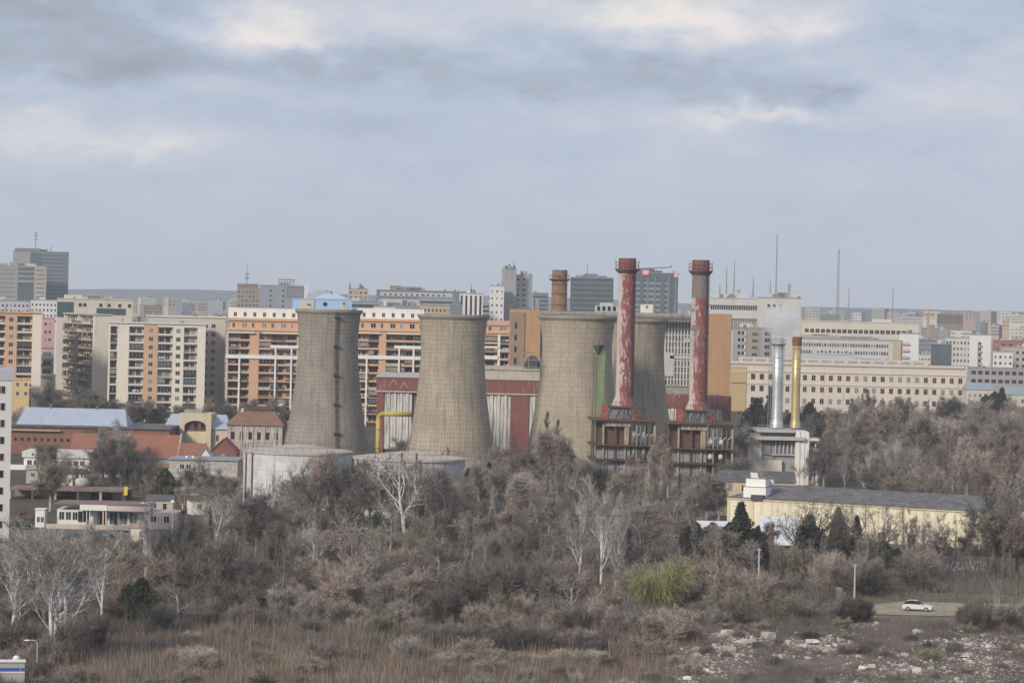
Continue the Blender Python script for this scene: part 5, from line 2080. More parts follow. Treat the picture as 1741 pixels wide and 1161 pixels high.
b.box(Wd * .25, Wd * .6, 3, 14, H + .4, H + 2.6)
b.tube((Wd * .3, 3, H + 2.4), (Wd * .88, 3, H + 4.0), .3, .3, 5).tube((Wd * .88, 3, H + 4), (Wd * .88, 3, H + 5.2), .3, .3, 5)
b.build('roof_gantry', FM['dark'], t)

# right: the big brutalist block, the slab, the long glazed building
Yr = 1340
t, Wd, H = block(1206, 1292, 507, Yr, 'pale', 'pale concrete block with an overhanging attic and roof antennas, right of the right red chimney', 'office block', None, depth=26, roofbits=5)
b = MB()
b.box(-1, Wd, -1.6, -.01, H - 9.0, H - 5.6).box(-.5, Wd, -.9, -.01, H - 3.0, H - .1)
b.build('overhang', FM['pale'], t)
for i in range(22):
    put_window(t, Wd * (.02 + .044 * i), -.03, H - 5.2, .9, 1.8, pane=DPANE, mull=0)
for i in range(16):
    b = MB()
    x = Wd * (.25 + .045 * i)
    b.box(x, x + .4, -1.0, -.02, H - 13.5, H - 9.2)
    b.build('rib', FM['cream'], t)
for (fx, hh) in ((.33, 14), (.48, 16), (.20, 6), (.86, 9)):
    antenna(t, Wd * fx, 6, H + 1, hh)
b = MB()
b.tube((Wd * .57, 5, H + .4), (Wd * .57, 5, H + 3), .2, .2, 5).ball((Wd * .57, 5, H + 3.6), .9, .4, .9, 8)
b.build('dish', FM['grey'], t)
t, Wd, H = block(1288, 1362, 506, 1330, 'pale', 'tall pale block with three small windows behind the steam', 'office block', None, depth=22, roofbits=5)
for i in range(3):
    put_window(t, Wd * (.22 + .13 * i), -.03, H - 4.3, 1.4, 1.6, pane=MPANE, mull=0)
b = MB()
b.tube((Wd * .72, 4, H + .3), (Wd * .72, 4, H + 7), .3, .3, 5).box(Wd * .68, Wd * .76, 3.5, 4.5, H + 3, H + 6.2)
b.build('aerial_panel', FM['grey'], t)
b = MB()
b.box(Wd * .8, Wd * .98, 3, 9, H + .4, H + 3.0).box(Wd * .82, Wd * .97, 2.9, 8, H + 3.0, H + 3.6)
b.build('dark_capped_hut', FM['pale'], t)
antenna(t, Wd * .28, 5, H, 8)
mt = thing('radio_mast', 'tall thin radio mast above the pale block behind the steam', 'radio mast', (xat(1319, 450, 1345), 1341, zat(1319, 508, 1345)))
b = MB()
zt = zat(1319, 399, 1345) - mt.location.z
for a in range(3):
    x, y = .35 * math.cos(a * 2.1), .35 * math.sin(a * 2.1)
    b.tube((x, y, 0), (x * .4, y * .4, zt), .09, .06, 4)
for k in range(30):
    b.tube((-.3, 0, zt * k / 30), (.3, 0, zt * (k + 1) / 30), .05, .05, 4)
b.build('lattice', DARKM, mt)
t, Wd, H = block(1246, 1312, 557, 1260, 'darkbeige', 'beige eight storey slab with bands of small windows, behind the silver chimney', 'apartment block', None, depth=18, roofbits=2)
for a, c in ((.0, .33), (.72, 1.0)):
    b = MB()
    b.box(Wd * a + .1, Wd * c, -.3, .1, 0, H - .6)
    b.build('grey_bay', FM['grey'], t)
for k in range(6):
    for fx in (.12, .22, .50, .57, .82, .88):
        put_window(t, Wd * fx, -.33, H - 3.0 - k * 2.9, .9 if .4 < fx < .6 else 1.4, 1.1 if .4 < fx < .6 else 1.7, random.Random(k), None, FRAMEW if fx < .3 else FM['grey'], 0)
for k in range(6):
    b = MB()
    b.box(Wd * .3, Wd * .34, -.5, -.31, H - 3.2 - k * 2.9, H - 1.6 - k * 2.9)
    b.build('white_panel', FM['white'], t)
t, Wd, H = block(1362, 1562, 546, 1420, 'cream', 'long cream building with two rows of dark ribbon windows, right of the steam', 'office block', None, depth=20, roofbits=0, roof='cream')
for k in range(2):
    for i in range(19 - 8 * k):
        put_window(t, Wd * (.03 + .046 * i + (.13 if k else 0)), -.03, H - 5.4 - k * 4.0, Wd * .037, 2.0, pane=DPANE, mull=1, frame=FM['cream'])
b = MB()
b.box(Wd * .60, Wd * .77, 3, 9, H + .36, H + 1.8)
b.build('roof_housing', FM['pale'], t)
b = MB()
b.box(Wd * .01, Wd * .22, -5, -.1, 0, H - 6.4).box(Wd * .1, Wd * .23, -5.5, -.1, H - 6.38, H - 5.8)
b.build('concrete_wing', FM['beige'], t)
t, Wd, H = block(1333, 1532, 575, 1330, 'pale', 'long pale glazed building with blue-green window bands, behind the gold chimney', 'office block', None, depth=16, roofbits=3)
rng = random.Random(41)
for k in range(3):
    for i in range(40):
        if k == 1 and 10 < i < 26:
            continue
        put_window(t, Wd * (.01 + .0222 * i), -.03, H - 3.4 - k * 3.3, Wd * .0175, 1.7, rng, rng.choice([BPANE, DPANE, CPANE, BPANE]), FM['white'], 0)
GB = mat('glass_block', (.42, .48, .48), .12, .2, .4, 0, .4, stain=(.3, .33, .33), stain_amt=.4)
b = MB()
b.box(Wd * .24, Wd * .60, -.25, .1, H - 6.9, H - 4.9).box(Wd * .1, Wd * .66, -.25, .1, H - 10.2, H - 7.4)
b.build('pale_green_glazing', GB, t)
for i in range(9):
    put_window(t, Wd * (.28 + .035 * i), -.28, H - 6.2, 1.0, 1.2 if i % 2 else .8, rng, DPANE, FRAMEW, 0)
b = MB()
b.box(Wd * .93, Wd, -.4, .1, 0, H - .4)
b.build('peach_end', FM['tan'], t)
t, Wd, H = block(1529, 1562, 567, 1325, 'white', 'white slab with a column of pink balconies at the end of the glazed building', 'apartment block', None, roofbits=0)
for k in range(5):
    link('balcony', balcony_mesh(Wd * .36, 1.0, PINKW, SLABW), t, (Wd * .16, -1.0, H - 5 - k * 3))

# pink palace-like building with two rows of windows
Yp = 1180
t, Wd, H = hall('ministry_building', 'long pinkish classical building with rows of small windows behind the forest', 'office building', 1243, 1642, 618, Yp, 18, pym=640)
b = MB()
b.box(0, Wd, 0, 18, 0, H)
b.build('wall', PINKC, t)
b = MB()
b.box(-.5, Wd + .5, -.6, 18.4, H + .003, H + .7).box(-.2, Wd + .2, -.35, -.002, H - 3.0, H - 2.6).box(-.2, Wd + .2, -.3, -.002, H - 7.9, H - 7.6)
b.build('cornice', mat('cornice_cream', (.58, .50, .43), .06, .2), t)
b = MB()
b.box(Wd * .04, Wd * .84, 3, 15, H + .71, H + 2.6)
b.build('attic', CREAMS, t)
b = MB()
for i in range(14):
    b.box(Wd * (.05 + .056 * i), Wd * (.05 + .056 * i) + Wd * .044, 2.9, 2.99, H + 1.2, H + 2.0)
b.build('attic_panel', CONC, t)
b = MB()
b.box(0, Wd * .065, -.3, -.004, 0, H - 1.0)
b.build('ochre_bay', mat('ochre', (.46, .34, .19), .1, .2), t)
rng = random.Random(77)
for k in range(4):
    for i in range(25):
        x = Wd * (.085 + .0368 * i)
        put_window(t, x, -.02, H - 6.1 - k * 4.7, 1.7, 2.3, rng, rng.choice([DPANE, MPANE, CPANE]) if i > 3 else MPANE, FRAMEB if i < 3 else PINKC, 1)

# right-hand distance
block(1583, 1618, 585, 1380, FM['glass'], 'dark blue glass cube left of the white apartment slab', 'office block', 'ribbon', nz=3, wm_=FM['dark'], hf=.15, roofbits=1)
t, Wd, H = block(1607, 1650, 574, 1480, 'pale', 'pale flats with small windows beside the dark blue glass cube', 'apartment block', 'grid', 7, 7, st=3.0)
t, Wd, H = block(1648, 1685, 569, 1470, 'white', 'white apartment slab with one column of balconies at the far right', 'apartment block', None, roofbits=1)
for k in range(5):
    put_window(t, Wd * .4, -.03, H - 5 - k * 2.9, Wd * .16, 1.5, pane=DPANE)
    link('balcony', balcony_mesh(Wd * .2, .9, FM['grey'], SLABW), t, (Wd * .38, -.9, H - 5.9 - k * 2.9))
t, Wd, H = block(1645, 1760, 625, 1270, 'grey', 'long low building with a row of brown windows below the white apartment slab', 'office block', None, roofbits=0)
for k in range(2):
    for i in range(9):
        put_window(t, Wd * (.05 + .1 * i), -.03, H - 2.9 - k * 3.6, Wd * .078, 1.9, pane=MPANE, frame=FM['pale'], mull=0)
for (a, c, py, dp, lab) in ((1643, 1690, 657, 1120, 'small house with a blue-grey sheet roof at the end of the pinkish building'), (1708, 1770, 666, 1060, 'low house with a broad pale blue-grey roof at the right picture edge')):
    t, Wd, H = hall('house', lab, 'house', a, c, py + 5, dp, 12, pym=py)
    b = MB()
    b.box(0, Wd, 0, 10, 0, H)
    b.build('wall', FM['cream'], t)
    b = MB()
    b.gable(0, Wd, 0, 10, H + .003, H + 2.6, 'x', .3, 0, 1)
    b.build('roof', mat('teal_grey_roof', (.25, .31, .34), .1, .3, .6), t)
    for i in range(5):
        put_window(t, Wd * (.08 + .19 * i), -.02, H - 3, 1.0, 1.6)
block(1593, 1637, 533, 2900, 'brown', 'wide dark brown block on the far right skyline', 'office block', 'vert', 12, 3, st=3, roofbits=2, depth=24)
block(1688, 1760, 579, 1750, 'red', 'long red roofed market hall at the far right', 'market hall', 'grid', 6, 2, roofbits=0, roof='red')
block(1705, 1765, 590, 1500, 'beige', 'beige three storey house row with dark windows at the right edge', 'house', 'grid', 6, 3, st=3.4)
block(1688, 1722, 598, 1420, 'white', 'small white house right of the white apartment slab', 'house', 'grid', 4, 2)


def lattice_mast(label, px, pyt, pyb, Y, r, m):
    z0, z1 = zat(px, pyb, Y), zat(px, pyt, Y)
    t = thing('lattice_mast', label, 'radio mast', (xat(px, (pyt + pyb) / 2, Y), Y, 0))
    b = MB()
    h = z1
    cs = [(-1, -1), (1, -1), (1, 1), (-1, 1)]
    for cx_, cy_ in cs:
        b.tube((cx_ * r, cy_ * r, 0), (cx_ * r * .5, cy_ * r * .5, h), .22, .14, 4)
    n = 26
    for k in range(n):
        f0, f1 = 1 - .5 * k / n, 1 - .5 * (k + 1) / n
        b.tube((-r * f0, -r * f0, h * k / n), (r * f1, -r * f1, h * (k + 1) / n), .12, .12, 4, k % 2)
        b.tube((r * f0, -r * f0, h * k / n), (-r * f1, -r * f1, h * (k + 1) / n), .12, .12, 4, k % 2)
    b.tube((0, 0, h), (0, 0, h + r * 1.5), .15, .08, 4)
    b.build('lattice', [m, mat('mast_red', (.30, .12, .10), .1, .5)], t)


lattice_mast('reddish lattice radio mast on the right skyline, right of the steam', 1425, 424, 540, 2100, .85, MAST)
lattice_mast('thin guyed mast on the skyline above the long cream building', 1518, 490, 545, 2300, .35, MAST)
lattice_mast('faint short mast just right of the reddish lattice radio mast', 1443, 489, 545, 2500, .3, MAST)

cr = thing('tower_crane', 'orange tower crane among the far houses on the right', 'crane', (xat(1578, 560, 2200), 2200, 0))
zc = zat(1578, 536, 2200)
b = MB()
b.box(-.8, .8, -.8, .8, 0, zc)
b.build('tower', mat('crane_tan', (.40, .26, .17), .2, .3), cr)
b = MB()
b.box(-8, 4.5, -.6, .6, zc, zc + 1.3).tube((0, 0, zc), (0, 0, zc + 4.5), .5, .15, 5)
b.tube((0, 0, zc + 4.2), (-7, 0, zc + 1.2), .12, .12, 4).tube((0, 0, zc + 4.2), (4, 0, zc + 1.2), .12, .12, 4)
b.build('jib', mat('crane_orange', (.42, .20, .12), .2, .3), cr)
b = MB()
b.box(2.6, 4.4, -.7, .7, zc - 1.4, zc - .01)
b.build('counterweight', FM['grey'], cr)

# the mass of far blocks, each its own small building
fr = random.Random(99)
cols = ['beige', 'grey', 'pale', 'cream', 'darkbeige', 'lilac', 'greyblue', 'pinkish', 'tan', 'slate', 'olive']
adj = {'beige': 'beige', 'grey': 'grey', 'pale': 'pale', 'cream': 'cream', 'darkbeige': 'brownish beige', 'lilac': 'lilac grey', 'greyblue': 'bluish grey', 'pinkish': 'pinkish', 'tan': 'tan', 'slate': 'dark slate', 'olive': 'olive beige'}
MARKS = [(0, 118, 'right behind the far left office towers'), (118, 210, 'right of the tall dark office tower'), (210, 300, 'below the wooded rise'), (300, 402, 'left of the mast-topped beige tower'), (402, 500, 'behind the mast-topped beige tower'),
         (500, 640, 'behind the bright blue house'), (640, 790, 'behind the long dark office'), (790, 930, 'behind the tall grey towers'), (930, 1052, 'behind the green glass tower'), (1052, 1180, 'behind the office with red signs'),
         (1180, 1365, 'behind the antenna-topped pale block'), (1365, 1425, 'left of the reddish lattice mast'), (1425, 1510, 'right of the reddish lattice mast'), (1510, 1590, 'around the tower crane'), (1590, 1660, 'around the wide dark brown block'), (1660, 1720, 'right of the white apartment slab'), (1720, 1800, 'at the right edge of the skyline')]


def mark(px):
    for a, c, s in MARKS:
        if a <= px < c:
            return s
    return 'at the edge of the skyline'


seen = set()
size_w = lambda w: 'narrow' if w < 18 else ('mid-width' if w < 32 else 'broad')
EXTRA = ['', 'with a flat roof', 'with pale roof huts', 'with dark window bands', 'with a plain front', 'half hidden by its neighbours', 'of few storeys', 'with a cluttered roof', 'in the last row', 'slightly turned', 'with faded walls', 'under the horizon']


def filler(px0, w, pyt, Y, col, nz):
    lab = None
    for e in EXTRA:
        l_ = ('%s %s far block %s %s' % (size_w(w), adj[col], e, mark(px0 + w / 2))).replace('  ', ' ')
        if l_ not in seen:
            lab = l_
            break
    if lab is None:
        return
    seen.add(lab)
    big = fr.random() < .5
    block(px0, px0 + w, pyt, Y, col, lab, 'apartment block', 'ribbon' if big else 'grid', nx=max(2, int(w / 5)), nz=nz, wm_=None if not big else FM[fr.choice(['slate', 'grey', 'dark', 'greyblue'])], yaw=fr.choice([0, 0, -.3, .3]), depth=fr.uniform(10, 20),
          group='far city blocks', roofbits=fr.choice([0, 1, 2]), st=3.0, hf=.42, roof=fr.choice(['grey', 'pale', 'red' if fr.random() < .3 else 'beige', 'slate']))


def skyline(px):
    hz = HY + math.tan(ROLL) * (px - CX)
    return hz


rows = [(3300, (29, 37)), (2600, (20, 34)), (2050, (13, 27))]
for Y, (za, zb) in rows:
    px = 100 if Y > 2300 else 118
    while px < 1780:
        w = fr.uniform(12, 44) * 2800 / (Y + 400)
        z = fr.uniform(za, zb)
        if fr.random() < .12:
            z += fr.uniform(3, 8)
        if 640 < px < 1200 and Y < 2300:
            px += w
            continue
        if px > 1380 and Y < 2300:
            z -= 3
        if px > 1350 and Y > 2300:
            z += 6 if Y > 3000 else 5
        pyt = skyline(px) + (HC - z) * F / Y
        filler(px, w * fr.uniform(.8, 1.05), pyt, Y + fr.uniform(-150, 150), fr.choice(cols), 3 if Y > 2300 else 4)
        px += w * fr.uniform(1.0, 1.5)
for Y, za, zb, pa, pb in ((1700, 8, 17, 1560, 1770), (1950, 14, 24, 1390, 1770), (1500, 6, 11, 1690, 1770), (1600, 9, 18, 230, 410), (1450, 8, 14, 250, 400)):
    px = pa
    while px < pb:
        w = fr.uniform(16, 40)
        z = fr.uniform(za, zb)
        filler(px, w, skyline(px) + (HC - z) * F / Y, Y + fr.uniform(-60, 60), fr.choice(cols), 4)
        px += w * fr.uniform(1.0, 1.3)

# ------------------------------------------------------------------ vegetation
def plant_mat(name, c, v=.25, rnd=.33):
    m = bpy.data.materials.new(name)
    m.use_nodes = True
    n = NT(m.node_tree)
    t = n.n('ShaderNodeTexCoord').outputs['Object']
    oi = n.n('ShaderNodeObjectInfo')
    f = n.noise(t, .55, 3, .6)
    tone = n.m('MULTIPLY', n.mr(f, .3, .7, 1 - v, 1 + v), n.mr(oi.outputs['Random'], 0, 1, 1 - rnd, 1 + rnd))
    f3 = n.noise(t, 3.2, 3, .7)
    tone = n.m('MULTIPLY', tone, n.mr(f3, .32, .68, .62, 1.42))
    h = n.n('ShaderNodeHueSaturation')
    h.inputs['Color'].default_value = (*c, 1)
    n.l(tone, h.inputs['Value'])
    n.l(n.mr(n.noise(t, .25, 2, .5), .3, .7, .6, 1.15), h.inputs['Saturation'])
    b = n.n('ShaderNodeBsdfPrincipled')
    n.l(h.outputs[0], b.inputs['Base Color'])
    b.inputs['Roughness'].default_value = .95
    b.inputs['Specular IOR Level'].default_value = .1
    o = n.n('ShaderNodeOutputMaterial')
    n.l(b.outputs[0], o.inputs['Surface'])
    return m


TWIG = {'grey': plant_mat('grey_twigs', (0.258, 0.222, 0.194)), 'pink': plant_mat('pinkish_twigs', (0.328, 0.263, 0.222)), 'dark': plant_mat('dark_twigs', (0.136, 0.119, 0.108)),
        'brown': plant_mat('brown_twigs', (0.258, 0.198, 0.160)), 'olive': plant_mat('olive_twigs', (0.240, 0.226, 0.153)), 'tan': plant_mat('tan_twigs', (0.390, 0.340, 0.277)), 'willow': plant_mat('willow_green', (0.328, 0.318, 0.138), .2, .05),
        'pale': plant_mat('pale_twigs', (0.304, 0.280, 0.251))}
BARK = {'grey': plant_mat('grey_bark', (0.262, 0.244, 0.232)), 'white': plant_mat('white_bark', (.62, .60, .57), .2, .1), 'dark': plant_mat('dark_bark', (0.159, 0.140, 0.128)), 'pale': plant_mat('pale_bark', (.45, .41, .37))}
LEAF = {'green': plant_mat('dark_green_leaves', (.06, .075, .045), .35, .2), 'olive': plant_mat('olive_green_leaves', (.105, .112, .055), .35, .2), 'black': plant_mat('blackish_leaves', (.05, .058, .05), .3, .2)}


def unit(v):
    return v / (np.linalg.norm(v) + 1e-9)


def tilt(rng, d, ang):
    r = rng.normal(size=3)
    p = unit(r - d * np.dot(r, d))
    return unit(d * math.cos(ang) + p * math.sin(ang))


class Grow:
    def __init__(s, seed):
        s.r = np.random.default_rng(seed)
        s.seg, s.tw = [], []

    def branch(s, p, d, L, r, lev, P):
        rng = s.r
        n = P['n'][lev]
        last = lev == P['levels'] - 1
        for i in range(n):
            d = unit(d + rng.normal(0, P['wig'][lev], 3) + np.array([0, 0, P['up'][lev]]))
            q = p + d * (L / n)
            f0, f1 = 1 - .72 * i / n, 1 - .72 * (i + 1) / n
            s.seg.append((p, q, r * f0, r * f1, lev))
            t = (i + 1) / n
            if not last and t >= P['start'][lev]:
                for k in range(P['kids'][lev]):
                    b = p + (q - p) * rng.random()
                    a = rad(rng.uniform(*P['ang'][lev]))
                    s.branch(b, tilt(rng, d, a), L * P['ratio'][lev] * rng.uniform(.65, 1.15) * (1 - P['taper'] * t), max(P.get('rmin', .008), r * f1 * P.get('rk', .62)), lev + 1, P)
            if lev >= P['levels'] - P['twl']:
                for k in range(P['nt']):
                    b = p + (q - p) * rng.random()
                    dd = unit(d * P['tf'] + rng.normal(0, 1, 3) * .55 + np.array([0, 0, P['tup']]))
                    s.tw.append((b, dd, P['tl'] * rng.uniform(.45, 1.1)))
            p = q


def twig_faces(rng, tw, width, forks=2):
    V, Fc = [], []
    for b, d, L in tw:
        a = unit(np.cross(d, rng.normal(size=3)))
        m = b + d * L * .5 + rng.normal(0, .05 * L, 3)
        e = b + d * L
        i = len(V)
        V += [b - a * width * .5, b + a * width * .5, m + a * width * .35, e, m - a * width * .35]
        Fc.append((i, i + 1, i + 2, i + 3, i + 4))
        for k in range(forks):
            f = rng.uniform(.25, .8)
            bb = b + d * L * f
            d2 = unit(d + rng.normal(0, .7, 3))
            l2 = L * rng.uniform(.3, .6)
            i = len(V)
            V += [bb - a * width * .38, bb + a * width * .38, bb + d2 * l2]
            Fc.append((i, i + 1, i + 2))
    return V, Fc


def make_plant(seed, H, P, width, mats, forks=2, split=None):
    """returns (branch mesh builder, twig verts, faces)"""
    g = Grow(seed)
    rng = g.r
    for k in range(P['stems']):
        a = rng.uniform(0, 6.283)
        rr = P['base'] * math.sqrt(rng.random())
        d = tilt(rng, np.array([0, 0, 1.0]), rad(rng.uniform(*P['lean'])))
        if P['stems'] > 1:
            out = np.array([math.cos(a), math.sin(a), 0])
            d = unit(d + out * rng.uniform(0, .5) * (P['lean'][1] / 50))
        g.branch(np.array([rr * math.cos(a), rr * math.sin(a), -.1]), d, H * P['L'] * rng.uniform(.75, 1.1), P['r'], 0, P)
    zmax = max(max(q[2] for _, q, *_ in g.seg), .1)
    b = MB()
    for p, q, r0, r1, lev in g.seg:
        b.tube(p, q, r0, r1, 6 if lev == 0 else (4 if lev == 1 else 3), 0, False)
    V, Fc = twig_faces(rng, g.tw, width, forks)
    return b, V, Fc, zmax


P_SHRUB = dict(stems=12, base=1.2, lean=(2, 36), L=.74, r=.06, levels=3, n=(4, 3, 2), wig=(.13, .17, .2), up=(.07, .12, .14), start=(.25, .3, 1), kids=(2, 2, 0), ang=((18, 50), (20, 55), (0, 0)), ratio=(.55, .6, .5), taper=.25, twl=2, nt=3, tl=1.15, tf=1.0, tup=.38)
P_ROUND = dict(stems=1, base=0, lean=(0, 5), L=.62, r=.22, levels=4, n=(6, 4, 3, 2), wig=(.06, .16, .2, .2), up=(.05, .07, .05, .04), start=(.34, .25, .3, 1), kids=(3, 2, 2, 0), ang=((28, 62), (25, 55), (25, 55), (0, 0)), ratio=(.62, .55, .55, .5), taper=.35, twl=1, nt=3, tl=1.0, tf=.9, tup=.12)
P_VASE = dict(stems=1, base=0, lean=(0, 6), L=.60, r=.20, levels=4, n=(6, 6, 4, 2), wig=(.07, .10, .14, .18), up=(.04, .10, .10, .06), start=(.30, .25, .3, 1), kids=(2, 2, 2, 0), ang=((20, 48), (16, 40), (18, 45), (0, 0)), ratio=(.85, .52, .5, .5), taper=.30, twl=1, nt=2, tl=1.0, tf=1.0, tup=.3, rk=.66)
P_SPARSE = dict(stems=1, base=0, lean=(0, 9), L=.55, r=.24, levels=4, n=(5, 5, 4, 3), wig=(.09, .22, .26, .26), up=(.05, .05, .05, .04), start=(.3, .25, .3, 1), kids=(2, 2, 1, 0), ang=((24, 60), (24, 60), (25, 60), (0, 0)), ratio=(.75, .6, .6, .5), taper=.25, twl=1, nt=1, tl=.8, tf=.8, tup=.1, rk=.66, rmin=.02)
P_COL = dict(stems=1, base=0, lean=(0, 3), L=.97, r=.17, levels=3, n=(12, 4, 3), wig=(.03, .08, .12), up=(.08, .22, .2), start=(.12, .3, 1), kids=(4, 2, 0), ang=((18, 34), (14, 34), (0, 0)), ratio=(.24, .5, .5), taper=.55, twl=2, nt=3, tl=.8, tf=1.1, tup=.5)
P_THIN = dict(stems=5, base=1.2, lean=(0, 12), L=.9, r=.06, levels=3, n=(7, 3, 2), wig=(.05, .12, .15), up=(.06, .12, .1), start=(.35, .3, 1), kids=(1, 2, 0), ang=((16, 36), (16, 40), (0, 0)), ratio=(.28, .55, .5), taper=.4, twl=2, nt=3, tl=.9, tf=1.0, tup=.3)


def pmesh(name, V, Fc, mats):
    me = bpy.data.meshes.new(name)
    me.from_pydata([tuple(map(float, v)) for v in V], [], Fc)
    for m in mats:
        me.materials.append(m)
    return me


class Proto:
    """one kind of plant, several shapes; meshes shared by the copies"""
    def __init__(s, kind, P, H, seeds, width, forks=2):
        s.kind, s.H = kind, H
        s.sh = [make_plant(sd, H, P, width, None, forks) for sd in seeds]
        s.cache = {}

    def get(s, i, twig, bark, joined):
        k = (i, twig, bark, joined)
        if k not in s.cache:
            b, V, Fc, zmax = s.sh[i]
            if joined:
                n0 = len(b.v)
                me = pmesh(s.kind, list(b.v) + list(V), list(b.f) + [tuple(x + n0 for x in f) for f in Fc], [BARK[bark], TWIG[twig]])
                me.polygons.foreach_set('material_index', [0] * len(b.f) + [1] * len(Fc))
                s.cache[k] = (me,)
            else:
                s.cache[k] = (b.mesh('trunk', BARK[bark]), pmesh('crown', V, Fc, [TWIG[twig]]))
        return s.cache[k], s.sh[i][3]


SHRUB = Proto('shrub', P_SHRUB, 5.0, (1, 2, 3, 4), .036, 2)
ROUND = Proto('bare_tree', P_ROUND, 10.0, (11, 12, 13), .036, 2)
SPARSE = Proto('bare_tree', P_SPARSE, 10.0, (51, 52, 53), .034, 1)
VASE = Proto('white_barked_tree', P_VASE, 14.0, (21, 22, 23), .034, 1)
COLT = Proto('poplar', P_COL, 15.0, (31, 32), .034, 1)
THIN = Proto('young_trees', P_THIN, 10.0, (41, 42), .034, 2)

LM = [(-80, 60, 'by the white tower block'), (60, 160, 'below the low white depot'), (160, 260, 'below the pink roadside shop'), (260, 345, 'below the orange tiled cottage'), (345, 430, 'below the left edge of the clean white tank'), (430, 520, 'below the clean white oil tank'),
      (520, 610, 'below the gap between the oil tanks'), (610, 700, 'below the rust-streaked oil tank'), (700, 800, 'below the right edge of the rust-streaked tank'), (800, 890, 'below the tan cooling tower'), (890, 960, 'below the brown cooling tower'),
      (960, 1060, 'around the white barked trees below the left red chimney'), (1060, 1150, 'around the yellow-green willow'), (1150, 1230, 'below the right red chimney'), (1230, 1300, 'below the white rooftop hut'), (1300, 1380, 'below the sloping white sheet roof'),
      (1380, 1460, 'below the left half of the warehouse'), (1460, 1560, 'below the middle of the warehouse'), (1560, 1660, 'below the right end of the warehouse'), (1660, 1850, 'below the grey gatehouse')]


def where(px, Y):
    z = 'along the dry grass' if Y < 385 else ('in the front of the thicket' if Y < 420 else ('in the middle of the thicket' if Y < 480 else ('at the back of the thicket' if Y < 560 else ('right behind the thicket' if Y < 640 else 'far behind the thicket'))))
    for a, c, s in LM:
        if a <= px < c:
            return z, s
    return z, 'beside the picture edge'


TW_ADJ = {'grey': 'grey', 'pink': 'pinkish grey', 'dark': 'dark', 'brown': 'brownish', 'olive': 'olive tinged', 'tan': 'pale tan', 'pale': 'pale grey', 'willow': 'yellow-green'}
GRP = {'shrub': 'bare winter shrubs of the thicket', 'bare_tree': 'bare winter trees', 'white_barked_tree': 'bare trees with white bark', 'poplar': 'slim bare poplars', 'young_trees': 'clumps of thin bare saplings'}
CATN = {'shrub': 'shrub', 'bare_tree': 'tree', 'white_barked_tree': 'tree', 'poplar': 'poplar', 'young_trees': 'sapling clump'}
KN = {'shrub': 'bare shrub', 'bare_tree': 'bare tree', 'white_barked_tree': 'white barked tree', 'poplar': 'slim upright poplar', 'young_trees': 'clump of thin saplings'}
vr = random.Random(2024)
lab_n = {}


def plant(proto, px, Y, h, twig='grey', bark='grey', label=None, joined=None, wide=1.0, i=None, py=None):
    i = vr.randrange(len(proto.sh)) if i is None else i
    joined = (proto.kind == 'shrub' or Y > 620) if joined is None else joined
    me, zmax = proto.get(i, twig, bark, joined)
    sc = h / zmax
    x = xat(px, py or (HY + HC * F / Y), Y)
    tall = 'low' if h < 3.6 else ('tall' if h > 7 else 'mid-high')
    if label is None:
        z, s = where(px, Y)
        label = '%s %s %s %s, %s' % (tall, TW_ADJ[twig], KN[proto.kind], z, s)
    if len(label.split()) > 16:
        label = ' '.join(label.split()[:16])
    scale = (sc * wide, sc * wide, sc)
    name = {'young_trees': 'sapling_clump'}.get(proto.kind, proto.kind)
    if joined:
        o = bpy.data.objects.new(name, me[0])
        COL.objects.link(o)
    else:
        o = bpy.data.objects.new(name, None)
        COL.objects.link(o)
        for nm, m_ in zip(('trunk', 'crown'), me):
            link(nm, m_, o)
    o.location = (x, Y, 0)
    o.rotation_euler = (0, 0, vr.uniform(0, 6.28))
    o.scale = scale
    tag(o, label, CATN[proto.kind], GRP[proto.kind])
    return o


# photo line above which no thicket plant may rise (px, py)
LINE = [(-60, 928), (0, 925), (60, 925), (120, 930), (200, 925), (300, 905), (335, 842), (400, 828), (415, 850), (470, 872), (520, 820), (600, 800), (690, 812), (760, 800), (800, 778), (850, 762), (900, 768), (930, 742), (965, 755), (1000, 790), (1060, 800),
        (1100, 775), (1130, 790), (1190, 800), (1235, 815), (1262, 860), (1300, 885), (1345, 925), (1400, 930), (1500, 932), (1600, 940), (1660, 905), (1700, 880), (1760, 920)]


def top_line(px):
    for (a, ya), (c, yc) in zip(LINE, LINE[1:]):
        if a <= px <= c:
            return ya + (yc - ya) * (px - a) / (c - a)
    return 930


def py_ground(px, Y):
    return skyline(px) + HC * F / Y / math.cos(ROLL)


def cap_height(px, Y, h, slack=0):
    room = (py_ground(px, Y) - top_line(px) + slack) * Y / F
    return min(h, room)


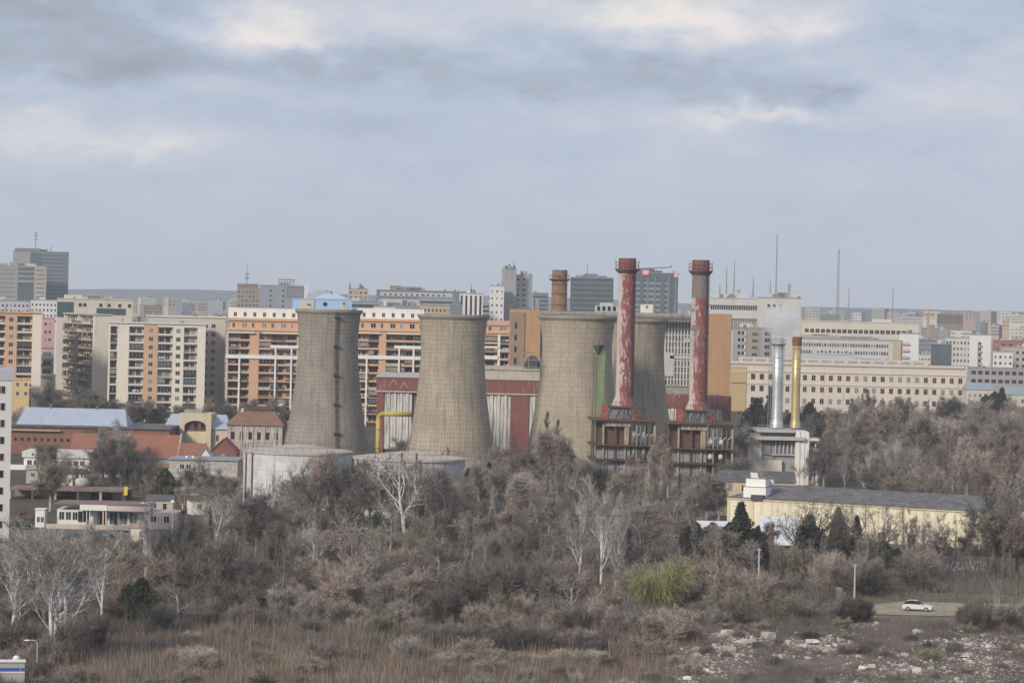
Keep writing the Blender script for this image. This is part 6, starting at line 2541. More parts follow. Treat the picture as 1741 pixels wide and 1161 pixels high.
SPOTS_DARK = [(760, 1000, 90), (1000, 1085, 60), (420, 950, 80), (300, 940, 60), (860, 960, 60)]  # darker twigs; the spot by the dry grass puts in a gap's shadow
SPOTS_PINK = [(690, 1000, 90), (840, 900, 70), (480, 900, 70), (560, 1000, 70), (900, 1060, 90), (1240, 990, 80), (1090, 1090, 120)]
Y = 366.0
while Y < 640:
    stepx = (6.2 if Y < 470 else 7.0) * F / Y
    px = -40 + vr.uniform(0, stepx)
    while px < 1790:
        q = px + vr.uniform(-.4, .4) * stepx
        yy = Y + vr.uniform(-6, 6)
        g0 = py_ground(q, yy)
        px += stepx * vr.uniform(.85, 1.15)
        if q < 345 and 886 < g0 < 936:
            continue
        if 1068 < q < 1170 and 384 < yy < 416:
            continue
        if q < 345 and yy > 500:
            continue
        if q > 1150 and g0 > 1048 + 0.02 * (q - 1150) and not (q < 1430 and g0 < 1068):
            continue
        if q > 1425 and g0 > 1003:
            continue
        if q > 1225 and yy > 496:
            continue
        if 350 < q < 805 and yy > 548:
            continue
        if 980 < q < 1075 and yy > 540 and yy < 562:
            continue
        if 1150 < q < 1262 and 495 < yy < 525:
            continue
        if q > 1100 and yy > 600:
            continue
        if 1140 < q < 1215 and 448 < yy < 466:
            continue
        if 880 < q < 1290 and yy > 630:
            continue
        if 1585 < q < 1695 and yy < 472:
            if yy < 455:
                plant(vr.choice([SHRUB, THIN]), q, yy, vr.uniform(1.2, 2.6), vr.choice(['dark', 'brown']), 'dark', wide=1.3)
            continue
        dark = any((q - a) ** 2 + ((g0 - 20 - b) * 1.6) ** 2 < r * r for a, b, r in SPOTS_DARK)
        pink = any((q - a) ** 2 + ((g0 - 20 - b) * 1.6) ** 2 < r * r for a, b, r in SPOTS_PINK)
        u = vr.random()
        tw = 'dark' if dark and u < .75 else ('pink' if pink and u < .8 else vr.choice(['grey', 'grey', 'grey', 'pink', 'dark', 'brown', 'olive']))
        if yy < 440 or (vr.random() < .45 and yy < 520):
            h = cap_height(q, yy, vr.uniform(2.6, 4.6) if yy < 400 else vr.uniform(3.6, 6.6), 8)
            if h > 3.2 and vr.random() < .2 and not (1050 < q < 1190 and yy < 420):
                plant(vr.choice([THIN, SPARSE, COLT]), q, yy, min(cap_height(q, yy, h * 1.7, 12), h * 1.7), tw, vr.choice(['grey', 'grey', 'dark']))
            elif h > 1.4:
                plant(SHRUB, q, yy, h, tw, 'dark' if tw == 'dark' else 'grey', wide=vr.uniform(1.0, 1.35))
        else:
            h = cap_height(q, yy, vr.uniform(5.5, 10.5), 14)
            if h > 4.5:
                plant(vr.choice([ROUND, ROUND, SPARSE, SPARSE, THIN, COLT] if h > 6 else [ROUND, SPARSE, THIN]), q, yy, h, tw, vr.choice(['grey', 'dark', 'grey']), wide=vr.uniform(.9, 1.25))
            elif h > 1.5:
                plant(SHRUB, q, yy, h, tw, wide=1.2)
    Y += 11 if Y < 430 else 13

# low brush in the dry grass, on the rubble field and round the dirt track
Y = 312.0
while Y < 392:
    stepx = 5.0 * F / Y
    px = -40
    while px < 1790:
        q = px + vr.uniform(-.5, .5) * stepx
        yy = Y + vr.uniform(-5, 5)
        px += stepx * vr.uniform(.8, 1.4)
        g0 = py_ground(q, yy)
        pr = .75 if yy > 352 else (.75 if 620 < q < 1180 else .45)
        hh = vr.uniform(1.2, 2.9) if q < 620 or yy > 335 else vr.uniform(1.0, 2.2)
        if q >= 1180:
            pr, hh = .85, vr.uniform(.7, 1.9)
        if 1455 < q < 1640 and 372 < yy < 420:
            pr, hh = .25, vr.uniform(.6, 1.0)
        if vr.random() > pr:
            continue
        tw = vr.choice(['pink', 'grey', 'brown', 'pink', 'tan']) if q < 1180 else vr.choice(['dark', 'brown', 'grey', 'dark', 'olive'])
        plant(SHRUB, q, yy, hh, tw, 'grey', '%s %s brush %s' % ('small' if hh < 1.5 else 'waist high', TW_ADJ[tw], ('among the rubble, %s' % ('under the car' if 1450 < q < 1650 else ('at its left' if q < 1450 else 'at its right'))) if q >= 1180 else ('in the dry grass ' + where(q, yy)[1])), wide=vr.uniform(1.2, 1.9))
    Y += 9
for k in range(26):
    q = vr.choice([vr.uniform(1630, 1760), vr.uniform(1430, 1760), vr.uniform(1415, 1470)])
    yy = vr.uniform(386, 400) if q > 1640 or q < 1465 else vr.uniform(432, 448)
    plant(SHRUB, q, yy, vr.uniform(2.0, 3.6) if yy < 420 else (vr.uniform(3.5, 5.5) if not 1585 < q < 1695 else vr.uniform(1.2, 2.0)), vr.choice(['dark', 'grey', 'pink', 'brown']), 'dark', 'bare shrub on the verge %s' % ('behind the white car' if yy > 420 else ('right of the white car' if q > 1600 else 'beside the straight utility pole')), wide=vr.uniform(1, 1.4))
for k in range(30):  # row of dark shrubs added where a shadowed gap runs
    q = 735 + k * 9.5 + vr.uniform(-5, 5)
    plant(SHRUB, q, vr.uniform(351, 358), vr.uniform(1.8, 2.9), 'dark', 'dark', 'dark low shrub added as gap shadow behind the dry grass ' + where(q, 350)[1], wide=vr.uniform(1.1, 1.6))
    if k % 2:
        plant(SHRUB, q, vr.uniform(340, 345), vr.uniform(1.0, 1.7), 'tan', 'grey', 'tan low brush before the dark gap row ' + where(q, 350)[1], wide=vr.uniform(1.3, 1.9))
for q, yy, hh in [(1600, 466, 5.5), (1622, 467, 4.5), (1640, 466, 6), (1660, 467, 5), (1678, 466, 6.5)]:
    plant(THIN, q, yy, hh, 'dark', 'dark', 'thin dark saplings right in front of the graffiti wall', wide=.8)
for q, yy, hh in [(-10, 300, 3.2), (50, 302, 3.0), (85, 300, 3.4), (62, 309, 3.6), (20, 318, 3.2), (110, 306, 3), (70, 330, 4), (30, 335, 4.5), (120, 338, 4.5), (150, 345, 4.2)]:
    plant(SHRUB, q, yy, hh, vr.choice(['grey', 'dark', 'pink']), 'grey', 'bare shrub at the lower left corner around the blue banded kiosk', wide=1.2)

# trees just before the towers and the red chimneys
for px, Y, h, tw in [(812, 655, 8, 'grey'), (842, 640, 10, 'brown'), (875, 660, 11, 'brown'), (905, 650, 11, 'dark'), (935, 640, 14, 'brown'), (962, 655, 12, 'brown'), (990, 640, 8, 'brown'), (1018, 625, 6.5, 'brown'), (1045, 640, 6, 'grey'),
                     (1075, 640, 9, 'pink'), (1118, 650, 13, 'brown'), (1135, 640, 9, 'brown'), (1160, 630, 6, 'brown'), (1190, 640, 5, 'brown'), (1225, 640, 7, 'grey'), (1250, 650, 11, 'grey'), (1262, 700, 14, 'grey'), (1400, 690, 9, 'dark'),
                     (660, 680, 8, 'grey'), (678, 690, 9, 'grey'), (655, 660, 7, 'dark'), (628, 690, 7, 'grey'), (840, 690, 8, 'dark'), (870, 700, 7, 'dark'), (900, 690, 8, 'dark')]:
    plant(ROUND, px, Y, h, tw, 'grey', '%s bare tree standing %s' % ({'brown': 'brownish', 'grey': 'grey', 'dark': 'dark', 'pink': 'pinkish'}[tw],
          'between the two left cooling towers' if px < 700 else ('between the tan and the brown cooling towers' if px < 930 else ('before the green conveyor' if px < 1000 else ('before the left red boiler frame' if px < 1110 else ('between the two red boiler frames' if px < 1150 else ('before the right red boiler frame' if px < 1240 else ('left of the silver chimney' if px < 1300 else 'right of the gold chimney'))))))))
for px, Y, h in [(1098, 560, 15), (1108, 575, 14), (1088, 585, 12.5), (1120, 590, 11.5)]:
    plant(COLT, px, Y, h, 'pink', 'pale', 'thin pinkish poplar with pale stem standing between the two red boiler frames', False, .8)
for px, Y, h in [(948, 655, 15.5), (932, 660, 17)]:
    plant(COLT, px, Y, h, 'dark', 'grey', 'dark slim poplar standing in front of the brown cooling tower', True, .75)
for px, Y, h in [(758, 600, 12), (750, 612, 10)]:
    plant(COLT, px, Y, h, 'pale', 'pale', 'pale slim poplar standing in front of the tan cooling tower', False, .8)
plant(SPARSE, 690, 505, 16.5, 'dark', 'pale', 'tall dark bare tree with a pale trunk before the rust-streaked oil tank', False, .8)
plant(SPARSE, 645, 520, 14, 'dark', 'dark', 'black bare tree left of the pale trunked tree before the rust-streaked tank', False, .8)
plant(SPARSE, 560, 530, 14, 'grey', 'grey', 'bare tree with fine grey crown in front of the gap between the oil tanks', False, .9)

# right-hand forest behind the warehouse
Y = 575.0
while Y < 1120:
    stepx = 8.2 * F / Y
    px = 1392 if Y < 760 else 1362
    while px < 1790:
        q = px + vr.uniform(-.4, .4) * stepx
        yy = Y + vr.uniform(-14, 14)
        px += stepx * vr.uniform(.85, 1.2)
        tl = 700 if q < 1450 else (672 if q < 1560 else 684)
        room = (py_ground(q, yy) - tl) * yy / F + vr.uniform(-2, 2.5)
        tw = vr.choice(['grey', 'brown', 'brown', 'dark', 'grey', 'pink'])
        h = min(room, vr.uniform(9, 15))
        if yy < 640 and q < 1480:
            h = min(h, vr.uniform(5, 8))
            tw = vr.choice(['olive', 'brown', 'grey'])
        if h < 3:
            continue
        pr = vr.choice([ROUND, ROUND, ROUND, COLT, THIN]) if yy < 900 else vr.choice([ROUND, COLT, COLT])
        plant(pr, q, yy, h, tw, vr.choice(['grey', 'grey', 'pale', 'dark']), '%s %s %s of the forest behind the warehouse, %s' % (TW_ADJ[tw], KN[pr.kind], 'in the front rows' if yy < 700 else ('in the middle rows' if yy < 850 else 'in the rear rows'),
              'left part' if q < 1500 else ('middle part' if q < 1620 else 'right part')), True, vr.uniform(1.0, 1.3))
    Y += 34
for px, Y, h, b_ in [(1475, 640, 11, 'white'), (1520, 650, 13, 'pale'), (1540, 640, 12, 'pale'), (1590, 660, 12, 'pale')]:
    plant(VASE, px, Y, h, 'pale', b_, 'pale trunked vase shaped tree in the forest behind the warehouse roof', False, .9)
for px, Y, h, tw, pr in [(520, 540, 12, 'grey', ROUND), (545, 532, 13.5, 'brown', ROUND), (575, 540, 12.5, 'grey', ROUND), (605, 530, 12, 'dark', ROUND), (628, 540, 11.5, 'brown', ROUND), (665, 532, 12, 'dark', ROUND), (715, 538, 12, 'brown', ROUND), (742, 530, 11, 'grey', ROUND), (770, 540, 11, 'brown', ROUND),
                         (470, 545, 9, 'grey', THIN), (500, 538, 11, 'grey', SPARSE), (535, 525, 12, 'dark', SPARSE), (590, 522, 12, 'dark', SPARSE), (720, 520, 12.5, 'dark', SPARSE), (755, 522, 11.5, 'dark', SPARSE), (440, 552, 7, 'dark', SPARSE)]:
    plant(pr, px, Y, h, tw, 'dark' if tw == 'dark' else 'grey', '%s %s bare tree before the %s' % (TW_ADJ[tw], 'open branched' if pr is SPARSE else ('thin stemmed' if pr is THIN else 'full crowned'), 'clean white oil tank' if px < 593 else 'rust-streaked oil tank'), False, 1.05)
for px, Y, h, tw, pr in [(1690, 470, 13, 'dark', ROUND), (1718, 468, 13.5, 'brown', ROUND), (1738, 474, 12.5, 'dark', SPARSE), (1712, 480, 14, 'grey', SPARSE), (1590, 474, 9.5, 'dark', SPARSE), (1540, 470, 9, 'brown', SPARSE), (1495, 470, 9.5, 'dark', SPARSE), (1470, 466, 8.5, 'brown', SPARSE), (1395, 472, 10, 'dark', SPARSE), (1565, 464, 8, 'dark', SPARSE)]:
    plant(pr, px, Y, h, tw, 'dark', '%s %s bare tree rising before the %s' % (TW_ADJ[tw], 'open branched' if pr is SPARSE else 'full crowned', 'gatehouse and yellow annex' if px > 1655 else ('right half of the warehouse' if px > 1500 else 'left half of the warehouse')), False, 1.0)
for k in range(38):
    q, yy = vr.uniform(30, 400), vr.uniform(575, 730)
    if q < 215 and yy < 605 or (288 < q < 404 and 630 < yy < 660) or (16 < q < 160 and 680 < yy):
        yy = vr.uniform(612, 625)
    pr, tw = vr.choice([ROUND, SPARSE, THIN]), vr.choice(['dark', 'grey', 'brown'])
    plant(pr, q, yy, vr.uniform(4, 8), tw, 'dark', TW_ADJ[tw] + ' ' + KN[pr.kind] + ' of the old quarter yards %s' % ('near the low white depot' if q < 160 else ('near the orange tile roof' if q < 290 else 'near the dirty white shed')), True, 1.1)
plant(COLT, 1706, 560, 19, 'pink', 'pale', 'tall pinkish columnar poplar behind the grey gatehouse', False, 1.25)
plant(COLT, 1725, 575, 14, 'pink', 'grey', 'shorter pinkish columnar poplar right of the tall one behind the gatehouse', False, 1.2)
plant(SPARSE, 1698, 490, 16, 'dark', 'dark', 'dark bare tree standing in front of the grey gatehouse', False, .9)

# trees in front of the apartment houses and in the old quarter
for k in range(46):
    px = vr.uniform(66, 500)
    Y = vr.uniform(905, 940)
    top = 660 if px < 90 else (672 if px < 160 else (690 if px < 300 else 686))
    if 66 < px < 92:
        top = 628
    h = max(3.5, (py_ground(px, Y) - top) * Y / F + vr.uniform(-2.5, 2))
    tw = vr.choice(['dark', 'grey', 'brown'])
    plant(ROUND, px, Y, min(h, 13), tw, 'dark', '%s bare street tree at the foot of the %s' % (TW_ADJ[tw], 'pink house' if px < 92 else ('brown balconied flank' if px < 186 else ('stepped cream block' if px < 384 else 'left orange wing'))), True, vr.uniform(1.0, 1.3))
for px, Y, h, tw in [(24, 800, 9, 'tan'), (34, 830, 9, 'tan'), (168, 640, 8, 'dark'), (185, 655, 9, 'dark'), (205, 640, 8.5, 'dark'), (225, 650, 9, 'dark'), (248, 645, 8, 'dark'), (190, 625, 6, 'dark'), (215, 628, 6, 'dark'), (240, 622, 6, 'dark'), (262, 628, 7, 'dark'),
                     (176, 690, 10, 'pale'), (200, 690, 12, 'pale'), (300, 600, 6, 'dark'), (325, 596, 6.5, 'dark'), (350, 590, 7, 'dark'), (375, 585, 7.5, 'dark'), (395, 580, 5.5, 'dark'), (310, 570, 6, 'grey'), (340, 565, 7, 'grey'), (365, 560, 7, 'grey'), (85, 560, 9, 'olive'), (110, 640, 5, 'olive'), (155, 720, 8, 'dark')]:
    plant(ROUND, px, Y, h, tw, 'dark' if tw == 'dark' else 'pale', '%s bare tree %s' % (TW_ADJ[tw], 'left of the brick hall' if px < 60 else ('behind the pink shop near the orange tile roof' if px < 280 else 'between the pink shop and the clean oil tank')), True, 1.15)

# white barked trees: the left group and the centre group
for px, Y, h, i, wd, lab in [(88, 332, 16.2, 0, 1.35, 'biggest white barked tree of the left group, with a wide vase crown'), (16, 345, 13.5, 1, 1.15, 'leaning white barked tree at the left picture edge'), (172, 372, 13.0, 2, .85, 'slim white barked tree right of the biggest one'),
                             (245, 420, 11.5, 1, .6, 'upright white barked tree of several stems below the square kiosk'), (112, 350, 13.5, 2, 1.25, 'white barked tree half hidden behind the biggest one')]:
    plant(VASE, px, Y, h, 'pale', 'white', lab, False, wd, i)
for px, Y, h, i, wd, lab in [(1022, 440, 16.2, 0, .85, 'tallest white barked tree of the centre group before the rusty frames'), (1046, 436, 13.8, 1, .85, 'forked white barked tree right of the tallest in the centre group'), (985, 444, 12.8, 2, .85, 'white barked tree on the left of the centre group')]:
    plant(VASE, px, Y, h, 'pale', 'white', lab, False, wd, i)
plant(VASE, 1700, 395, 6.4, 'pale', 'white', 'small young white barked tree on the verge right of the white car', False, .7, 1)
plant(VASE, 1586, 1000, 9, 'pale', 'pale', 'pale tree far behind the warehouse near the pinkish building', True, .8, 1)


# evergreens: leaf clumps spread through the crown's volume
def evergreen_mesh(seed, prof, n, leaf, lumps=9):
    rng = np.random.default_rng(seed)
    V, Fc = [], []
    ph = rng.uniform(0, 6.28, (lumps, 2))
    zz = [z for z, _ in prof]
    rr = [r for _, r in prof]
    for k in range(n):
        t = rng.uniform(zz[0], zz[-1])
        R0 = np.interp(t, zz, rr)
        a = rng.uniform(0, 6.283)
        bump = 1 + .30 * math.sin(3 * a + ph[0, 0] + 7 * t) + .24 * math.sin(5 * a + ph[1, 0] - 13 * t) + .22 * math.sin(29 * t + 2 * a + ph[2, 0]) + rng.normal(0, .16)
        r = R0 * bump * math.sqrt(rng.uniform(.15, 1))
        c = np.array([r * math.cos(a), r * math.sin(a), t])
        d1 = unit(rng.normal(size=3) + np.array([math.cos(a), math.sin(a), .3]))
        d2 = unit(np.cross(d1, rng.normal(size=3)))
        s = leaf * rng.uniform(.5, 1.3)
        i = len(V)
        V += [c - d2 * s * .35, c + d2 * s * .35, c + d1 * s]
        Fc.append((i, i + 1, i + 2))
    return V, Fc


CONE = [(.04, .16), (.15, .30), (.35, .25), (.6, .17), (.85, .07), (1.0, .01)]
OVAL = [(.03, .12), (.15, .24), (.4, .30), (.7, .24), (.9, .12), (1, .02)]
SPIRE = [(.03, .10), (.2, .14), (.5, .13), (.8, .08), (1, .01)]
BROAD = [(.05, .30), (.2, .48), (.45, .50), (.7, .36), (.9, .17), (1, .03)]
_ev = {}


def evergreen(px, Y, h, prof, leafm, label, wide=1.0, cat='evergreen', name='evergreen_tree'):
    k = (id(prof), leafm)
    if k not in _ev:
        V, Fc = evergreen_mesh(50 + len(_ev), prof, 5200, .06)
        cm = pmesh('crown', V, Fc, [LEAF[leafm]])
        b = MB()
        b.tube((0, 0, -.01), (0, 0, .8), .022, .006, 7)
        rr = random.Random(len(_ev))
        for q in range(14):
            a, z = rr.uniform(0, 6.28), rr.uniform(.1, .75)
            r = np.interp(z, [p[0] for p in prof], [p[1] for p in prof]) * .8
            b.tube((0, 0, z), (r * math.cos(a), r * math.sin(a), z + .05), .006, .002, 4)
        _ev[k] = (cm, b.mesh('trunk', BARK['dark']))
    o = thing(name, label, cat, (xat(px, py_ground(px, Y), Y), Y, 0), vr.uniform(0, 6))
    for nm, me in zip(('crown', 'trunk'), _ev[k]):
        link(nm, me, o)
    o.scale = (h * wide, h * wide, h)
    return o


evergreen(279, 583, 7.2, OVAL, 'olive', 'single dark olive conifer between the dark trees and the dirty white shed', .95)
evergreen(240, 375, 5.6, BROAD, 'green', 'round dark green evergreen in the thicket at the lower left', .75)
evergreen(218, 382, 4.0, BROAD, 'black', 'small blackish evergreen left of the round dark green one', .7)
evergreen(1258, 470, 10.5, CONE, 'green', 'dark pointed conifer in front of the white sheet roofs', .85)
evergreen(1240, 474, 7.0, BROAD, 'black', 'dark ivy covered thicket tree left of the pointed conifer', .8)
evergreen(1210, 480, 6.5, BROAD, 'black', 'blackish bushy evergreen by the long low sheet shelter', .8)
evergreen(1180, 488, 6.0, BROAD, 'black', 'low dark evergreen at the left end of the long low shelter', .9)
evergreen(1286, 466, 7.0, BROAD, 'black', 'dark bushy evergreen right of the pointed conifer', .6)
evergreen(1424, 492, 8.6, CONE, 'olive', 'olive green conifer against the yellow warehouse wall', .8)
evergreen(1455, 478, 8.2, SPIRE, 'black', 'narrow ivy clad spire in front of the yellow warehouse wall', .7)
evergreen(1392, 480, 5.0, BROAD, 'olive', 'olive bushy evergreen at the foot of the warehouse wall', .8)
evergreen(1345, 480, 2.6, BROAD, 'black', 'dark low evergreen below the sloping white sheet roof', 1.0)
evergreen(1500, 476, 4.6, BROAD, 'black', 'dark low evergreen below the middle of the warehouse', 1.0)
evergreen(1525, 466, 4.2, BROAD, 'black', 'blackish low evergreen right of the middle warehouse evergreen', .9)
evergreen(830, 625, 7.5, CONE, 'black', 'small dark conifer at the foot of the tan cooling tower', .8)
evergreen(1285, 860, 15, BROAD, 'black', 'dark conifer behind the silver chimney, at its left', .55)
evergreen(1310, 850, 18, CONE, 'black', 'pointed dark conifer right behind the silver chimney', .7)
evergreen(1375, 860, 14, BROAD, 'black', 'dark conifer behind the gold chimney, at its right', .6)
evergreen(1340, 850, 11, BROAD, 'black', 'dark conifer between the silver and the gold chimneys', .6)
evergreen(1675, 1050, 12, BROAD, 'black', 'dark spreading pine in front of the blue-grey sheet roof at the right', .8)
evergreen(1702, 1055, 14.5, CONE, 'black', 'tall dark pine right of the spreading pine', .85)
evergreen(1690, 1060, 13, BROAD, 'black', 'dark pine crown between the spreading and the tall pine', .7)
evergreen(1735, 1065, 12.5, BROAD, 'black', 'dark pine behind the low house at the right picture edge', .7)
evergreen(580, 455, 5.0, SPIRE, 'green', 'narrow dark green ivy column in the thicket below the clean oil tank', .8)
evergreen(640, 500, 5.5, BROAD, 'green', 'dark green evergreen bush below the rust-streaked oil tank', .8)
evergreen(610, 505, 5.0, BROAD, 'green', 'dark green evergreen bush below the gap between the oil tanks', .8)
evergreen(262, 890, 7, OVAL, 'black', 'small dark conifer at the foot of the orange stripe of the stepped block', .9)

# ivy clad bare trees before the warehouse
for px, Y, h, lab in [(1375, 480, 11.5, 'bare tree with an ivy clad trunk before the left half of the warehouse'), (1362, 474, 9.5, 'dark leaning bare tree before the sloping white sheet roof')]:
    o = plant(SPARSE, px, Y, h, 'dark', 'dark', lab, False, 1.15, 0)
    V, Fc = evergreen_mesh(int(px), [(0, .05), (.2, .08), (.45, .065), (.6, .02)], 2600, .05)
    iv = pmesh('ivy', [np.array(v) * np.array([8, 8, 9]) for v in V], Fc, [LEAF['black']])
    link('ivy', iv, o)
for px, Y, h in [(1442, 490, 9), (1475, 484, 9.5), (1500, 488, 9.5), (1515, 480, 8.5), (1545, 484, 9), (1568, 490, 8), (1600, 480, 8.5), (1625, 486, 7.5), (1650, 488, 8), (1410, 484, 8), (1680, 486, 9), (1740, 480, 8)]:
    plant(vr.choice([SPARSE, SPARSE, THIN]), px, Y, h * 1.08, vr.choice(['dark', 'brown', 'dark']), 'dark', None, False, .95)

# the yellow-green willow
g = Grow(77)
b = MB()
rng = g.r
VV, FF = [], []
stems = []
for k in range(9):
    a = rng.uniform(0, 6.283)
    d = unit(np.array([math.cos(a) * .45, math.sin(a) * .45, 1]))
    p = np.array([rng.normal(0, .4), rng.normal(0, .4), 0])
    L = rng.uniform(3.2, 5.6)
    for i in range(5):
        q = p + d * L / 5
        b.tube(p, q, .09 * (1 - .16 * i), .09 * (1 - .16 * (i + 1)), 5, 0, False)
        if i > 0:
            stems.append((p, q))
        d = unit(d + rng.normal(0, .13, 3) + np.array([math.cos(a) * .12, math.sin(a) * .12, 0]))
        p = q
tw = []
for k in range(6500):
    p, q = stems[rng.integers(len(stems))]
    c = p + (q - p) * rng.random() + rng.normal(0, .55, 3)
    out = unit(np.array([c[0], c[1], 0]) + rng.normal(0, .4, 3))
    d = unit(out * .55 + np.array([0, 0, rng.uniform(-1.2, .7)]))
    tw.append((c, d, rng.uniform(.6, 1.5)))
V, Fc = twig_faces(rng, tw, .032, 2)
wl = thing('willow_tree', 'yellow-green weeping willow just coming into leaf, below the right red chimney', 'willow', (xat(1117, 1045, 408), 408, 0))
b.build('trunk', BARK['grey'], wl)
link('crown', pmesh('crown', V, Fc, [TWIG['willow']]), wl)
wl.scale = (1.2, 1.2, 1.35)
wl2 = thing('willow_shrub', 'small olive-yellow willow shrub at the right foot of the weeping willow', 'willow', (xat(1200, 1055, 402), 402, 0))
link('crown', pmesh('crown', V, Fc, [TWIG['olive']]), wl2)
link('trunk', bpy.data.meshes['trunk'] if False else b.mesh('trunk', BARK['grey']), wl2)
wl2.scale = (.62, .62, .38)


# ground cover: dry grass, brambles
def cover(name, label, n, region, hmin, hmax, width, m, lean=.35, seed=0):
    rng = np.random.default_rng(seed)
    k = 0
    px = rng.uniform(region[0], region[1], n)
    yy = 1 / rng.uniform(1 / region[3], 1 / region[2], n)
    x = (px - CX) * yy / F + 0.0
    h = rng.uniform(hmin, hmax, n) * (.3 + .9 * (np.sin(x * 1.9 + np.sin(yy * 1.3) * 2) * np.sin(yy * .9 + x * .7) * .5 + .5)) * (.55 + .9 * (np.sin(x * .35 + yy * .13) * np.sin(yy * .21 - x * .11) * .5 + .5))
    ok = np.ones(n, bool)
    if len(region) > 4:
        ok = region[4](px, yy)
    x, yy, h = x[ok], yy[ok], h[ok]
    n = len(x)
    a = rng.uniform(0, 6.283, n)
    ca, sa = np.cos(a) * width / 2, np.sin(a) * width / 2
    tx, ty = rng.normal(0, lean, n) * h, rng.normal(0, lean, n) * h
    V = np.empty((n, 3, 3), np.float32)
    V[:, 0] = np.stack([x - ca, yy - sa, np.zeros(n)], 1)
    V[:, 1] = np.stack([x + ca, yy + sa, np.zeros(n)], 1)
    V[:, 2] = np.stack([x + tx, yy + ty, h], 1)
    me = bpy.data.meshes.new(name)
    me.vertices.add(n * 3)
    me.vertices.foreach_set('co', V.reshape(-1))
    me.loops.add(n * 3)
    me.loops.foreach_set('vertex_index', np.arange(n * 3, dtype=np.int32))
    me.polygons.add(n)
    me.polygons.foreach_set('loop_start', np.arange(0, n * 3, 3, dtype=np.int32))
    me.update(calc_edges=True)
    me.materials.append(m)
    o = link(name, me)
    tag(o, label, 'grass', kind='stuff')
    return o


def cover_mat(name, stops, sc):
    m = bpy.data.materials.new(name)
    m.use_nodes = True
    n = NT(m.node_tree)
    t = n.n('ShaderNodeTexCoord').outputs['Object']
    f = n.noise(t, sc, 6, .65, .3)
    f2 = n.noise(t, sc * 14, 3, .6)
    c = n.ramp(n.m('ADD', n.m('MULTIPLY', f, .8), n.m('MULTIPLY', f2, .2)), stops)
    b = n.n('ShaderNodeBsdfPrincipled')
    n.l(c, b.inputs['Base Color'])
    b.inputs['Roughness'].default_value = .95
    b.inputs['Specular IOR Level'].default_value = .1
    o = n.n('ShaderNodeOutputMaterial')
    n.l(b.outputs[0], o.inputs['Surface'])
    return m


DRY = cover_mat('dry_grass', [(.36, (.14, .105, .092)), (.47, (.245, .19, .16)), (.56, (.20, .165, .125)), (.66, (.33, .26, .21))], .09)
BRAM = cover_mat('bramble', [(.36, (.12, .10, .09)), (.5, (.20, .168, .148)), (.6, (.175, .155, .115)), (.7, (.25, .205, .175))], .05)
cover('dry_grass', 'reddish tan dry grass along the bottom of the picture', 110000, (-40, 1260, 306, 366), .5, 1.9, .045, DRY, .3, 1)
cover('reed', 'tall pale reeds standing out of the dry grass', 5000, (-40, 1200, 308, 372), 1.4, 3.2, .05, cover_mat('reed_stalk', [(.4, (.30, .25, .20)), (.6, (.44, .37, .29))], .2), .14, 9)
cover('bramble_undergrowth', 'brownish bramble undergrowth between the shrubs', 150000, (-40, 1790, 352, 560, lambda px, y: ~((px > 1380) & (y < 425)) & ~((px < 350) & (y > 490)) & ~((px > 1150) & (y < 385)) & ~((px > 1230) & (y > 490))), .8, 2.3, .05, BRAM, .5, 2)
cover('verge_grass', 'thin green grass on the verge by the white car', 9000, (1415, 1790, 396, 430), .06, .22, .05, cover_mat('verge_green', [(.4, (.10, .115, .045)), (.6, (.16, .155, .075))], .2), .4, 3)
cover('weeds', 'brown weeds over the rubble field', 120000, (1100, 1800, 306, 396), .5, 1.5, .04, cover_mat('rubble_weeds', [(.38, (.09, .075, .075)), (.5, (.16, .135, .125)), (.62, (.21, .18, .145)), (.7, (.16, .155, .095))], .09), .5, 4)

# ------------------------------------------------------------------ cars, poles, lamps, rubble
CARW = mat('car_white', (.66, .67, .67), .03, 1, .35, 0, .5)
CARG = mat('car_grey', (.30, .31, .33), .03, 1, .35, .2, .5)
CARD = mat('car_dark', (.04, .045, .06), .03, 1, .3, .2, .5)
TYRE = mat('tyre', (.03, .03, .03), .2, 2, .8)
RIM = mat('rim_alloy', (.35, .35, .36), .1, 2, .4, .6)
LAMPM = mat('lamp_lens', (.6, .6, .58), .1, 2, .15, 0, .6)
TAILM = mat('tail_lens', (.32, .03, .03), .1, 2, .25, 0, .6)


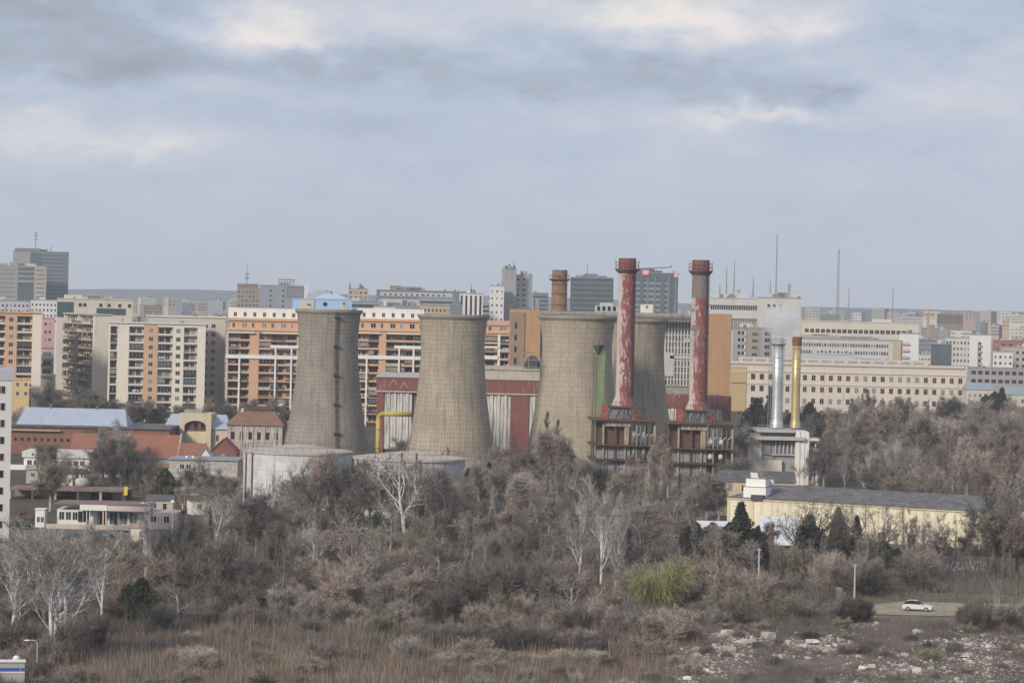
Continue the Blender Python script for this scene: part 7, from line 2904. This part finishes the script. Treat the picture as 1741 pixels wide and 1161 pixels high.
def car(px, py, rz, label, paint=CARW, L=4.1, hatch=True):
    p = gp(px, py)
    t = thing('car', label, 'car', (p.x, p.y, .015), rz, 'parked cars')
    wd = .86
    side = [(-L / 2, .32), (-L / 2 - .02, .62), (-L / 2 + .06, .92), (-L * .30, .98), (L * .16, .95), (L / 2 - .25, .80), (L / 2, .62), (L / 2, .32)]
    roof = [(-L / 2 + .1, .93), (-L * .38, 1.38), (-L * .20, 1.47), (L * .0, 1.45), (L * .20, .96)]
    b = MB()
    n = len(side)
    inset = [.94, 1, 1, 1, 1, .97, .9, .88]
    i0 = len(b.v)
    for sg in (-1, 1):
        for (x, z), k in zip(side, inset):
            b.v.append((x, sg * wd * k, z))
    for k in range(n):
        k2 = (k + 1) % n
        b.f.append((k, k2, n + k2, n + k))
        b.m.append(0)
    b.f.append(tuple(range(n))[::-1])
    b.f.append(tuple(range(n, 2 * n)))
    b.m += [0, 0]
    j = len(b.v)
    m_ = len(roof)
    for sg in (-1, 1):
        for (x, z) in roof:
            b.v.append((x, sg * (wd * .94 if z < 1.2 else wd * .74), z + .002))
    for k in range(1, m_ - 2):
        b.f.append((j + k, j + k + 1, j + m_ + k + 1, j + m_ + k))
        b.m.append(0)
    b.f.append((j + m_ - 1, j, j + m_, j + 2 * m_ - 1))
    b.m.append(0)
    b.f.append((j, j + 1, j + m_ + 1, j + m_))
    b.m.append(0)
    b.build('body', paint, t)
    g_ = MB()                                       # glasshouse
    w0, w1 = wd * .945, wd * .745
    for sg in (-1, 1):
        g_.quad((-L * .44, sg * w0, .99), (L * .175, sg * w0, .97), (-.02, sg * w1, 1.43), (-L * .36, sg * w1, 1.38))
    g_.build('side_glass', DPANE, t)
    g_ = MB()
    g_.quad((L * .205, -w0 * .95, .965), (L * .205, w0 * .95, .965), (.02, w1 * .96, 1.45), (.02, -w1 * .96, 1.45))
    g_.build('windscreen', DPANE, t)
    g_ = MB()
    g_.quad((-L / 2 + .09, w0 * .9, .96), (-L / 2 + .09, -w0 * .9, .96), (-L * .385, -w1 * .9, 1.38), (-L * .385, w1 * .9, 1.38))
    g_.build('rear_glass', DPANE, t)
    for x in (-L * .31, L * .31):
        for sg in (-1, 1):
            b = MB()
            b.tube((x, sg * (wd - .2), .31), (x, sg * (wd + .02), .31), .31, .31, 16)
            wl_ = b.build('wheel', TYRE, t)
            b = MB()
            b.tube((x, sg * (wd + .021), .31), (x, sg * (wd + .035), .31), .19, .19, 12)
            b.build('rim', RIM, wl_)
    for sg in (-1, 1):
        b = MB()
        b.box(L / 2 - .12, L / 2 + .012, sg * .72 - .13, sg * .72 + .13, .60, .74)
        b.build('headlight', LAMPM, t)
        b = MB()
        b.box(-L / 2 - .035, -L / 2 + .08, sg * .72 - .09, sg * .72 + .09, .64, .9)
        b.build('tail_light', TAILM, t)
        b = MB()
        b.box(L * .13, L * .17, sg * (wd + .08) - .08, sg * (wd + .08) + .08, .95, 1.07)
        b.build('wing_mirror', paint, t)
    b = MB()
    b.box(L / 2 - .05, L / 2 + .03, -.7, .7, .30, .48)
    b.build('bumper', CONCD, t)
    return t


car(1560, 1038, rad(-14), 'white hatchback parked alone on the pale dirt track')
car(165, 917, rad(8), 'white car at the left of the two on the grey street')
car(203, 914, rad(170), 'white car beside the square cream kiosk, right of the other white car')
car(327, 918, rad(60), 'white car half hidden by bare trees right of the kiosk')
car(10, 934, rad(20), 'white car by the foot of the white tower block')
car(34, 899, rad(10), 'dark car beside the scrap heap', CARD)


def pole(px, pyb, pyt, label, m, r=.11, arm=False):
    p = gp(px, pyb)
    Yq = p.y
    h = zat(px, pyt, Yq)
    t = thing('pole', label, 'pole', p)
    b = MB()
    b.tube((0, 0, 0), (0, 0, h), r * 1.25, r * .85, 8)
    b.build('shaft', m, t)
    b = MB()
    b.tube((-.3, 0, h - .35), (.3, 0, h - .35), .05, .05, 5)
    b.tube((-.26, 0, h - .3), (-.26, 0, h - .12), .05, .05, 5).tube((.26, 0, h - .3), (.26, 0, h - .12), .05, .05, 5)
    b.build('crossarm', m, t)


POLEM = mat('pole_pale', (.45, .43, .40), .12, .8)
pole(1289, 1020, 931, 'leaning pale utility pole in front of the dark pointed conifer', POLEM, .12)
pole(1452, 1043, 958, 'straight pale utility pole on the verge left of the white car', POLEM, .12)


def lamp(px, pyb, pyt, label, globe=True, Y=None):
    Yq = Y or gy(px, pyb)
    h = zat(px, pyt, Yq)
    t = thing('street_lamp', label, 'street lamp', (xat(px, (pyb + pyt) / 2, Yq), Yq, 0))
    b = MB()
    b.tube((0, 0, 0), (0, 0, h - .3), .09, .06, 8)
    b.build('pole', POLEM, t)
    b = MB()
    if globe:
        b.ball((0, 0, h), .38, .38, .34, 14)
        b.build('globe', WHITE, t, True)
    else:
        b.path([(0, 0, h - .32), (-.3, 0, h - .02), (-.9, 0, h)], .05, 6)
        b.build('arm', POLEM, t)
        b = MB()
        b.ball((-1.1, 0, h - .03), .36, .16, .10, 10)
        b.build('lamp_head', WHITE, t, True)


lamp(293, 918, 853, 'globe street lamp at the right end of the pink shop')
lamp(27, 1190, 1119, 'wide white globe lamp beside the blue banded kiosk at the bottom corner', True, 304)
lamp(63, 1150, 1088, 'pale bracket street lamp among the shrubs at the lower left', False)
lamp(253, 920, 855, 'small pale lamp with a bracket behind the pink wing', False)

t, Wd, H = hall('bus_kiosk', 'long pale kiosk with a blue band at the bottom left corner', 'kiosk', -60, 42, 1125, 300, 1.2, pym=1140, align=True)
b = MB()
b.box(0, Wd, 0, 1.2, 0, H)
b.build('wall', mat('kiosk_grey', (.36, .36, .35), .08, .6), t)
b = MB()
b.box(-.1, Wd + .1, -.15, 1.3, H + .003, H + .12)
b.build('roof', WHITE, t)
b = MB()
zb1, zb0 = zat(20, 1136.5, 300), zat(20, 1142, 300)
b.box(0, Wd * .915, -.05, -.003, zb0, zb1).box(Wd * .935, Wd * .995, -.05, -.003, zb0, zb1)
b.build('blue_band', mat('band_blue', (.06, .10, .32), .05, 1), t)
b = MB()
b.box(0, Wd, -.045, -.004, zb0 - .18, zb0 - .06)
b.build('white_trim', WHITE, t)

# discarded things on the verge and the rubble field
p = gp(1427, 1014)
t = thing('dumped_cabinet', 'small blue-grey dumped cabinet with a tan lid on the verge left of the pole', 'cabinet', p)
b = MB()
b.box(-.42, .42, -.3, .3, 0, 1.15).box(.45, .95, -.2, .3, 0, .75)
b.build('body', mat('cabinet_blue', (.20, .22, .27), .15, 2, .6), t)
b = MB()
b.box(-.5, .3, -.33, .33, 1.16, 1.3).tube((-.6, -.3, .02), (.9, -.35, .5), .05, .05, 5)
b.build('lid', mat('cabinet_tan', (.38, .33, .26), .1, 2), t)

RUBM = mat('rubble_stone', (.50, .46, .41), .3, 1.2, .9, rnd=0, stain=(.34, .27, .2), stain_amt=.5)
RUBW = mat('rubble_white', (.64, .61, .56), .15, 1.2, .9)


def rock(b, rng, c, s, mi=0):
    i = len(b.v)
    base = [(-1, -1, -.6), (1, -1, -.6), (1, 1, -.6), (-1, 1, -.6), (-.8, -.8, .6), (.8, -.8, .6), (.8, .8, .6), (-.8, .8, .6)]
    sx, sy, sz = s * rng.uniform(.6, 1.4), s * rng.uniform(.5, 1.1), s * rng.uniform(.35, .8)
    a = rng.uniform(0, 6.28)
    ca, sa = math.cos(a), math.sin(a)
    for x, y, z in base:
        x, y, z = x * sx * rng.uniform(.6, 1.15), y * sy * rng.uniform(.6, 1.15), z * sz * rng.uniform(.6, 1.2)
        b.v.append((c[0] + x * ca - y * sa, c[1] + x * sa + y * ca, c[2] + z))
    for q in ((0, 3, 2, 1), (4, 5, 6, 7), (0, 1, 5, 4), (1, 2, 6, 5), (2, 3, 7, 6), (3, 0, 4, 7)):
        b.f.append(tuple(i + k for k in q))
        b.m.append(mi)


from mathutils import noise as mnoise


def rub_h(x, y):
    return max(0.0, .95 * (mnoise.fractal(Vector((x * .11, y * .06, 3.3)), 1.0, 2.0, 5) * .5 + .35))


mb = MB()                                           # the uneven heaps of the rubble field
gx = [8.0 + i * .55 for i in range(120)]
gyv = [304 + j * .8 for j in range(100)]
edge = lambda x, y: max(0.0, min(1.0, (x - 14) / 7)) * max(0.0, min(1.0, (380 - y) / 8))
for yv in gyv:
    for xv in gx:
        mb.v.append((xv, yv, rub_h(xv, yv) * edge(xv, yv) - .02))
for j in range(len(gyv) - 1):
    for i in range(len(gx) - 1):
        a = j * len(gx) + i
        mb.f.append((a, a + 1, a + len(gx) + 1, a + len(gx)))
        mb.m.append(0)
o = mb.build('rubble_terrain', MATS['rubble_soil'], None, True)
setting(o, 'uneven soil heaps of the rubble field')
rr = random.Random(31)
b = MB()
CL = [(1180, 1128, 40), (1225, 1110, 50), (1250, 1085, 40), (1300, 1100, 50), (1370, 1100, 26), (1540, 1130, 40), (1600, 1140, 60), (1680, 1125, 50), (1720, 1100, 40), (1500, 1150, 40), (1400, 1095, 40), (1210, 1068, 22), (1455, 1060, 20), (1660, 1070, 30), (1730, 1150, 40), (1640, 1105, 40), (1180, 1150, 30)]
for k in range(3800):
    cx_, cy_, sd = rr.choice(CL)
    px, py = rr.gauss(cx_, sd), rr.gauss(cy_, sd * .35)
    if not (1130 < px < 1790 and 1058 < py < 1200):
        continue
    q = gp(px, py)
    s = min(1.1, .05 + rr.paretovariate(2.2) * .055)
    rock(b, rr, (q.x, q.y, s * .25 + rub_h(q.x, q.y) * edge(q.x, q.y)), s, 0 if rr.random() < .72 else 1)
o = b.build('rubble', [RUBM, RUBW])
tag(o, 'broken pale rubble strewn over the field at the lower right', 'rubble', kind='stuff')
for px, py, s, lab in [(1560, 1081, .95, 'largest white slab lying on the rubble field below the car'), (1380, 1100, .8, 'white broken block in the middle of the rubble field'), (1640, 1122, .7, 'pale cracked block at the right of the rubble field'), (1483, 1141, .5, 'small pale block near the lower edge of the rubble field'),
                       (1582, 1146, .6, 'rounded tan boulder at the lower edge of the rubble field'), (1240, 1112, .8, 'flat tan slab at the left of the rubble field')]:
    b = MB()
    q = gp(px, py)
    rock(b, rr, (0, 0, s * .35), s)
    o = b.build('broken_slab', RUBW if 'white' in lab else RUBM)
    o.location = (q.x, q.y, rub_h(q.x, q.y) * edge(q.x, q.y) + .15)
    tag(o, lab, 'rubble block', 'single blocks on the rubble field')

# ------------------------------------------------------------------ steam over the gold chimney
sm = bpy.data.materials.new('steam_vapour')
sm.use_nodes = True
n = NT(sm.node_tree)
tcs = n.n('ShaderNodeTexCoord').outputs['Object']
wn = n.n('ShaderNodeTexNoise')
wn.inputs['Scale'].default_value = .28
wn.inputs['Detail'].default_value = 5
n.l(tcs, wn.inputs['Vector'])
wv = n.n('ShaderNodeVectorMath', operation='MULTIPLY_ADD')
n.l(wn.outputs['Color'], wv.inputs[0])
wv.inputs[1].default_value = (3.6, 2.0, 3.6)
n.l(tcs, wv.inputs[2])
sh_ = n.n('ShaderNodeVectorMath', operation='SUBTRACT')
n.l(wv.outputs[0], sh_.inputs[0])
sh_.inputs[1].default_value = (1.8, 1.0, 1.8)
ln = n.n('ShaderNodeVectorMath', operation='LENGTH')
vm_ = n.n('ShaderNodeVectorMath', operation='DIVIDE')
n.l(sh_.outputs[0], vm_.inputs[0])
vm_.inputs[1].default_value = (5.4, 3.2, 4.5)
n.l(vm_.outputs[0], ln.inputs[0])
f = n.noise(tcs, .6, 6, .65, .3)
fall = n.mr(ln.outputs['Value'], .1, 1.0, 1, 0)
den = n.m('MULTIPLY', n.mr(f, .38, .64, .02, 2.3), fall)
pv = n.n('ShaderNodeVolumePrincipled')
pv.inputs['Color'].default_value = (.99, .99, 1.0, 1)
pv.inputs['Density'].default_value = 0
n.l(den, pv.inputs['Density'])
pv.inputs['Anisotropy'].default_value = .2
o_ = n.n('ShaderNodeOutputMaterial')
n.l(pv.outputs[0], o_.inputs['Volume'])
b = MB()
b.ball((0, 0, 0), 7.6, 4.6, 6.4, 20)
c = pt(1330, 545, 707)
so_ = b.build('steam', sm)
so_.location = c
tag(so_, 'white cloud of steam drifting left from the gold chimney', 'steam', kind='stuff')
sm.cycles.volume_step_rate = .6

# ------------------------------------------------------------------ the air
hm = bpy.data.materials.new('haze_air')
hm.use_nodes = True
n = NT(hm.node_tree)
pv = n.n('ShaderNodeVolumePrincipled')
pv.inputs['Color'].default_value = (.86, .92, 1.0, 1)
pv.inputs['Density'].default_value = .0001
o_ = n.n('ShaderNodeOutputMaterial')
n.l(pv.outputs[0], o_.inputs['Volume'])
hm.cycles.homogeneous_volume = True if hasattr(hm.cycles, 'homogeneous_volume') else None
b = MB()
b.box(-6100, 6100, -300, 12100, -2.0, 112)
hz = b.build('haze', hm)
tag(hz, 'pale blue winter haze over the city', 'haze', kind='stuff')
